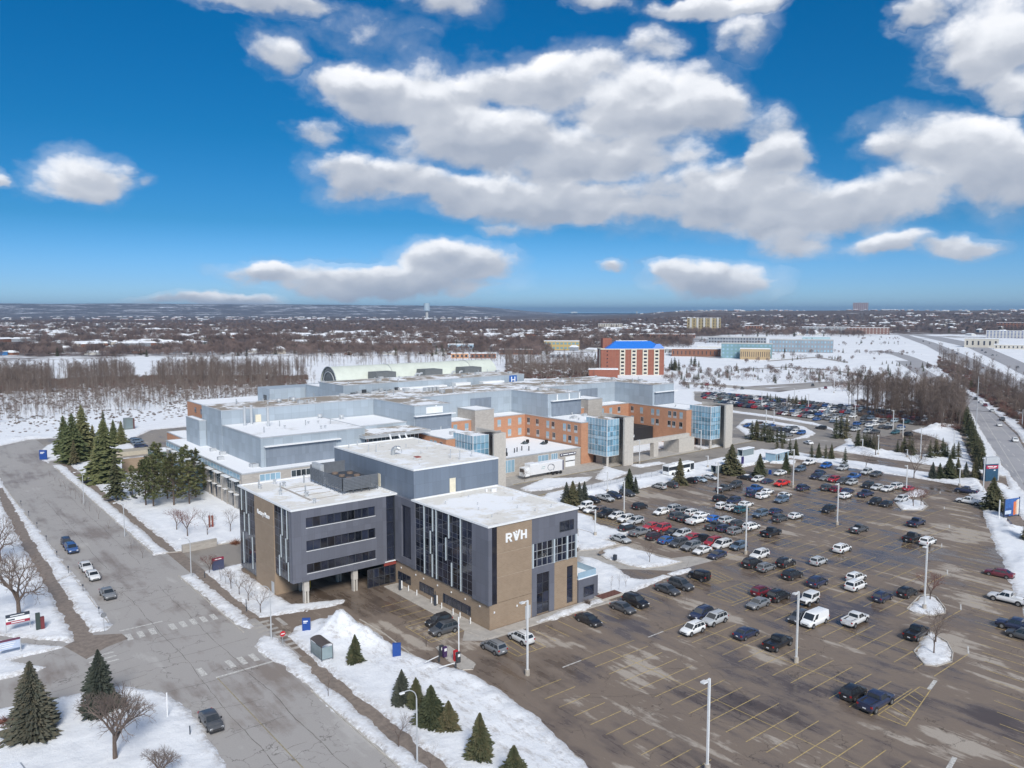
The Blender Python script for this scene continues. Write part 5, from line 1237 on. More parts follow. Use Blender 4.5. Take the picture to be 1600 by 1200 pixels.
# snow pickup bed on the near navy truck is handled above; now the far car parks in one-mesh cars
def far_mesh(kind):
    parts, rim = veh_meshes(kind); mb = MB(); mats = [PAINT, CGLASS, BLACK]
    for pn, me, loc in parts:
        if pn in ('body', 'glass', 'wheel', 'load_bed'):
            mi = 0 if pn in ('body', 'load_bed') else 1 if pn == 'glass' else 2
            mb.add([(v.co.x+loc[0], v.co.y+loc[1], v.co.z+loc[2]) for v in me.vertices], [tuple(p.vertices) for p in me.polygons], mi)
    return mb.mesh('far_'+kind, mats)
FM = {k: far_mesh(k) for k in ('sedan', 'suv', 'pickup', 'minivan')}
CW = ['white']*5+['silver']*4+['grey']*4+['darkgrey']*5+['black']*6+['navy']*4+['steel']*2+['red']*2+['maroon']*1+['blue']*2+['teal']+['brown']+['iceblue']
fr_ = random.Random(11)
def far_car(x, y, rz, group, colour=None, kind=None, lab=None, z=.0):
    kind = kind or fr_.choice(['sedan', 'suv', 'suv', 'suv', 'sedan', 'pickup', 'minivan']); colour = colour or fr_.choice(CW); c_ = CC[colour]
    o = link(VNAME[kind][0], FM[kind], None, (x, y, z), rz); o.color = (*c_, 1)
    return tag(o, lab or (cn(colour)+' '+VNAME[kind][1]+' parked in a packed row of the distant staff car park'), VNAME[kind][1], group), kind, colour
FARLOT = P_((1095,623),(1140,639),(1200,646.5),(1275,659),(1309,670),(1330,679),(1340,690),(1370,699),(1400,702),(1450,690),(1440,685),(1415,674),(1462,662),(1436,652),(1400,644),(1350,638),(1305,634),(1255,628),(1200,621),(1150,617),(1095,614))
def inside(p, poly):
    c_ = False; n = len(poly)
    for i in range(n):
        (x0, y0), (x1, y1) = poly[i], poly[(i+1) % n]
        if (y0 > p[1]) != (y1 > p[1]) and p[0] < (x1-x0)*(p[1]-y0)/(y1-y0)+x0: c_ = not c_
    return c_
NF = 0; rest = []
for k in range(12):
    cx = 318+k*17.2
    for s in (-1, 1):
        x = cx+s*2.8
        for y in np.arange(120, 300, 2.76):
            if not inside((x, y), FARLOT) or not (inside((x-2.6, y), FARLOT) and inside((x+2.6, y), FARLOT)): continue
            dens = .93 if y > 196 else .62 if y > 160 else .45
            if fr_.random() > dens: continue
            rest.append((x+fr_.uniform(-.3, .3), y+fr_.uniform(-.12, .12), 0 if fr_.random() < .5 else math.pi))
CRES = P_((1172,662),(1205,664),(1245,671),(1254,679),(1236,684),(1178,671),(1160,665))
for k in range(6):
    cx = 272+k*9.2
    for y in np.arange(160, 215, 2.8):
        if inside((cx, y), CRES) and fr_.random() < .9: rest.append((cx, y, 0 if k % 2 else math.pi))
rest.sort(key=lambda t: t[0]*.6+t[1]*.8)
MAXC = 296-NMAIN; bulk = MB(); bulk_parts = {}
for i, (x, y, rz) in enumerate(rest):
    if i < MAXC-30: far_car(x, y, rz, 'cars packed in the distant staff car park'); NF += 1
    else:
        c_ = fr_.choice(CW); bulk_parts.setdefault(c_, []).append((x, y, rz))
bm_all = MB(); mats = []; 
for ci, (c_, lst) in enumerate(bulk_parts.items()):
    mp = mat('far_paint_'+c_, CC[c_], .35, var=.05); mats.append(mp)
    for x, y, rz in lst:
        me = FM[fr_.choice(['sedan', 'suv', 'suv'])]; ca, sa = math.cos(rz), math.sin(rz)
        b0 = len(bm_all.v); bm_all.v += [(x+v.co.x*ca-v.co.y*sa, y+v.co.x*sa+v.co.y*ca, v.co.z) for v in me.vertices]
        for p in me.polygons: bm_all.f.append(tuple(b0+q for q in p.vertices)); bm_all.m.append(ci if p.material_index == 0 else -1 if p.material_index == 1 else -2)
nm_ = len(mats); bm_all.m = [v if v >= 0 else (nm_ if v == -1 else nm_+1) for v in bm_all.m]
if bm_all.v: bm_all.build("distant_parked_cars", mats+[CGLASS, BLACK], label="remaining rows of tiny parked cars at the back of the distant car park", cat="cars", kind='stuff')
# moving traffic on the arterial and the crescent, small lot by the pines
sp_ = lambda x, y: G(1440+x/8.57, 560+y/8.57, .7)
for px, py, kd, cl in ((1250,1090,'suv','white'),(1040,885,'sedan','white'),(1080,810,'suv','darkgrey'),(945,695,'sedan','silver'),(850,625,'suv','maroon'),(795,580,'sedan','white'),(725,540,'suv','black'),(630,520,'sedan','silver'),(600,490,'suv','black'),(560,480,'sedan','darkgrey'),(520,465,'suv','navy')):
    x, y = sp_(px, py); far_car(x, y, math.radians(26.5), 'traffic on the arterial road', cl, kd, cn(cl)+' '+VNAME[kd][1]+' driving on the arterial road at '+{1250:'the right edge, nearest of the line',1040:'the right, second nearest',1080:'the far lane',945:'mid distance, just behind a maroon suv',850:'the right, the only red one',795:'the head of the queue',725:'the queue, second',630:'the queue, third',600:'the queue, fourth',560:'the queue, fifth',520:'the tail of the queue'}[px])
x, y = G(1283,668,.7); far_car(x, y, math.radians(100), 'cars on the curved drive', 'black', 'suv', 'black suv driving round the curved drive below the distant car park')
x, y = G(1263,691,.7); far_car(x, y, math.radians(60), 'cars on the curved drive', 'white', 'sedan', 'white car at the bend of the curved drive near the ticket booth')
for i, (px, py, cl) in enumerate(((211,686,'darkgrey'),(214,689,'steel'),(217,693,'grey'),(220,697,'navy'),(224,701,'black'),(158,680,'blue'))):
    x, y = G(px, py, .7); far_car(x, y, math.radians(5), 'cars in the small yard behind the pines', cl, 'suv' if i % 2 else 'sedan', cn(cl)+' car in the small yard behind the pines, '+('far left','first','second','third','fourth','nearest')[(i+1) % 6]+' of its short row')
hx = lambda x, y: G(1250+x/4.571, 460+y/4.571, .7)
for i, (px, py) in enumerate(((880,335),(925,350),(1175,480),(1270,515),(1305,525),(1335,550),(1385,560),(1120,425),(1245,385),(1325,415),(1375,435),(1410,435),(1555,520),(1300,400))):
    x, y = hx(px, py); far_car(x, y, math.radians(28), 'tiny vehicles on the far highway', None, 'suv', 'tiny vehicle driving on the far highway', z=.2)
for px, py, cl in ((1105,601,'red'),(1119,600,'darkgrey'),(1160,607,'darkgrey'),(1290,606,'maroon'),(1270,602,'darkgrey')):
    x, y = G(px, py, .7); far_car(x, y, .5, 'vehicles on the far side road', cl, 'pickup' if cl == 'red' else 'suv', {'red':'red pickup truck alone in the distant empty car park','maroon':'maroon vehicle on the distant side road'}.get(cl, 'dark vehicle on the distant side road'), z=.15)
# city bus and the medical trailer
bx, by = G(1062,742,1.5); by = 155.2; bx = 190.5
bus = empty("city_bus", (bx, by, 0), 0, "long white city bus stopped on the hospital drive behind a spruce", "bus")
mb = MB(); mb.box(-6, 6, -1.27, 1.27, .35, 3.1); mb.box(-5.9, 5.9, -1.2, 1.2, 3.1, 3.2); mb.build("body", WHITE, bus, world=False)
mb = MB(); mb.box(-6.03, 4.0, -1.285, -1.272, 1.6, 2.7); mb.box(4.2, 5.9, -1.285, -1.272, .7, 2.7); mb.box(-6.02, -6.0, -1.1, 1.1, 1.3, 2.8); mb.build("windows", CGLASS, bus, world=False)
for wx in (-4.2, 3.2):
    for s in (-1, 1): mb = MB(); mb.cyl((wx, s*1.1, .5), (wx, s*1.3, .5), .5, n=14); mb.build("wheel", BLACK, bus, world=False)
MB().box(-2.5, 1.2, -.7, .7, 3.2, 3.5).build("roof_unit", WHITE, bus, world=False)
tr = empty("medical_trailer", (156.2, 178.6, 0), math.radians(1), "long white medical trailer with grey swoosh logo parked by the garage wall", "trailer")
mb = MB(); mb.box(-7.2, 6.4, -1.3, 1.3, 1.1, 4.1); mb.build("body", mat('trailer_white', (.70,.70,.71), .5, var=.04), tr, world=False)
MB().box(6.0, 6.44, -1.34, -1.29, 1.1, 4.1).build("corner_strip", mat('navy_strip', (.03,.04,.12), .5), tr, world=False)
mb = MB(); mb.box(-9.4, -7.25, -1.2, 1.2, .9, 3.5); mb.build("front_unit", WHITE, tr, world=False); MB().box(-9.43, -9.41, -.9, .9, 2.2, 3.2).build("front_glass", CGLASS, tr, world=False)
mb = MB(); mb.prism([(-7.2,-1.32),(-4,-1.35),(-4,1.35),(-7.2,1.32)], 4.1, 4.45); mb.prism([(-4,-1.25),(6.3,-1.25),(6.3,1.25),(-4,1.25)], 4.1, 4.22); mb.build("roof_snow", SNOW, tr, world=False)
for wx in (2.2, 3.8, 5.3):
    for s in (-1, 1): mb = MB(); mb.cyl((wx, s*1.15, .5), (wx, s*1.33, .5), .52, n=14); mb.build("wheel", BLACK, tr, world=False)
mb = MB()
mb.tube([(1.0+1.15*math.cos(t), -1.33, 2.6+.95*math.sin(t)) for t in np.linspace(.4, 5.2, 14)], .07, 4); mb.tube([(1.6+.9*math.cos(t), -1.33, 2.5+.9*math.sin(t)) for t in np.linspace(-1.2, 1.6, 8)], .1, 4); mb.build("swoosh_logo", mat('logo_grey', (.10,.11,.14), .6), tr, world=False)
mb = MB(); mb.box(-2.6, -1.2, -1.33, -1.31, 3.0, 3.12); mb.box(-2.9, -1.4, -1.33, -1.31, 2.5, 2.58); mb.build("panel_lettering", mat('teal_print', (.10,.30,.30), .6), tr, world=False)
# ------------------------------------------------------------------ street furniture
def hgt(px, py0, py1):
    x, y = G(px, py0); D = (x*FW.x+y*FW.y); lo, hi = 0, 80
    for _ in range(40):
        m_ = (lo+hi)/2; v = Vector((x, y, m_-H)); q = 600-F*v.dot(UP)/v.dot(FW)
        if q > py1: lo = m_
        else: hi = m_
    return x, y, lo
POLEM = mat('white_pole', (.66,.67,.68), .5, var=.06); BASEM = mat('pole_base_concrete', (.42,.38,.33), .9, var=.2, scale=3)
PROTO = {}
def lot_pole(px, py0, py1, lab, grp, near_=True):
    x, y, h = hgt(px, py0, py1); h = min(h, 13.5)
    if 'lp' not in PROTO:
        PROTO['lp'] = (MB().box(-.11,.11,-.11,.11,.75,10).mesh('pole', POLEM), MB().cyl((0,0,-.1),(0,0,.8), .34, n=12).mesh('base', BASEM),
                       MB().box(-.9,-.12,-.05,.05,9.88,9.98).box(-1.25,-.6,-.25,.25,9.8,9.97).mesh('lamp_head', POLEM), MB().box(-1.15,-.7,-.18,.18,9.77,9.79).mesh('lens', DGREY))
    r = empty('light_pole', (x, y, 0), 0, lab, 'light pole', grp); k = h/10.0
    for nm, me in zip(('pole', 'base', 'lamp_head', 'lens'), PROTO['lp']): o = link(nm, me, r); o.scale = (1, 1, k) if nm != 'base' else (1, 1, 1); o.location = (0, 0, 0)
    return r
for px, a, b, lab in ((824,1055,938,"tall white light pole in front of the RVH sign wall"),(1244,1035,924,"white light pole between the cargo van and the black pickup"),(1105,1205,1060,"tallest white light pole, rising from the bottom edge of the car park"),(1165,866,787,"white light pole beside the steel blue suv at the end of the packed row"),
    (1308,820,755,"white light pole in the open middle of the lot, right of a black suv"),(1444,952,852,"white light pole on the farther snow island with a rusty tree"),(1239,762,702,"white light pole beside the bright red pickup"),(1416,768,727,"white light pole by the small red car at the upper snow island"),(1121,782,722,"white light pole left of the black suv in the upper lot"),
    (975,801,751,"white light pole among white cars at the left of the lot"),(930,837,796,"white light pole on the snow by the hatched bays"),(949,769,737,"white light pole beside the drive fence"),(1499,760,731,"white light pole in the snow bank left of the pylon sign"),(1536,772,715,"white light pole standing before the pylon sign"),(999,724,687,"white light pole by the ambulance court"),(1095,703,672,"white light pole beneath the right glass tower"),(1106,731,712,"short white pole behind the city bus") ):
    lot_pole(px, a, b, lab, 'white light poles of the car park')
for px, a, b in ((1335.6,657,632),(1395,678,641),(1410.6,683,654),(1438,716,668),(1347.5,706,686),(1372,711,680),(1417.5,715,702),(1409,638,619),(1474,654,632),(1190,636,612),(1241,629,607),(1263,640,616),(1229,640,620),(1197,661,640),(1209,662,640),(1303,614,586),(1240,598,585),(1177,594,580),(988,594,585),(1500,665,640),(1490,700,672)):
    lot_pole(px, a, b, "thin white light pole in the distance beyond the hospital", 'thin white light poles in the distance')
def street_lamp(px, a, b, lab, left=True):
    x, y, h = hgt(px, a, b); r = empty('street_lamp', (x, y, gz(x, y)), 0, lab, 'street lamp', 'curved street lamps'); s = -1 if left else 1
    MB().cyl((0,0,-.2),(0,0,h-1.3), .11, .08, 8).build('pole', LGREY, r, world=False)
    pts = [(0,0,h-1.3)]+[(s*(1.25-1.25*math.cos(t)), 0, h-1.3+1.25*math.sin(t)) for t in np.linspace(.2, 1.9, 7)]
    MB().tube(pts, .055, 6).build('arm', LGREY, r, world=False); e = pts[-1]
    MB().prism([(e[0]-.45,-.12),(e[0]+.1,-.14),(e[0]+.1,.14),(e[0]-.45,.12)], e[2]-.1, e[2]+.06).build('lamp_head', WHITE, r, world=False)
street_lamp(652,1195,1074,"curved grey street lamp rising from the snow bank at bottom centre"); street_lamp(424,1000,914,"curved street lamp beside the beige crosswalk and Rotary Place wall"); street_lamp(195,838,783,"curved street lamp on the snow strip in the middle of the left street"); street_lamp(131,788,736,"curved street lamp farthest up the left street"); street_lamp(299,903,840,"curved street lamp by the stone name wall")
def post_sign(px, a, b, build, lab, cat='sign', grp=None, nm='sign'):
    x, y, h = hgt(px, a, b); r = empty(nm, (x, y, gz(x, y)), 0, lab, cat, grp); build(r, h); return r
NOENT = mat('sign_red', (.50,.02,.03), .5, var=.03); SBLUE = mat('sign_blue', (.012,.06,.27), .5, var=.06); SWHT = mat('sign_white', (.78,.79,.80), .5, var=.03); SDARK = mat('sign_charcoal', (.04,.05,.07), .5)
def no_entry(r, h):
    MB().cyl((0,0,-.1),(0,0,h), .04, n=6).build('post', STEEL, r, world=False); MB().cyl((0,-.05,h-.35),(0,-.08,h-.35), .42, n=24).build('disc', NOENT, r, world=False); MB().box(-.28,.28,-.10,-.082,h-.42,h-.28).build('white_bar', SWHT, r, world=False)
post_sign(442,1010,988,no_entry,"round red no-entry sign with white bar by the cleared pavement", nm='traffic_sign')
def slab(m, w, d=.25, stripe=None):
    def f(r, h):
        MB().box(-w/2,w/2,-d/2,d/2,-.1,h).build('panel', m, r, world=False)
        if stripe: MB().box(-w*.36,w*.2,-d/2-.02,-d/2-.001,h*.72,h*.8).box(-w*.36,w*.05,-d/2-.02,-d/2-.001,h*.6,h*.66).build('lettering', SWHT, r, world=False)
    return f
o = post_sign(479,987,968,slab(SBLUE, 1.25, .3, True),"blue information slab beside the underpass drive", nm='wayfinding_sign'); o.rotation_euler.z = -.55
o = post_sign(620,1027,1007,slab(SBLUE, 1.2, .3),"blue information slab on the snow bank facing the front lot", nm='wayfinding_sign'); o.rotation_euler.z = -.6
o = post_sign(68,719,705,slab(SBLUE, 2.4, .4, True),"blue information slab far up the left street", nm='wayfinding_sign'); o.rotation_euler.z = -.6
o = post_sign(1160,728,717,slab(mat('indigo', (.03,.02,.12), .5), 1.1),"small indigo sign by the bus stop on the hospital drive", nm='wayfinding_sign')
def board_a(r, h):
    for s in (-1.6, 1.6): MB().cyl((s,0,-.2),(s,0,h), .05, n=6).build('post', LGREY, r, world=False)
    MB().box(-1.6,1.6,-.06,.06,h-.5,h).build('header_panel', SDARK, r, world=False); MB().box(-1.6,1.6,-.05,.05,h-1.1,h-.5).build('white_panel', SWHT, r, world=False); MB().box(-1.6,1.6,-.06,.06,h-1.55,h-1.1).build('red_panel', mat('board_red', (.33,.03,.06), .5), r, world=False)
    MB().box(-1.0,.9,-.075,-.061,h-.34,h-.2).box(-.9,.9,-.075,-.061,h-1.4,h-1.26).build('lettering', SWHT, r, world=False); MB().box(-1.3,-.4,-.065,-.051,h-.95,h-.75).build('lettering', SDARK, r, world=False)
o = post_sign(29,987,960,board_a,"white sign board with navy and red bands before a leafless tree", nm='sign_board'); o.rotation_euler.z = 0
def board_b(r, h):
    for s in (-1.5, 1.5): MB().cyl((s,0,-.2),(s,0,h), .06, n=6).build('post', LGREY, r, world=False)
    MB().box(-1.5,1.5,-.05,.05,h-.3,h).build('header_panel', mat('board_plum', (.13,.04,.08), .5), r, world=False); MB().box(-1.5,1.5,-.04,.04,h-1.5,h-.3).build('pale_panel', mat('board_pale', (.45,.52,.66), .5), r, world=False)
    for k in range(3): MB().box(-1.2,.9-.2*k,-.055,-.041,h-.65-.28*k,h-.55-.28*k).build('lettering', SWHT, r, world=False)
post_sign(14,1024,1000,board_b,"pale blue sign board with plum header at the left edge", nm='sign_board')
def dark_board(r, h):
    MB().box(-1.1,1.1,-.2,.2,.3,h-.45).build('panel', mat('board_navy', (.05,.06,.12), .5), r, world=False); MB().box(-1.1,1.1,-.21,.21,h-.44,h).build('header_panel', mat('board_crimson', (.25,.02,.05), .5), r, world=False); MB().box(-.7,.6,-.235,-.215,h-.3,h-.16).build('lettering', SWHT, r, world=False)
post_sign(341,892,872,dark_board,"navy sign board with crimson header beside the drive north of the office", nm='sign_board').rotation_euler.z = .1
def pillar(r, h):
    MB().box(-.55,.05,-.25,.3,-.1,h).build('green_block', mat('dark_green_box', (.04,.06,.055), .6), r, world=False); MB().box(.06,.6,-.3,.3,-.1,h*.72).build('red_block', mat('dark_red_box', (.16,.03,.035), .6), r, world=False)
post_sign(63,985,960,pillar,"dark green and red utility cabinet on the left lawn", 'cabinet', nm='utility_cabinet')
def sculpt(r, h):
    MB().box(-.5,-.2,-.2,.2,0,h).build('left_plate', NOENT if 0 else mat('rust_plate', (.25,.06,.04), .7), r, world=False); MB().box(.1,.5,-.2,.2,0,h*.95).build('right_plate', bpy.data.materials['rust_plate'], r, world=False); MB().box(-.19,.09,-.1,.1,h*.2,h*.8).build('white_insert', SWHT, r, world=False)
post_sign(330,824,806,sculpt,"rust red upright sculpture on the lawn before the stone wing", 'sculpture', nm='sculpture')
nw_ = empty('name_wall', (*G(312,858), 0), math.radians(4), "low grey stone name wall at the lawn corner", 'wall'); MB().box(-3.6,3.6,-.3,.3,-.1,1.5).build('wall', STONE, nw_, world=False); MB().box(-3.62,3.62,-.35,.35,1.5,1.62).build('coping', CONC, nw_, world=False)
for k, (px, py) in enumerate(((33,790),(45,807),(58,825),(72.5,846),(89,871),(107,897),(130,926),(155,962))):
    x, y = G(px, py); r = empty('parking_meter', (x, y, gz(x, y)), 0, "parking meter post in the snow strip, "+("farthest","second farthest","third farthest","fourth farthest","fourth nearest","third nearest","second nearest","nearest")[k]+" up the left street", 'parking meter', 'parking meters by the left street')
    MB().cyl((0,0,-.1),(0,0,1.0), .04, n=6).build('post', DGREY, r, world=False); MB().box(-.1,.1,-.08,.08,1.0,1.35).build('head', SDARK, r, world=False)
def round_sign(r, h):
    MB().cyl((0,0,-.1),(0,0,h), .04, n=6).build('post', STEEL, r, world=False); MB().cyl((0,-.04,h-.3),(0,-.06,h-.3), .42, n=20).build('disc', mat('sign_back_grey', (.30,.31,.33), .5, .5), r, world=False)
post_sign(163,988,958,round_sign,"grey back of a stop sign at the left corner of the junction", nm='traffic_sign')
for px, a, b, lab in ((262,1122,1085,"thin pale marker post at the lawn edge beside the dark car"),(297,1150,1138,"short dark marker post in the snow left of the dark car"),(320,903,893,"dark litter bin on the strip by the beige pavement"),(717,1020,964,"white post on the barrier island in front of the office"),(385,955,936,"small dark sign post by the crosswalk row of trees")):
    post_sign(px, a, b, (lambda r, h: MB().cyl((0,0,-.1),(0,0,h), .09 if h > 3 else .07, n=7).build('post', WHITE if 'pale' in lab or 'white' in lab else SDARK, r, world=False)), lab, 'post' if 'bin' not in lab else 'bin', nm='marker_post')
# bus shelter on the snow bank
x, y = G(503,1028); sh = empty('bus_shelter', (x, y, gz(x, y)), math.radians(90), "glass bus shelter with curved brown roof by the snow heap", 'bus shelter')
mb = MB(); N_ = 7; pv = []
for k in range(N_+1): t = math.pi*(.12+.76*k/N_); pv += [(-1.9, -.95*math.cos(t)*1.05, 2.0+.5*math.sin(t)), (1.9, -.95*math.cos(t)*1.05, 2.0+.5*math.sin(t))]
mb.add(pv, [(2*k, 2*k+1, 2*k+3, 2*k+2) for k in range(N_)]); o = mb.build('roof', mat('bronze_roof', (.12,.10,.09), .4, .3), sh, world=False); md_ = o.modifiers.new('thick', 'SOLIDIFY'); md_.thickness = .06
for sx_ in (-1.8, 1.8):
    for sy_ in (-.85, .85): MB().cyl((sx_,sy_,0),(sx_,sy_,2.15), .05, n=6).build('post', DGREY, sh, world=False)
SHG = m_glass('shelter_glass', (.22,.28,.30), .08, .2)
for b in ((-1.75,1.75,.84,.86,.25,2.0),(-1.81,-1.79,-.8,.8,.25,2.0),(1.79,1.81,-.8,.1,.25,2.0)): MB().box(*b).build('glass_panel', SHG, sh, world=False)
# barrier island
x, y = G(690,1022); cbm = MB().box(-.3,.3,-.25,.25,0,1.45).mesh('ticket_machine', LGREY)
isl = P_((682,1012),(700,1010),(730,1030),(742,1038),(738,1046),(722,1047),(700,1032))
sheet("barrier_island", isl, .13, CONC); curb("island_curb", isl, True, .25, .125)
for k, (px, py, m_) in enumerate(((690,1024,DGREY),(695,1026,mat('machine_purple', (.06,.03,.10), .5)),(712,1032,NOENT),(716,1035,DGREY))):
    x, y = G(px, py, .13); r = empty('ticket_machine', (x, y, .13), 0, ("leftmost","second","third, red,","rightmost")[k]+" parking barrier machine on the island in front of the office", 'ticket machine', 'parking barrier machines'); MB().box(-.28,.28,-.22,.22,0,1.5).build('cabinet', m_, r, world=False); MB().box(-.2,.2,-.24,-.221,.9,1.3).build('panel', SWHT, r, world=False)
for k, (px, py, L_) in enumerate(((686,1025,2.8),(712,1036,2.6))):
    x, y = G(px, py, .9); r = empty('barrier_gate', (x, y, 0), math.radians(-168 if k == 0 else 175), "white barrier arm reaching from the island "+("toward the building drive","toward the street side")[k], 'barrier', 'barrier arms'); MB().cyl((0,0,0),(0,0,1.0), .14, n=8).build('post', DGREY, r, world=False); MB().box(0,L_,-.04,.04,.9,1.0).build('arm', SWHT, r, world=False)
# entrance wall pylons by the brick wall
for k, (px, py) in enumerate(((626,922),(681,946))):
    x, y = G(px, py); r = empty('charging_post', (x, y, 0), 0, ("farther","nearer")[k]+" dark and white post on the pavement beside the tan brick wall", 'charging post', 'posts beside the brick wall'); MB().box(-.3,.02,-.2,.2,0,1.9).build('dark_cabinet', SDARK, r, world=False); MB().box(.03,.3,-.15,.15,.3,1.7).build('white_cabinet', SWHT, r, world=False); MB().cyl((-.1,0,1.9),(-.1,0,2.5), .07, n=6).build('stem', DGREY, r, world=False)
# pylon sign and mural
x, y, h = hgt(1547, 751, 714); r = empty('pylon_sign', (x, y, 0), math.radians(-25), "tall hospital pylon sign, dark blue with red band", 'pylon sign')
MB().box(-2.2,2.2,-.5,.5,0,h*.72).build('blue_panel', mat('pylon_blue', (.02,.07,.13), .5), r, world=False); MB().box(-2.25,2.25,-.55,.55,h*.72,h).build('grey_head', LGREY, r, world=False); MB().box(-2.1,-.1 if 0 else 2.1,-.56,-.5,h*.52,h*.66).build('red_panel', mat('pylon_red', (.42,.02,.06), .5), r, world=False)
MB().box(2.26,2.7,-.4,.4,0,h*.95).build('side_fin', LGREY, r, world=False); MB().box(-1.7,.2,-.585,-.561,h*.60,h*.63).box(.5,1.6,-.585,-.561,h*.59,h*.62).box(-1.2,1.1,-.585,-.561,h*.545,h*.565).build('lettering', SWHT, r, world=False); MB().box(.6,1.2,-.53,-.501,h*.43,h*.47).build('lettering', SWHT, r, world=False)
x, y, h = hgt(1580, 808, 779); r = empty('mural_panel', (x, y, gz(x, y)), math.radians(-15), "colourful mural panel with blue and orange shapes at the right edge", 'mural panel')
MB().box(-2.6,2.6,-.08,.08,.4,h).build('panel', mat('mural_blue', (.04,.12,.36), .6, var=.3), r, world=False)
for a in ((-2.5,-.3,.9,1.8,(.55,.62,.72)),(-2.2,.2,1.9,2.4,(.03,.08,.25)),(.5,1.3,.5,h-.8,(.62,.16,.05)),(1.35,1.75,.6,h-.5,(.70,.45,.30)),(1.8,2.5,.5,h-.3,(.66,.62,.55)),(-2.5,-1.0,.45,.85,(.02,.03,.10))):
    m_ = mat('mural_shape', a[4], .6, var=.15); MB().box(a[0],a[1],-.10,-.082,a[2],min(a[3],h-.1)).build('mural_shape', m_, r, world=False)
for s in (-2.7, 2.7): MB().box(s-.1,s+.1,-.1,.1,-.1,h+.2).build('post', SDARK, r, world=False)
MB().box(-4.6,-4.4,-.1,.1,0,h+.1).build('white_post', SWHT, r, world=False)
# ticket booth and shelters on the hospital drive
x, y = G(1214, 719); r = empty('ticket_booth', (x, y, 0), math.radians(4), "blue-glazed parking booth with snowy roof above the upper lot", 'booth')
MB().box(-4.4,4.4,-1.8,1.8,0,2.9).build('wall', SPAN, r, world=False); MB().box(-4.7,4.7,-2.1,2.1,2.9,3.15).build('roof', SNOW, r, world=False)
for k in range(6): MB().box(-4.2+k*1.45,-3.1+k*1.45,-1.83,-1.8,.5,2.5).build('window', DGLASS if k in (1,4) else SHG, r, world=False)
for px, py, w_, lab in ((1123,738,3.0,"glass bus shelter with snowy roof behind the parked cars, left of a spruce"),(1165,712,3.6,"flat white shelter roof on the hospital drive")):
    x, y = G(px, py); r = empty('bus_shelter', (x, y, 0), math.radians(2), lab, 'bus shelter'); MB().box(-w_,w_,-1.2,1.2,2.5,2.75).build('roof', SNOW, r, world=False); MB().box(-w_+.2,w_-.2,.9,.95,.2,2.4).build('back_glass', SHG, r, world=False); MB().box(-w_+.2,w_-.2,-.95,-.9,.2,2.4).build('front_glass', SHG, r, world=False)
    for s in (-w_+.1, w_-.1): MB().cyl((s,-1,0),(s,-1,2.5), .07, n=6).build('post', LGREY, r, world=False)
# mesh fence along the drive
r = empty('mesh_fence', (143, 155.4, 0), 0, "grey mesh fence between hospital drive and top car park row", 'fence')
FM_ = mat('fence_mesh', (.25,.26,.28), .6, .3)
for k in range(20):
    x = 143+k*2.6; y = 155.4+k*.07; MB().cyl((x,y,0),(x,y,1.7), .05, n=5).build('post', STEEL, r)
    mb = MB()
    for j in range(9): mb.box(x+.26*j+.1, x+.26*j+.125, y-.012, y+.012, .15, 1.6)
    mb.box(x, x+2.6, y-.02, y+.02, 1.58, 1.62); mb.box(x, x+2.6, y-.02, y+.02, .15, .19); mb.build('mesh_panel', FM_, r)
for px, py, nm, lab, dims in ((961,876,'litter_bin',"dark litter bin on the snowy island by the path",(.3,.3,1.0)),(941,868,'bench',"brown bench at the path corner on the snowy island",(.9,.3,.8)),(1203,741,'ticket_gate',"small blue ticket gate between spruce and white car by the booth drive",(.5,.3,1.3))):
    x, y = G(px, py); r = empty(nm, (x, y, gz(x, y)), .2, lab, nm.replace('_', ' ')); MB().box(-dims[0],dims[0],-dims[1],dims[1],.35 if nm == 'bench' else 0,dims[2]*(.5 if nm == 'bench' else 1)).build('body' if nm != 'bench' else 'seat', WALK if nm == 'bench' else SDARK if nm == 'litter_bin' else SBLUE, r, world=False); MB().box(-dims[0],dims[0],dims[1],dims[1]+.06,dims[2]*.5,dims[2]).build('back' if nm == 'bench' else 'side_panel', WALK if nm == 'bench' else LGREY, r, world=False)
# annex planter, small yard kiosk, light timber deck
x, y = G(951, 932); r = empty('planter', (x, y, 0), 0, "low planter of russet shrubs beside the annex", 'planter'); MB().box(-2.6,2.6,-1.1,1.1,0,.35).build('kerb', CURB, r, world=False); MB().box(-2.4,2.4,-.9,.9,.36,.4).build('soil', mat('russet_soil', (.14,.06,.045), .9, var=.4, scale=3), r, world=False)
x, y, h = hgt(201, 671, 653); r = empty('service_kiosk', (x, y, 0), .1, "tall grey-green service kiosk behind the small yard spruces", 'kiosk'); MB().box(-1.7,1.5,-1.2,1.2,0,h).build('wall', mat('kiosk_green', (.16,.19,.19), .6), r, world=False); MB().box(1.51,2.2,-1,1,0,h*.95).build('side_panel', mat('kiosk_brown', (.12,.05,.05), .6), r, world=False); MB().box(-1.4,1.2,-1.24,-1.2,h*.15,h*.85).build('louvre', SHG, r, world=False)
r = empty('retaining_wall', (*G(200,712), 0), 0, "pale low retaining wall below the small yard", 'wall'); MB().box(-5.5,8,-.3,.3,0,1.4).build('wall', mat('pale_wall', (.45,.41,.33), .9), r, world=False); MB().box(-5.5,8,.301,7,1.0,1.3).build('deck', mat('beige_deck', (.38,.345,.28), .9), r, world=False)
mb = MB(); mb.tube([(*G(204,772), .5), (*G(206,777), .55), (*G(210,780), .5), (*G(214,780.5), .45)], .28, 6); tag(mb.build('curved_bench', DGREY), "curved dark bench at the edge of the pine grove", 'bench')
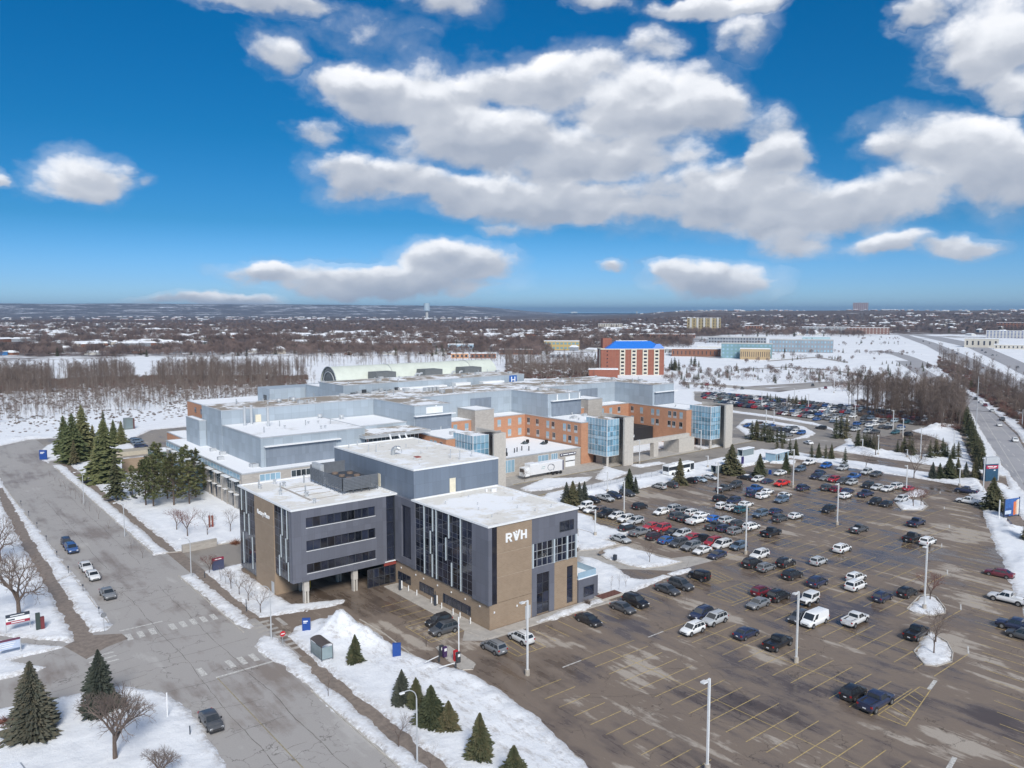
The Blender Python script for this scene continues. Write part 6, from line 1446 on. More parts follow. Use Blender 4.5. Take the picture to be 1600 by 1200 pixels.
# utility poles on the arterial
for px, a, b, lab in ((1524,688,634,"wooden utility pole between the arterial road and its pavement"),(1597,666,640,"grey utility pole beyond the arterial road at the right edge"),(1527,632,588,"tall thin pole behind the arterial road")):
    x, y, h = hgt(px, a, b); r = empty('utility_pole', (x, y, 0), .4, lab, 'utility pole', 'poles along the arterial'); MB().cyl((0,0,0),(0,0,h), .2, .13, 7).build('pole', LGREY, r, world=False); MB().box(-1.2,1.2,-.06,.06,h-.6,h-.45).build("crossarm", DGREY, r, world=False)
# ------------------------------------------------------------------ trees
def m_leaf(name, c0, c1, c2):
    m, n, l, b = newmat(name); src = ncoord(n); oi = n.new('ShaderNodeObjectInfo')
    t = nnoise(n, l, src, 1.6, 4, .7); f = nmath(n, l, 'ADD', nmath(n, l, 'MULTIPLY', t, .75), nmath(n, l, 'MULTIPLY', oi.outputs['Random'], .25))
    l.new(nramp(n, l, f, [(.3, c0), (.5, c1), (.72, c2)]), b.inputs['Base Color']); b.inputs['Roughness'].default_value = .8; b.inputs['Specular IOR Level'].default_value = .15
    return m
SPR = m_leaf('spruce_needles', (.034,.046,.028), (.075,.082,.045), (.145,.12,.068)); SPRB = m_leaf('blue_spruce_needles', (.038,.048,.04), (.075,.082,.066), (.135,.115,.08)); PIN = m_leaf('pine_needles', (.06,.082,.038), (.14,.15,.068), (.26,.225,.115))
BARK = mat('bark', (.12,.09,.075), .9, var=.3, scale=4); TWIG = mat('bare_twigs', (.175,.135,.115), .9, var=.35, scale=.8); TWIGR = mat('reddish_twigs', (.17,.075,.06), .9, var=.3, scale=1); PALEB = mat('pale_bark', (.30,.27,.25), .9, var=.25, scale=.5)
BRLF = mat('russet_leaves', (.20,.085,.05), .9, var=.35, scale=1.5)
def spruce_mesh(seed, H_=10, R=2.2, base=.06, dens=1.0, m=None, gap=1.0, fw=1.0):
    r = random.Random(seed); mb = MB(); z = H_*base; L = 0
    while z < H_*.985:
        t = (z/H_-base)/(1-base); rad = R*((1-t)**.85)*(.86+.28*r.random())+.08; nb = max(5, int((9+rad*5)*dens)); a0 = r.random()*6.28
        for k in range(nb):
            a = a0+6.283*k/nb+r.uniform(-.22, .22); ln = rad*r.uniform(.58, 1.2)*(1+.18*math.sin(3*a+seed*1.7+z*.9)); dr = ln*r.uniform(.12, .34); ca, sa = math.cos(a), math.sin(a)
            zz = z+r.uniform(-.12, .12)*gap
            # a frond: a drooping spine with side sprays
            ns = 4 if ln > 1 else 3 if ln > .45 else 2
            for j in range(ns):
                u0 = j/ns; u1 = (j+1.25)/ns; w = fw*ln*.25*(1.15-u0*.7)*r.uniform(.8, 1.25)
                x0, x1 = ln*u0, ln*min(1.05, u1); z0 = zz-dr*u0**1.5; z1 = zz-dr*u1**1.5-.03
                px, py = -sa, ca
                mb.add([(x0*ca, x0*sa, z0+.05), (x1*ca*.8+px*w, x1*sa*.8+py*w, z1-.1*w), (x1*ca, x1*sa, z1+.03), (x1*ca*.8-px*w, x1*sa*.8-py*w, z1-.1*w)], [(0,1,2),(0,2,3)])
                if r.random() < .6: mb.add([(x0*ca, x0*sa, z0), ((x0+x1)/2*ca+px*w*.3, (x0+x1)/2*sa+py*w*.3, z0-.2-.25*r.random()), (x1*ca, x1*sa, z1)], [(0,1,2)])
        z += (H_/26)*gap*(.75+.5*r.random())*(1-.45*t)
    for k in range(5):
        a = k*1.257; mb.add([(0,0,H_), (.12*math.cos(a), .12*math.sin(a), H_*.94), (.12*math.cos(a+1), .12*math.sin(a+1), H_*.93)], [(0,1,2)])
    return mb.mesh('spruce_crown', m or SPR)
def trunk_mesh(H_, r0, m=BARK, top=.9):
    mb = MB(); mb.cyl((0,0,-.3), (0,0,H_*top), r0, r0*.2, 7); return mb.mesh('trunk', m)
def pine_mesh(seed, H_=11, R=2.6):
    r = random.Random(seed); mb = MB(); tk = MB(); tk.cyl((0,0,-.3),(0,0,H_*.95), .2, .05, 7)
    for k in range(74):
        t = k/73; z = H_*(.13+.85*t); rad = R*(1-abs(t-.25)**1.25*1.1)*r.uniform(.55, 1.2)
        if rad < .3: rad = .35
        a = r.random()*6.28; ex, ey, ez = rad*math.cos(a), rad*math.sin(a), z+rad*.22
        tk.cyl((0,0,z-rad*.1), (ex,ey,ez), .05, .02, 4, caps=False)
        for c_ in range(3 if t < .9 else 2):
            f = 1-.3*c_; cx_, cy_, cz_ = ex*f+r.uniform(-.3,.3), ey*f+r.uniform(-.3,.3), ez+r.uniform(-.1,.35)
            for q in range(24):
                d = Vector((r.gauss(0,1), r.gauss(0,1), r.gauss(.25,.6))).normalized(); L = r.uniform(.3, .7); s = d.orthogonal().normalized()*r.uniform(.05, .13); o = Vector((cx_, cy_, cz_))
                mb.add([o+s, o-s, o+d*L], [(0,1,2)])
    return mb.mesh('pine_crown', PIN), tk.mesh('trunk', BARK)
def bare_mesh(seed, H_=9, spread=.62, depth=5, trunkh=.22, m=None, r0=.16, kids=3, up=.35, twigs=True, fork=1):
    r = random.Random(seed); mb = MB(); tk = MB()
    def br(p, d, L, rad, lev):
        q = p+d*L; (tk if lev >= depth-1 else mb).cyl(p, q, rad, rad*.62, 6 if lev >= depth-1 else 4 if lev > 2 else 3, caps=False)
        if lev == 0:
            return
        n = kids+(1 if r.random() < .4 else 0)
        for k in range(n):
            ang = r.uniform(.25, spread+.25); az = 6.283*k/n+r.uniform(-.6, .6); o = d.orthogonal().normalized(); o2 = d.cross(o)
            nd = (d*math.cos(ang)+(o*math.cos(az)+o2*math.sin(az))*math.sin(ang)+Vector((0,0,up*.3))).normalized()
            st = p+d*L*(1 if k < 2 else r.uniform(.55, .95))
            br(st, nd, L*r.uniform(.62, .84), rad*r.uniform(.5, .66), lev-1)
    br(Vector((0,0,-.2)), Vector((r.uniform(-.04,.04), r.uniform(-.04,.04), 1)).normalized(), H_*trunkh, r0, depth)
    z = max(v[2] for v in mb.v); k = H_/z; mb.v = [(a*k, b*k, c_*k) for a, b, c_ in mb.v]; tk.v = [(a*k, b*k, c_*k) for a, b, c_ in tk.v]
    return mb.mesh('bare_crown', m or TWIG), tk.mesh('trunk', BARK)
def plant(name, crown, trunk, x, y, s=1.0, rz=None, label=None, cat='tree', group=None, z=None):
    rz = rnd.uniform(0, 6.28) if rz is None else rz
    root = empty(name, (x, y, (gz(x, y) if z is None else z)-.05), rz, label, cat, group); root.scale = (s, s, s) if not hasattr(s, '__len__') else s
    if trunk is not None: link('trunk', trunk, root)
    link('crown', crown, root); return root
SP = [spruce_mesh(i, 10, 2.3+.25*i, .05, 1.25, (SPR, SPRB, SPR, SPR)[i]) for i in range(4)]; SPT = trunk_mesh(10, .17)
SPN = [spruce_mesh(90+i, 10, 2.3+.2*i, .04, 2.1, (SPR, SPRB)[i % 2], .55, .52) for i in range(3)]
SPO = [spruce_mesh(70+i, 10, 2.7, .05, 1.2, PIN) for i in range(3)]
SPL = [spruce_mesh(20+i, 10, 2.2, .16, .95, SPR, 1.25) for i in range(2)]
SPF = [spruce_mesh(40+i, 10, 2.4, .03, .55, SPR, 1.7) for i in range(3)]            # lighter meshes for the distance
PN = [pine_mesh(i, 11, 3.0+.35*i) for i in range(3)]
BIG = [bare_mesh(3, 9, .75, 6, .17, TWIG, .17, 3), bare_mesh(5, 9, .7, 6, .2, TWIG, .15, 3)]
MID = [bare_mesh(11+i, 7, .6, 5, .24, TWIG, .10, 3) for i in range(3)]; RED = [bare_mesh(31+i, 6, .6, 5, .22, TWIGR, .09, 3) for i in range(2)]
YOUNG = [bare_mesh(51+i, 6, .32, 5, .30, TWIG, .06, 2, .9) for i in range(3)]
SPRUCE_AT = [  # px base, py base, height px, width factor, label
 (52,1150,122,1.15,"large dark spruce at the lower left corner, leftmost of the pair"),(157,1112,100,1.1,"dark spruce standing behind a leafless tree at lower left"),
 (555,1035,45,1.0,"scruffy spruce growing in the snow heap"),(628,1098,54,.95,"leftmost spruce of the clump by the cleared pavement"),(650,1103,46,1.0,"second spruce of the clump by the cleared pavement"),(674,1130,62,1.2,"widest spruce of the clump by the cleared pavement"),(701,1138,44,1.2,"rightmost low spruce of the clump by the cleared pavement"),
 (750,1184,74,1.0,"bright green spruce alone on the snow bank at bottom centre"),(803,1222,60,1.2,"low spruce cut off by the bottom edge, right of a lone spruce"),
 (115,722,76,1.05,"biggest evergreen at the bend of the left street"),(101,708,58,1.0,"evergreen half hidden behind the biggest one at the bend"),(130,712,78,1.0,"tall evergreen just right of the biggest at the bend"),(146,708,44,.9,"evergreen right of the group at the bend"),(116,727,40,.8,"small spruce in front of the group at the bend"),
 (165,752,96,1.1,"tall full spruce on the lawn left of the pines"),(152,744,50,1.0,"spruce tucked behind the tall one on the lawn"),(182,782,72,.95,"dark open spruce at the front of the lawn"),(163,694,52,.8,"slim spruce behind the lawn near the small yard"),(178,694,38,.9,"low spruce by the small yard"),(190,694,36,.9,"last low spruce by the small yard"),
 (885,790,38,1.0,"leftmost spruce of the clump beside the drive fence"),(895,792,42,1.0,"second spruce of the clump beside the drive fence"),(905,790,38,.95,"third spruce of the clump beside the drive fence"),(913,787,36,.95,"rightmost spruce of the clump beside the drive fence"),
 (983,768,36,1.0,"taller spruce of the pair by the top car park row"),(993,770,26,.9,"shorter spruce of the pair by the top car park row"),(1062,757,42,.95,"spruce standing in front of the city bus"),(1143,741,48,1.1,"large spruce right of the bus shelter roof"),(1187,744,36,1.0,"spruce beside the row of parked cars below the booth"),(1228,738,32,1.0,"spruce just right of the ticket booth"),
 (1214,703,22,.9,"first spruce of the row behind the booth"),(1222,704,20,.9,"second spruce of the row behind the booth"),(1234,712,26,.9,"third spruce of the row behind the booth"),(1243,712,26,.9,"fourth spruce of the row behind the booth"),
 (1268,715,22,.9,"first spruce of the row above the blue car"),(1279,716,24,.9,"second spruce of the row above the blue car"),(1290,717,22,.9,"third spruce of the row above the blue car"),(1299,717,24,.9,"fourth spruce of the row above the blue car"),(1320,727,28,.9,"pale green spruce behind the silver suv"),
 (1457,748,26,1.0,"first small spruce of the row left of the pylon sign"),(1468,748,24,1.2,"second small spruce of the row left of the pylon sign"),(1483,748,36,1.0,"third and tallest spruce of the row left of the pylon sign"),(1496,748,32,1.0,"fourth spruce of the row left of the pylon sign"),(1509,747,26,.9,"fifth spruce of the row left of the pylon sign"),(1524,748,34,1.0,"spruce nearest the pylon sign"),
 (1551,797,50,1.05,"full spruce beside the mural panel at the right edge"),(1608,845,50,1.0,"spruce cut off by the right edge"),
 (445,745,34,.8,"dark pine poking up behind the Rotary Place roof"),(1306,685,34,.9,"first evergreen by the car park entry road"),(1314,683,36,.9,"second evergreen by the car park entry road"),(1322,686,36,.9,"third evergreen by the car park entry road"),
]
def place_spruce(px, py, hpx, wf, lab, meshes, grp, zoff=0):
    x, y = G(px, py); D = x*math.sin(YAW)+y*math.cos(YAW); h = hpx*D/F*1.04; s = h/10.0; i = int(px) % len(meshes)
    return plant('spruce_tree', meshes[i], SPT, x, y, (s*wf, s*wf, s), label=lab, cat='spruce tree', group=grp)
for px, py, hpx, wf, lab in SPRUCE_AT: place_spruce(px, py, hpx, wf*(1.28 if 540 < px < 810 else 1.05), lab, SPL if px in (182, 163, 116) else SPN if py > 1000 else SPO if 100 < px < 200 else SP if py > 735 or hpx > 45 else SPF+SP[:1], 'spruces round the car park and lawns')
# pine clump in front of the west wing
for k, (px, py, hh) in enumerate([(207,775,8),(228,790,10),(240,792,9.5),(262,780,10),(272,790,10.5),(296,788,10.5),(306,778,11),(246,770,10),(232,768,9),(288,770,10),(322,768,8)]):
    c_, t_ = PN[k % 3]; x, y = G(px, py); plant('pine_tree', c_, t_, x, y, hh*1.18*(.85+.3*((k*7)%5)/4)/11.0, label="olive green pine in the dense grove in front of the hospital's stone wing", cat='pine tree', group='pines in the grove by the hospital')
# evergreens edging the distant car park, and the line by the arterial
EV = []
r_ = random.Random(5)
for px0, py0, px1, py1, n, hh in ((1172,686,1226,692,11,28),(1335,700,1372,706,8,26),(1402,706,1428,712,7,27),(1452,715,1500,716,9,26),(1505,655,1535,735,26,34),(1497,650,1512,668,6,24),(1118,626,1128,627,3,12),(1198,628,1222,630,6,14),(1230,632,1262,633,7,16),(940,572,1030,586,12,18),(1048,578,1062,579,4,20),(1078,570,1092,575,4,15),(1207,596,1212,600,2,12),(1296,562,1320,566,5,7),(1375,570,1425,572,7,6)):
    for k in range(n):
        t = (k+.5)/n; EV.append((px0+(px1-px0)*t+r_.uniform(-2, 2), py0+(py1-py0)*t+r_.uniform(-2.5, 1.5), hh*r_.uniform(.7, 1.15)))
for px, py, hh in EV:
    far_ = py < 640; place_spruce(px, py, hh, r_.uniform(.95, 1.35), "dark evergreen standing among others well beyond the main car park" if far_ else "dark evergreen in the screen of trees edging the distant car park", SPF, 'evergreens beyond the main car park' if far_ else 'evergreens screening the distant car park')
# deciduous trees with individual places: px, py, height px, meshes, label
BARE_AT = [(30,962,112,BIG,"broad leafless tree behind the red and navy sign board"),(0,880,84,BIG,"leafless tree with russet leaves cut off by the left edge"),(180,1187,135,BIG,"wide leafless tree in front of the dark spruce at lower left"),(250,1225,70,BIG,"leafless crown rising from the bottom edge left of the dark car"),
 (513,1090,58,YOUNG,"thin leafless tree left of the cleared pavement near the bus pad"),(623,1168,60,MID,"leafless tree between the pavement and street lamp at bottom"),(672,1205,50,YOUNG,"small leafless tree at the bottom edge by the street lamp"),
 (407,958,42,MID,"leafless tree nearest the crosswalk in the row by the brick wall"),(388,941,40,MID,"second leafless tree of the row by the brick wall"),(374,931,38,MID,"third leafless tree of the row by the brick wall"),(361,921,36,MID,"fourth leafless tree of the row by the brick wall"),(353,914,32,YOUNG,"fifth leafless tree of the row by the brick wall"),(345,909,30,YOUNG,"sixth leafless tree of the row by the brick wall"),(327,896,32,RED,"reddish leafless tree beside the dark red sign board"),
 (276,829,40,RED,"reddish leafless tree on the lawn, left of two"),(293,838,48,RED,"taller reddish leafless tree on the lawn, right of two"),(324,836,38,MID,"leafless tree left of the red lawn sculpture"),(360,831,36,MID,"leafless tree right of the red lawn sculpture"),
 (1015,879,32,MID,"leafless tree on the snowy island near the moving silver car"),(1459,1022,62,MID,"leafless tree on the nearer snow island at right"),(1462,1004,60,MID,"second leafless tree rooted on the nearer snow island"),(1453,938,50,RED,"leafless tree beside a light pole on the farther snow island"),
 (1427,792,34,RED,"small tree on the upper snow island, left one"),(1439,790,30,RED,"small tree on the upper snow island, right one"),(1428,747,46,MID,"tall leafless tree beside the snowy verge left of the spruces"),(1353,732,28,MID,"leafless tree behind the silver suv on the snow heap"),(1440,718,44,MID,"leafless tree between the screens of evergreens"),(1368,712,40,MID,"leafless tree by the entrance of the distant car park"),
 (666,1010,30,MID,"small leafless tree behind the barrier island"),(820,752,22,MID,"leafless tree over the drive behind the office roof"),(978,918,30,YOUNG,"slim leafless sapling nearest the annex planter"),(967,922,26,YOUNG,"thin sapling in the planter beside the annex"),(955,925,28,YOUNG,"leftmost thin sapling in the planter beside the annex"),(1232,650,30,MID,"leafless tree on the far verge of the crescent")]
for px, py, hpx, ms, lab in BARE_AT:
    x, y = G(px, py); D = x*math.sin(YAW)+y*math.cos(YAW); c_, t_ = ms[int(px) % len(ms)]; H0 = {id(BIG): 9, id(MID): 7, id(RED): 6, id(YOUNG): 6}[id(ms)]
    _k = hpx*D/F/H0; plant('leafless_tree', c_, t_, x, y, (_k*.82, _k*.82, _k) if ms is BIG else _k, label=lab, cat='leafless tree', group='leafless trees near the streets and car park')
for k, (px, py) in enumerate([(86,752),(95,761),(103,768),(110,773),(118,780),(127,787),(133,792),(140,799),(154,811),(170,826),(205,856),(223,872),(40,768) if 0 else (78,745)]):
    x, y = G(px, py); plant('street_sapling', YOUNG[k % 3][0], YOUNG[k % 3][1], x, y, .42+.08*(k % 3), label="tiny leafless sapling in the snow strip between left street and pavement", cat='sapling', group='saplings along the left street')
# russet shrubs
def shrub(seed, R, m):
    r = random.Random(seed); mb = MB()
    for k in range(170):
        d = Vector((r.gauss(0,1), r.gauss(0,1), abs(r.gauss(0,1)))).normalized(); o = Vector((r.uniform(-.2,.2), r.uniform(-.2,.2), 0)); e = o+d*R*r.uniform(.6, 1.1); s = d.orthogonal().normalized()*.03
        mb.add([o-s, o+s, e], [(0,1,2)])
    return mb.mesh('shrub_twigs', m)
SH = [shrub(1, 1.0, TWIGR), shrub(2, 1.0, BRLF), shrub(3, 1.0, TWIG)]
for px, py, s, k, lab in ((10,1132,1.6,0,"russet shrub left of the big spruce at the lower left"),(28,1142,1.3,1,"orange-brown shrub below the big spruce at the lower left"),(368,850,1.6,1,"russet shrub against the office building's north-west corner"),(918,945,1.2,2,"bare shrub by the tan brick wall under the RVH sign"),(1440,925,.9,1,"rusty shrub on the farther snow island"),(60,1150,1.0,2,"bare shrub under the spruce at lower left")):
    x, y = G(px, py); o = link('shrub', SH[k], None, (x, y, gz(x, y)), rnd.random()*6, s); tag(o, lab, 'shrub', 'shrubs near the buildings')

# ---- woods: tall thin bare trees
def pole_tree(seed, H_=15, crown=.55, m=TWIG, tm=None, nb=60):
    r = random.Random(seed); mb = MB(); tk = MB(); lean = Vector((r.uniform(-.05,.05), r.uniform(-.05,.05), 1)); tk.cyl((0,0,-.4), lean*H_*.95, .13, .03, 5, caps=False)
    for k in range(nb):
        t = crown+(1-crown)*r.random(); p = lean*(H_*t*.97); a = r.random()*6.28; L = H_*(.17*(1.15-t)+.05)*r.uniform(.6, 1.4)*2.1; sp_w = r.uniform(.4, .9); d = Vector((math.cos(a)*sp_w, math.sin(a)*sp_w, .8)).normalized(); e = p+d*L*.6; s = d.orthogonal().normalized()*.035
        mb.add([p-s, p+s, e], [(0,1,2)]); s2 = d.cross(s).normalized()*.03; mb.add([p-s2, p+s2, e], [(0,1,2)])
        for q in range(4):
            u = r.uniform(.3, 1); o = p+d*L*.6*u; dd = (d+Vector((r.gauss(0,.5), r.gauss(0,.5), r.gauss(.2,.3)))).normalized(); s = dd.orthogonal().normalized()*.022
            mb.add([o-s, o+s, o+dd*L*r.uniform(.25, .5)], [(0,1,2)])
    return mb.mesh('bare_crown', m), tk.mesh('trunk', tm or PALEB)
WT = [pole_tree(60+i, 15, (.3,.42,.25,.5)[i], TWIG, BARK) for i in range(4)]; BT = [pole_tree(80+i, 11, (.3,.45,.2)[i], TWIG, PALEB, 34) for i in range(3)]
wr = random.Random(21)
nw = 0
while nw < 150:                                # wood between the distant car park and the arterial
    px = wr.uniform(1325, 1505); f = (px-1325)/180; py = wr.uniform(628+f*4, 648+f*30 if px < 1480 else 668)
    if px < 1370 and wr.random() < .6 or px > 1490+(py-625)*.85: continue
    x, y = G(px, py); k = wr.randrange(4); plant('bare_wood_tree', WT[k][0], WT[k][1], x, y, wr.uniform(.85, 1.35), label="tall thin leafless tree in the wood behind the distant car park", cat='leafless tree', group='trees of the wood behind the distant car park', z=0); nw += 1
for k in range(70):                            # belt between arterial and highway
    px = wr.uniform(1470, 1610); py = wr.uniform(570+(px-1491)*.45, 591+(px-1491)*.70); x, y = G(px, py); q = wr.randrange(4)
    plant('bare_wood_tree', WT[q][0], WT[q][1], x, y, wr.uniform(.45, .75), label="leafless tree in the belt between arterial road and highway", cat='leafless tree', group='trees between arterial road and highway', z=0)
for k in range(96):                            # nearest birches in the snowy meadow on the left
    px = wr.uniform(-10, 470); lim = 664-(px/470)*42; py = lim-abs(wr.gauss(0, 14)); x, y = G(px, py); q = wr.randrange(3)
    plant('birch_tree', BT[q][0], BT[q][1], x, y, wr.uniform(.4, .95), label="slender leafless birch on the snowy meadow left of the hospital", cat='birch tree', group='birches on the snowy meadow', z=0)
# what nobody could count: instanced masses
def scatter(name, pts, src_objs, label, cat, smin, smax):
    me = bpy.data.meshes.new(name); me.from_pydata(pts, [], []); o = link(name, me); tag(o, label, cat, kind='stuff')
    ng = bpy.data.node_groups.new(name, 'GeometryNodeTree'); ng.interface.new_socket('Geometry', in_out='INPUT', socket_type='NodeSocketGeometry'); ng.interface.new_socket('Geometry', in_out='OUTPUT', socket_type='NodeSocketGeometry')
    N = ng.nodes; L = ng.links; gi = N.new('NodeGroupInput'); go = N.new('NodeGroupOutput'); ji = N.new('GeometryNodeJoinGeometry'); nsrc = len(src_objs)
    idx = N.new('GeometryNodeInputIndex')
    for k, so in enumerate(src_objs):
        ip = N.new('GeometryNodeInstanceOnPoints'); oi = N.new('GeometryNodeObjectInfo'); oi.inputs[0].default_value = so; oi.inputs['As Instance'].default_value = True; oi.transform_space = 'ORIGINAL'
        cmp_ = N.new('FunctionNodeCompare'); cmp_.data_type = 'INT'; cmp_.operation = 'EQUAL'; md = N.new('ShaderNodeMath'); md.operation = 'MODULO'; L.new(idx.outputs[0], md.inputs[0]); md.inputs[1].default_value = nsrc
        eq = N.new('ShaderNodeMath'); eq.operation = 'COMPARE'; L.new(md.outputs[0], eq.inputs[0]); eq.inputs[1].default_value = k; eq.inputs[2].default_value = .5
        L.new(eq.outputs[0], ip.inputs['Selection']); L.new(gi.outputs[0], ip.inputs['Points']); L.new(oi.outputs['Geometry'], ip.inputs['Instance'])
        rv = N.new('FunctionNodeRandomValue'); rv.data_type = 'FLOAT_VECTOR'; rv.inputs[0].default_value = (0,0,0); rv.inputs[1].default_value = (0,0,6.28); L.new(rv.outputs[0], ip.inputs['Rotation'])
        rs = N.new('FunctionNodeRandomValue'); rs.data_type = 'FLOAT'; rs.inputs[2].default_value = smin; rs.inputs[3].default_value = smax; rs.inputs['Seed'].default_value = 9; L.new(rs.outputs[1], ip.inputs['Scale'])
        L.new(ip.outputs[0], ji.inputs[0])
    L.new(ji.outputs[0], go.inputs[0]); mod = o.modifiers.new('scatter', 'NODES'); mod.node_group = ng; return o
def merged_tree(name, x, y, pair, label, cat, s=1.0, z=0):
    mb = MB(); mats = [pair[0].materials[0], pair[1].materials[0]]
    for mi, me in enumerate(pair): mb.add([tuple(v.co) for v in me.vertices], [tuple(p.vertices) for p in me.polygons], mi)
    o = mb.build(name, mats); o.location = (x, y, z); o.scale = (s,)*3; return tag(o, label, cat, 'birches on the snowy meadow')
def wpt(px, py, z=0): x, y = G(px, py); return (x, y, z)
_a = wpt(30, 640); _b = wpt(120, 636); _c = wpt(250, 628)
srcs = [merged_tree('birch_tree', *_a[:2], BT[0], "slender leafless birch on the snowy meadow left of the hospital", 'birch tree'), merged_tree('birch_tree', *_b[:2], BT[1], "slender leafless birch on the snowy meadow left of the hospital", 'birch tree'), merged_tree('birch_tree', *_c[:2], WT[1], "slender leafless birch on the snowy meadow left of the hospital", 'birch tree', .7)]
pts = []
for k in range(4200):                          # meadow birches further back
    px = wr.uniform(-40, 480); py = 600+abs(wr.gauss(0, 1))*30
    if py > 660-(px/470)*40: continue
    pts.append(wpt(px, py))
brp = []
for k in range(5200):
    px = wr.uniform(-40, 500); py = 597+abs(wr.gauss(0, 1))*34
    if py > 684-(px/470)*50: continue
    if float(fbm2(np.array([[px*1.0]]), np.array([[py*5.0]]), 60, 2, 15)[0, 0]) < .46: continue
    brp.append(wpt(px, py))
scatter('meadow_birches', pts, srcs, "sparse thicket of thin leafless birches on the snowy meadow", "birches", .16, .55)
pts = []
for k in range(3300):                          # the dark belt of wood across the left
    px = wr.uniform(-60, 500); top = 583+(px < 200)*(200-px)*.055; py = top+abs(wr.gauss(0, 13))
    if float(fbm2(np.array([[px]]), np.array([[py*4]]), 45, 2, 19)[0, 0]) < .27: continue
    if px > 420 and wr.random() < (px-420)/80: continue
    pts.append(wpt(px, py))
for k in range(600): px = wr.uniform(790, 935); py = wr.uniform(570, 592) if px > 800 else wr.uniform(566, 580); pts.append(wpt(px, py))
for k in range(260): px = wr.uniform(460, 800); pts.append(wpt(px, 570+wr.uniform(-7, 5)))
_s = [tag(link('meadow_shrub', SH[0], None, (*G(60,668), 0), 0, .9), "russet leafless bush at the near edge of the snowy meadow", 'shrub', 'shrubs near the buildings'), tag(link('meadow_shrub', SH[2], None, (*G(150,655), 0), 0, 1.0), "dark leafless bush on the snowy meadow behind the yard spruces", 'shrub', 'shrubs near the buildings')]
scatter('meadow_brush', brp, _s[1:], "low tangled brush poking through the meadow snow", "brush", .3, 1.1)
wb = []
for k in range(2300):                          # undergrowth and extra stems of the woods
    px = wr.uniform(-60, 480); top = 588+(px < 200)*(200-px)*.055; wb.append(wpt(px, top+abs(wr.gauss(0, 8))))
for k in range(1500):
    px = wr.uniform(1466, 1660); wb.append(wpt(px, wr.uniform(568+(px-1491)*.45, 592+(px-1491)*.70)))
for k in range(500):
    px = 1330+175*wr.random()**.6; f = (px-1325)/180; py = wr.uniform(626+f*4, 648+f*28)
    if px < 1490+(py-625)*.85: wb.append(wpt(px, py))
for k in range(900): px = wr.uniform(790, 935); wb.append(wpt(px, wr.uniform(568, 592)))
scatter('wood_undergrowth', wb, _s[::-1]+_s[1:], "brown undergrowth filling the feet of the leafless woods", "undergrowth", 1.0, 3.0)
ew = []
for k in range(150):
    px = 1335+170*wr.random()**.55; f = (px-1325)/180; py = wr.uniform(624+f*4, 646+f*28)
    if px < 1490+(py-625)*.85: ew.append(wpt(px, py))
for k in range(200): px = wr.uniform(1466, 1650); ew.append(wpt(px, wr.uniform(570+(px-1491)*.45, 590+(px-1491)*.70)))
scatter('wood_stems', ew, [srcs[2]], "further thin stems crowded in the woods by the arterial road", "trees", .45, 1.15)
scatter('bare_wood', pts, [bpy.data.objects[srcs[2].name]]+srcs[:1], "band of dense leafless woodland beyond the snowy meadow", "wood", .3, 1.1)
# suburb trees: crowns of sprays
def clump(seed, H_=9, n=150, m=TWIG):
    r = random.Random(seed); mb = MB(); mb.cyl((0,0,-.5),(0,0,H_*.5), .2, .1, 4, caps=False)
    for k in range(n):
        d = Vector((r.gauss(0,1), r.gauss(0,1), r.gauss(0,1))).normalized()*(r.random()**.4); p = Vector((d.x*H_*.38, d.y*H_*.38, H_*.58+d.z*H_*.38)); q = Vector((p.x, p.y, p.z-H_*.2)).normalized(); s = q.orthogonal().normalized()*r.uniform(.12, .3)
        mb.add([p-s, p+s, p+q*r.uniform(.8, 1.8)], [(0,1,2)])
    return mb.mesh('suburb_tree', m)
TWF = mat('distant_twigs', (.155,.112,.10), .9, var=.35, scale=.02); SPRD = mat('distant_evergreen', (.03,.04,.035), .9, var=.3, scale=.05)
tsrc = []
for k, (px, py, m_) in enumerate(((560,548,TWF),(330,552,TWF),(700,540,TWF))): x, y = G(px, py); o = link('suburb_tree', clump(k, 10, 170, m_), None, (x, y, 0)); tag(o, "rounded leafless tree in the suburb on the plain", 'leafless tree', 'trees standing in the suburb'); tsrc.append(o)
x, y = G(640, 545); mb_ = SPF[0].copy(); o = link('suburb_evergreen', mb_, None, (x, y, 0), 0, .8); tag(o, "dark evergreen standing in the suburb on the plain", 'evergreen tree', 'trees standing in the suburb'); esrc = [o]
HOUSES = []
hr = random.Random(77)
def tz(x, y):
    D = math.hypot(x, y); b = math.atan2(x, y)-YAW; pxb = 800+F*math.tan(b)
    X = np.array([[x]]); Y = np.array([[y]]); ss = lambda a, b_, v: (lambda t: t*t*(3-2*t))(min(1, max(0, (v-a)/(b_-a))))
    n = float(fbm2(X, Y, 1800, 4, 3)[0, 0]); n2 = float(fbm2(X, Y, 500, 3, 8)[0, 0]); rd = ss(900, 1100, pxb)
    z = .05+rd*ss(2300, 5600, D)*(44+10*n+4*n2)*min(1, max(0, 1-ss(7000, 12000, D))); z += ss(1500, 3500, D)*(n2-.5)*5*(1-ss(880, 960, pxb)*(1-ss(960, 1040, pxb))); return z
pts = []; ept = []
for k in range(21000):
    px = hr.uniform(-60, 1660); D = 760*(3800/760)**(hr.random()**.85); py_lim = 0
    if px > 860: Dmin = 1050+(px > 1080)*500+(px > 1350)*250
    else: Dmin = 860
    if D < Dmin: continue
    b = math.atan((px-800)/F); Rr = D/math.cos(b); x, y = Rr*math.sin(b+YAW), Rr*math.cos(b+YAW); dn = float(fbm2(np.array([[x]]), np.array([[y]]), 130, 3, 61)[0, 0])
    if dn < .40 and D < 2500: continue
    (ept if hr.random() < .07 else pts).append((x, y, tz(x, y)))
fb = []; fe = []
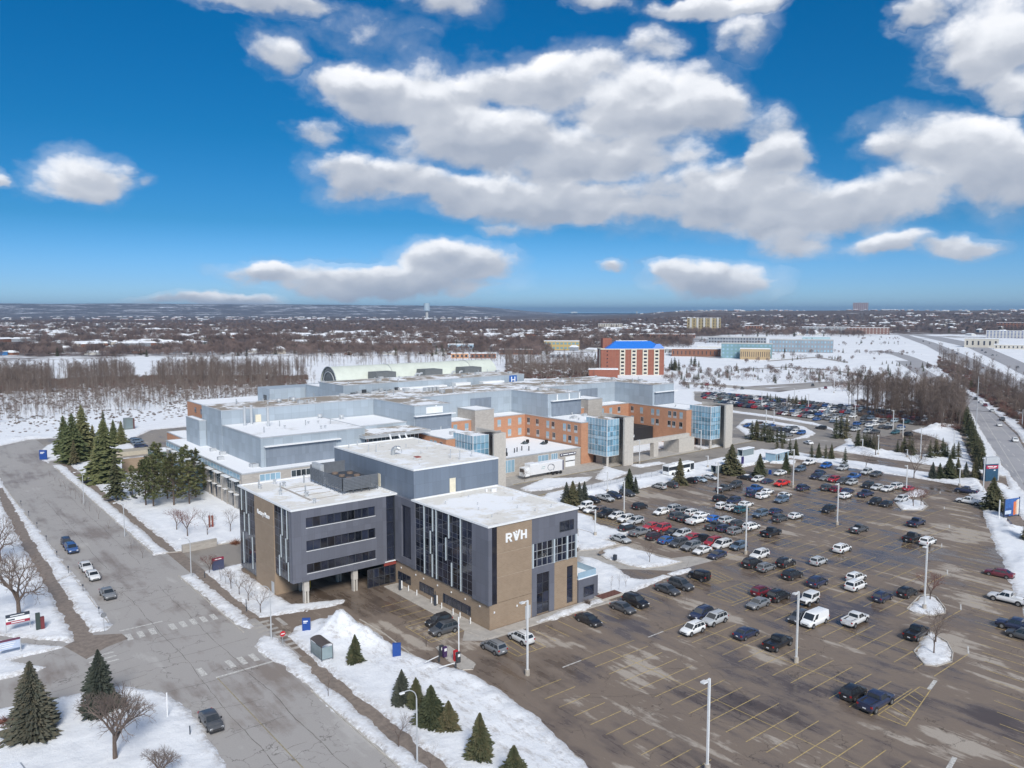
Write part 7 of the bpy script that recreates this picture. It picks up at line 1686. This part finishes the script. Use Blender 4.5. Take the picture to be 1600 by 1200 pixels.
for k in range(5200):
    px = hr.uniform(930, 1560); py = 522+90*hr.random()**1.3
    if px > 1395+(py-520)*1.6: continue
    x, y = G(px, py); dn = float(fbm2(np.array([[x]]), np.array([[y]]), 75, 3, 71)[0, 0])
    if dn < .60: continue
    if inside((x, y), FARLOT): continue
    (fe if hr.random() < .12 else fb).append((x, y, 0))
scatter('field_brush', fb, [tsrc[1], _s[1]], "brown brush in patches over the snowy fields on the right", "brush", .2, .62)
scatter('field_evergreens', fe, esrc, "small dark evergreens dotted over the snowy fields", "trees", .25, .7)
scatter('suburb_trees', pts, tsrc, "leafless trees filling the suburb on the distant plain", "trees", .75, 1.35)
scatter('suburb_evergreens', ept, esrc, "scattered dark evergreens in the suburb on the distant plain", "trees", .7, 1.2)
# ------------------------------------------------------------------ distant buildings
def far_place(px0, px1, pyb, pyt):
    x, y = G((px0+px1)/2, pyb); D = x*FW.x+y*FW.y-0; D = (x*math.sin(YAW)+y*math.cos(YAW)); w = (px1-px0)*D/F; h = (pyb-pyt)*D/F; return x, y, D, w, h
def far_building(nm, px0, px1, pyb, pyt, wm_, lab, depth=.5, storeys=0, bays=0, roof=ROOFSNOW, wcol=DGLASS, cat='building', rz=None, grp=None, wfill=.5):
    x, y, D, w, h = far_place(px0, px1, pyb, pyt); rz = -(YAW+math.atan(((px0+px1)/2-800)/F)) if rz is None else rz; d = max(8, w*depth)
    r = empty(nm, (x, y, tz(x, y)-.3), rz, lab, cat, grp); MB().box(-w/2,w/2,0,d,0,h).build('wall', wm_, r, world=False); MB().box(-w/2-.3,w/2+.3,-.3,d+.3,h,h+.5).build('roof', roof, r, world=False)
    if storeys:
        me = None; sh_ = h/storeys; bw_ = w/bays; wme = MB().box(-bw_*wfill/2,bw_*wfill/2,-.12,-.01,sh_*.28,sh_*.75).mesh('window', wcol)
        for j in range(storeys):
            for i in range(bays): link('window', wme, r, (-w/2+(i+.5)*bw_, 0, j*sh_))
    return r, w, h, d
# seven-storey residence with the blue roof
x, y, D, w, h = far_place(938, 1038, 586, 546); rz = -.62
apt = empty('apartment_block', (x, y, 0), rz, "seven-storey red brick residence with bright blue hipped roof", 'apartment block')
W2 = w/2; dpt = 17
MB().box(-W2,W2,0,dpt,0,h).build('wall', REDB, apt, world=False); CREAM = mat('cream_panel', (.60,.56,.47), .7)
MB().box(-W2-.4,W2+.4,-.4,dpt+.4,h,h+.7).build('cornice', CREAM, apt, world=False)
n_ = 4; bwid = 4.2
for k in range(n_):
    cx = -W2+w*(.34+.18*k); MB().box(cx-bwid/2,cx+bwid/2,-.5,-.01,0,h).build('bay_panel', CREAM, apt, world=False)
    wme = MB().box(-1.2,1.2,-.62,-.51,.9,2.2).mesh('window', DGLASS)
    for j in range(7): link('window', wme, apt, (cx, 0, j*h/7))
wme = MB().box(-.4,.4,-.1,-.01,1.0,2.0).mesh('window', DGLASS)
for j in range(7): link('window', wme, apt, (-W2+w*.1, 0, j*h/7))
MB().box(-W2-.01-.5,-W2-.01,2,6,0,h).build('bay_panel', CREAM, apt, world=False)
BLU = mat('bright_blue_roof', (.015,.16,.60), .45, var=.15)
def hip(a0, a1, b0, b1, z0, z1, ins, m, nm='roof'):
    mb = MB(); m2 = (b0+b1)/2; mb.add([(a0,b0,z0),(a1,b0,z0),(a1,b1,z0),(a0,b1,z0),(a0+ins,m2-2,z1),(a1-ins,m2-2,z1),(a1-ins,m2+2,z1),(a0+ins,m2+2,z1)], [(0,1,5,4),(1,2,6,5),(2,3,7,6),(3,0,4,7),(4,5,6,7)]); return mb.build(nm, m, apt, world=False)
hip(-W2+4, W2-.5, -.3, dpt, h+.7, h+6.4, 9, BLU); MB().box(-W2+3, -W2+10, dpt-8, dpt+2, h+.5, h+8.5).build('lift_tower', REDB, apt, world=False); hip(W2-9, W2+.2, -.35, 7, h+.75, h+4.2, 3, BLU, 'roof_gable')
MB().box(-W2+13, W2-12, dpt*.5-2.2, dpt*.5+2.2, h+6.41, h+6.7).build('roof_snow', SNOW, apt, world=False)
YAPT = mat('ochre_brick', (.40,.32,.17), .8); PALE = mat('pale_wall_far', (.55,.52,.46), .8); BRICKF = mat('far_brown_brick', (.24,.115,.075), .85, scale=.1); GREYF = mat('far_grey_wall', (.27,.29,.32), .7, scale=.1); TEALF = mat('far_teal_glass', (.20,.33,.36), .3, scale=.05); WHF = mat('far_white_wall', (.56,.555,.53), .7, scale=.05); TANF = mat('far_tan_wall', (.42,.31,.18), .8, scale=.05)
r, w, h, d = far_building('apartment_block', 1074, 1125, 518, 497, YAPT, "large ochre apartment slab with white balconies on the plain", .3, 9, 12)
for k in range(5): MB().box(-w/2+w*(.08+.2*k),-w/2+w*(.14+.2*k),-1.0,-.15,0,h+1.5).build('balcony_stack', WHF, r, world=False)
far_building('apartment_tower', 1333, 1355, 494, 480, mat('far_rose_brick', (.26,.17,.17), .8), "twin-topped high-rise on the right horizon", .5, 12, 8, wcol=WHF, wfill=.3); far_building('apartment_block', 1369, 1391, 492, 486, BRICKF, "lower red brick block right of the horizon high-rise", .4, 5, 9)
far_building('office_block', 935, 972, 514, 506, PALE, "pale stepped block left of the wood on the plain", .4, 4, 10); far_building('water_works', 892, 902, 490.5, 487, WHF, "tiny white blocks near the lake shore", .5)
far_building('school_building', 1000, 1085, 528, 522, BRICKF, "long low brick building behind the blue-roofed residence", .3, 1, 20); far_building('school_building', 1050, 1125, 557, 545, BRICKF, "brown brick school hall right of the blue-roofed residence", .45, 1, 12, wfill=.2)
far_building('college_building', 1128, 1204, 560, 537, TEALF, "pale teal glass college building with tan drum hall", .4, 4, 12, roof=WHF, wcol=SPAN); r, w, h, d = far_building('college_hall', 1157, 1202, 562, 545, TANF, "tan ribbed hall in front of the teal college building", .5, 1, 14, wfill=.25)
far_building('college_building', 1108, 1195, 536, 527, GREYF, "long grey and white low building behind the teal college", .25, 2, 20, roof=WHF); far_building('college_building', 1204, 1298, 551, 531, GREYF, "long slate college wing with pale blue upper band", .25, 3, 20, roof=WHF, wcol=SPAN); far_building('college_building', 1255, 1296, 531.5, 526, mat('far_pale_blue', (.38,.50,.54), .6), "pale blue rooftop block on the college wing", .3)
far_building('campus_block', 1165, 1190, 519, 509, BRICKF, "square brown block with snowy roof in the suburb", .5, 3, 6); far_building('factory', 1090, 1140, 545.5, 541, WHF, "white flat-roofed factory between school and college", .3)
far_building('mall_building', 1510, 1556, 543, 529, PALE, "big white store block right of the highway", .5, 1, 6, wfill=.3); far_building('mall_building', 1560, 1640, 546, 539, PALE, "long cream warehouse right of the highway", .3, 1, 14, wfill=.3)
far_building('apartment_block', 1545, 1600, 528, 517, WHF, "white and blue apartment block beyond the white store", .3, 5, 12, wcol=SBLUE, wfill=.45); far_building('office_block', 1560, 1596, 514, 505, BRICKF, "brown office block behind the white and blue apartments", .4, 3, 8)
far_building('apartment_block', 1326, 1386, 522, 512, mat('far_rust', (.23,.13,.11), .8), "low rust apartments left of the highway bend", .3, 3, 12, wcol=WHF, wfill=.3); far_building('apartment_block', 1255, 1325, 520, 511, GREYF, "grey terraced apartments in the suburb right of centre", .3, 3, 14, wcol=WHF, wfill=.3)
far_building('hangar', 642, 668, 548, 541, mat('far_sky_blue', (.16,.36,.55), .5), "small bright blue roofed building on the plain", .5); far_building('hangar', 700, 740, 546, 538, mat('far_blue_steel', (.30,.42,.52), .6), "pale blue shed with snowy roof on the plain", .5, 1, 5)
far_building('school_building', 780, 845, 554, 546, BRICKF, "long low brown school left of the ochre school", .3, 1, 14); far_building('school_building', 850, 905, 547, 533, mat('far_ochre', (.50,.36,.14), .8), "ochre and glass school building on the plain", .4, 2, 9, wcol=TEALF, wfill=.7)
far_building('shop_building', 705, 732, 560, 552, mat('far_peach', (.50,.28,.16), .8), "peach low building beyond the vaulted roof", .5, 1, 4); far_building('shop_building', 735, 775, 560, 552, BRICKF, "rusty low building beyond the vaulted roof", .5, 1, 6); far_building('shop_building', 860, 892, 560, 553, GREYF, "small grey house with snow roof beyond the thicket", .5, 1, 4)
far_building('shed_building', 0, 11, 555, 549, mat('far_shed_blue', (.06,.22,.50), .5), "small blue shed at the left edge of the plain", .5); far_building('warehouse', 905, 940, 533, 527, WHF, "white warehouse left of the blue-roofed residence", .4)
far_building('brick_annex', 920, 965, 591, 577, REDB, "low red brick annex at the foot of the blue-roofed residence", .5)
# communication tower / water tower on the horizon
x, y, D, w, h = far_place(662, 672, 497, 474); r = empty('water_tower', (x, y, 0), 0, "pale water tower standing on the horizon left of centre", 'water tower')
MB().cyl((0,0,0),(0,0,h*.95), w*.22, n=8).build('shaft', WHF, r, world=False); MB().cyl((0,0,h*.5),(0,0,h), w*.5, w*.45, 14).build('tank', mat('far_pale_tank', (.42,.52,.60), .6), r, world=False)
for k, (px, py0, py1) in enumerate(((995,493,486),(1182,494,487))):
    x, y, D, w, h = far_place(px-1, px+1, py0, py1); r = empty('lattice_mast', (x, y, 0), 0, ("thin mast on the ridge left of the ochre slab","pale round silo tower on the right ridge")[k], 'mast'); MB().cyl((0,0,0),(0,0,h), w*.5, w*.3, 6).build('mast', WHF, r, world=False)
# suburban houses
HM = []
for k in range(4):
    a, b, hh, rf = ((6,4.5,3.2,2.6),(8,5,5.4,2.4),(5,5,5.6,2.8),(10,6,3.4,2.2))[k]
    wmh = MB().box(-a,a,-b,b,0,hh); wmesh = wmh.mesh('wall', (BRICKF, PALE, GREYF, WHF)[k]); rm = MB(); rm.add([(-a-.5,-b-.5,hh),(a+.5,-b-.5,hh),(a+.5,b+.5,hh),(-a-.5,b+.5,hh),(-a*.75,0,hh+rf),(a*.75,0,hh+rf)], [(0,1,5,4),(1,2,5),(2,3,4,5),(3,0,4),(3,2,1,0)])
    HM.append((wmesh, rm.mesh('roof', SNOW)))
def house(px, D, k, lab="snow-roofed suburban house among leafless trees on the plain", s=1.0):
    b = math.atan((px-800)/F); R_ = D/math.cos(b); x, y = R_*math.sin(b+YAW), R_*math.cos(b+YAW)
    r = empty('house', (x, y, tz(x, y)-.2), hr.uniform(0, 3.14), lab, 'house', 'snow-roofed houses of the distant suburb'); r.scale = (s,)*3; link('wall', HM[k][0], r); link('roof', HM[k][1], r)
cnt = 0
while cnt < 210:
    px = hr.uniform(-10, 1610); D = 900+1500*hr.random()**1.2+(700 if px > 1050 else 0); b = math.atan((px-800)/F); R_ = D/math.cos(b); x, y = R_*math.sin(b+YAW), R_*math.cos(b+YAW)
    if float(fbm2(np.array([[x]]), np.array([[y]]), 160, 2, 91)[0, 0]) < .48: continue
    house(px, D, hr.randrange(4), s=.8+.35*hr.random()); cnt += 1
# farther roofs, past counting
mb = MB(); rf_ = random.Random(3)
for k in range(3400):
    px = rf_.uniform(-60, 1660); D = 1100*(6500/1100)**rf_.random(); 
    if 780 < px < 1000 and D > 4200 or px > 1040 and D < 1900: continue
    b = math.atan((px-800)/F); R_ = D/math.cos(b); x, y = R_*math.sin(b+YAW), R_*math.cos(b+YAW)
    if float(fbm2(np.array([[x]]), np.array([[y]]), 420, 2, 92)[0, 0]) < .5: continue
    z = tz(x, y)-.2; s = rf_.uniform(.7, 1.7); L_ = rf_.uniform(6, 14)*s; w_ = 5*s; hh = 4*s**.5; a = rf_.random()*3.14; ca, sa = math.cos(a), math.sin(a); T = lambda u, v, q: (x+u*ca-v*sa, y+u*sa+v*ca, z+q)
    mb.add([T(-L_,-w_,0),T(L_,-w_,0),T(L_,w_,0),T(-L_,w_,0),T(-L_,-w_,hh),T(L_,-w_,hh),T(L_,w_,hh),T(-L_,w_,hh)], [(0,1,5,4),(1,2,6,5),(2,3,7,6),(3,0,4,7)], rf_.choice((1,1,2,3))); mb.add([T(-L_-.5,-w_-.5,hh),T(L_+.5,-w_-.5,hh),T(L_+.5,w_+.5,hh),T(-L_-.5,w_+.5,hh),T(-L_*.8,0,hh+2.4),T(L_*.8,0,hh+2.4)], [(0,1,5,4),(1,2,5),(2,3,4,5),(3,0,4)], 0)
mb.build("distant_rooftops", [SNOW, BRICKF, PALE, GREYF], label="innumerable snowy rooftops fading into the far suburb", cat="rooftops", kind='stuff')
# ------------------------------------------------------------------ haze
hz = MB().box(-9000, 30000, -9000, 30000, -3, 190)
hm = bpy.data.materials.new('haze_air'); hm.use_nodes = True; _n = hm.node_tree.nodes; _n.clear(); _o = _n.new('ShaderNodeOutputMaterial'); _v = _n.new('ShaderNodeVolumePrincipled')
_v.inputs['Color'].default_value = (.44, .70, 1.0, 1); _v.inputs['Density'].default_value = .00006; _v.inputs['Anisotropy'].default_value = .2
hm.node_tree.links.new(_v.outputs[0], _o.inputs['Volume'])
hz.build("haze", hm, kind='stuff', label="thin bluish air over the whole view", cat="haze")
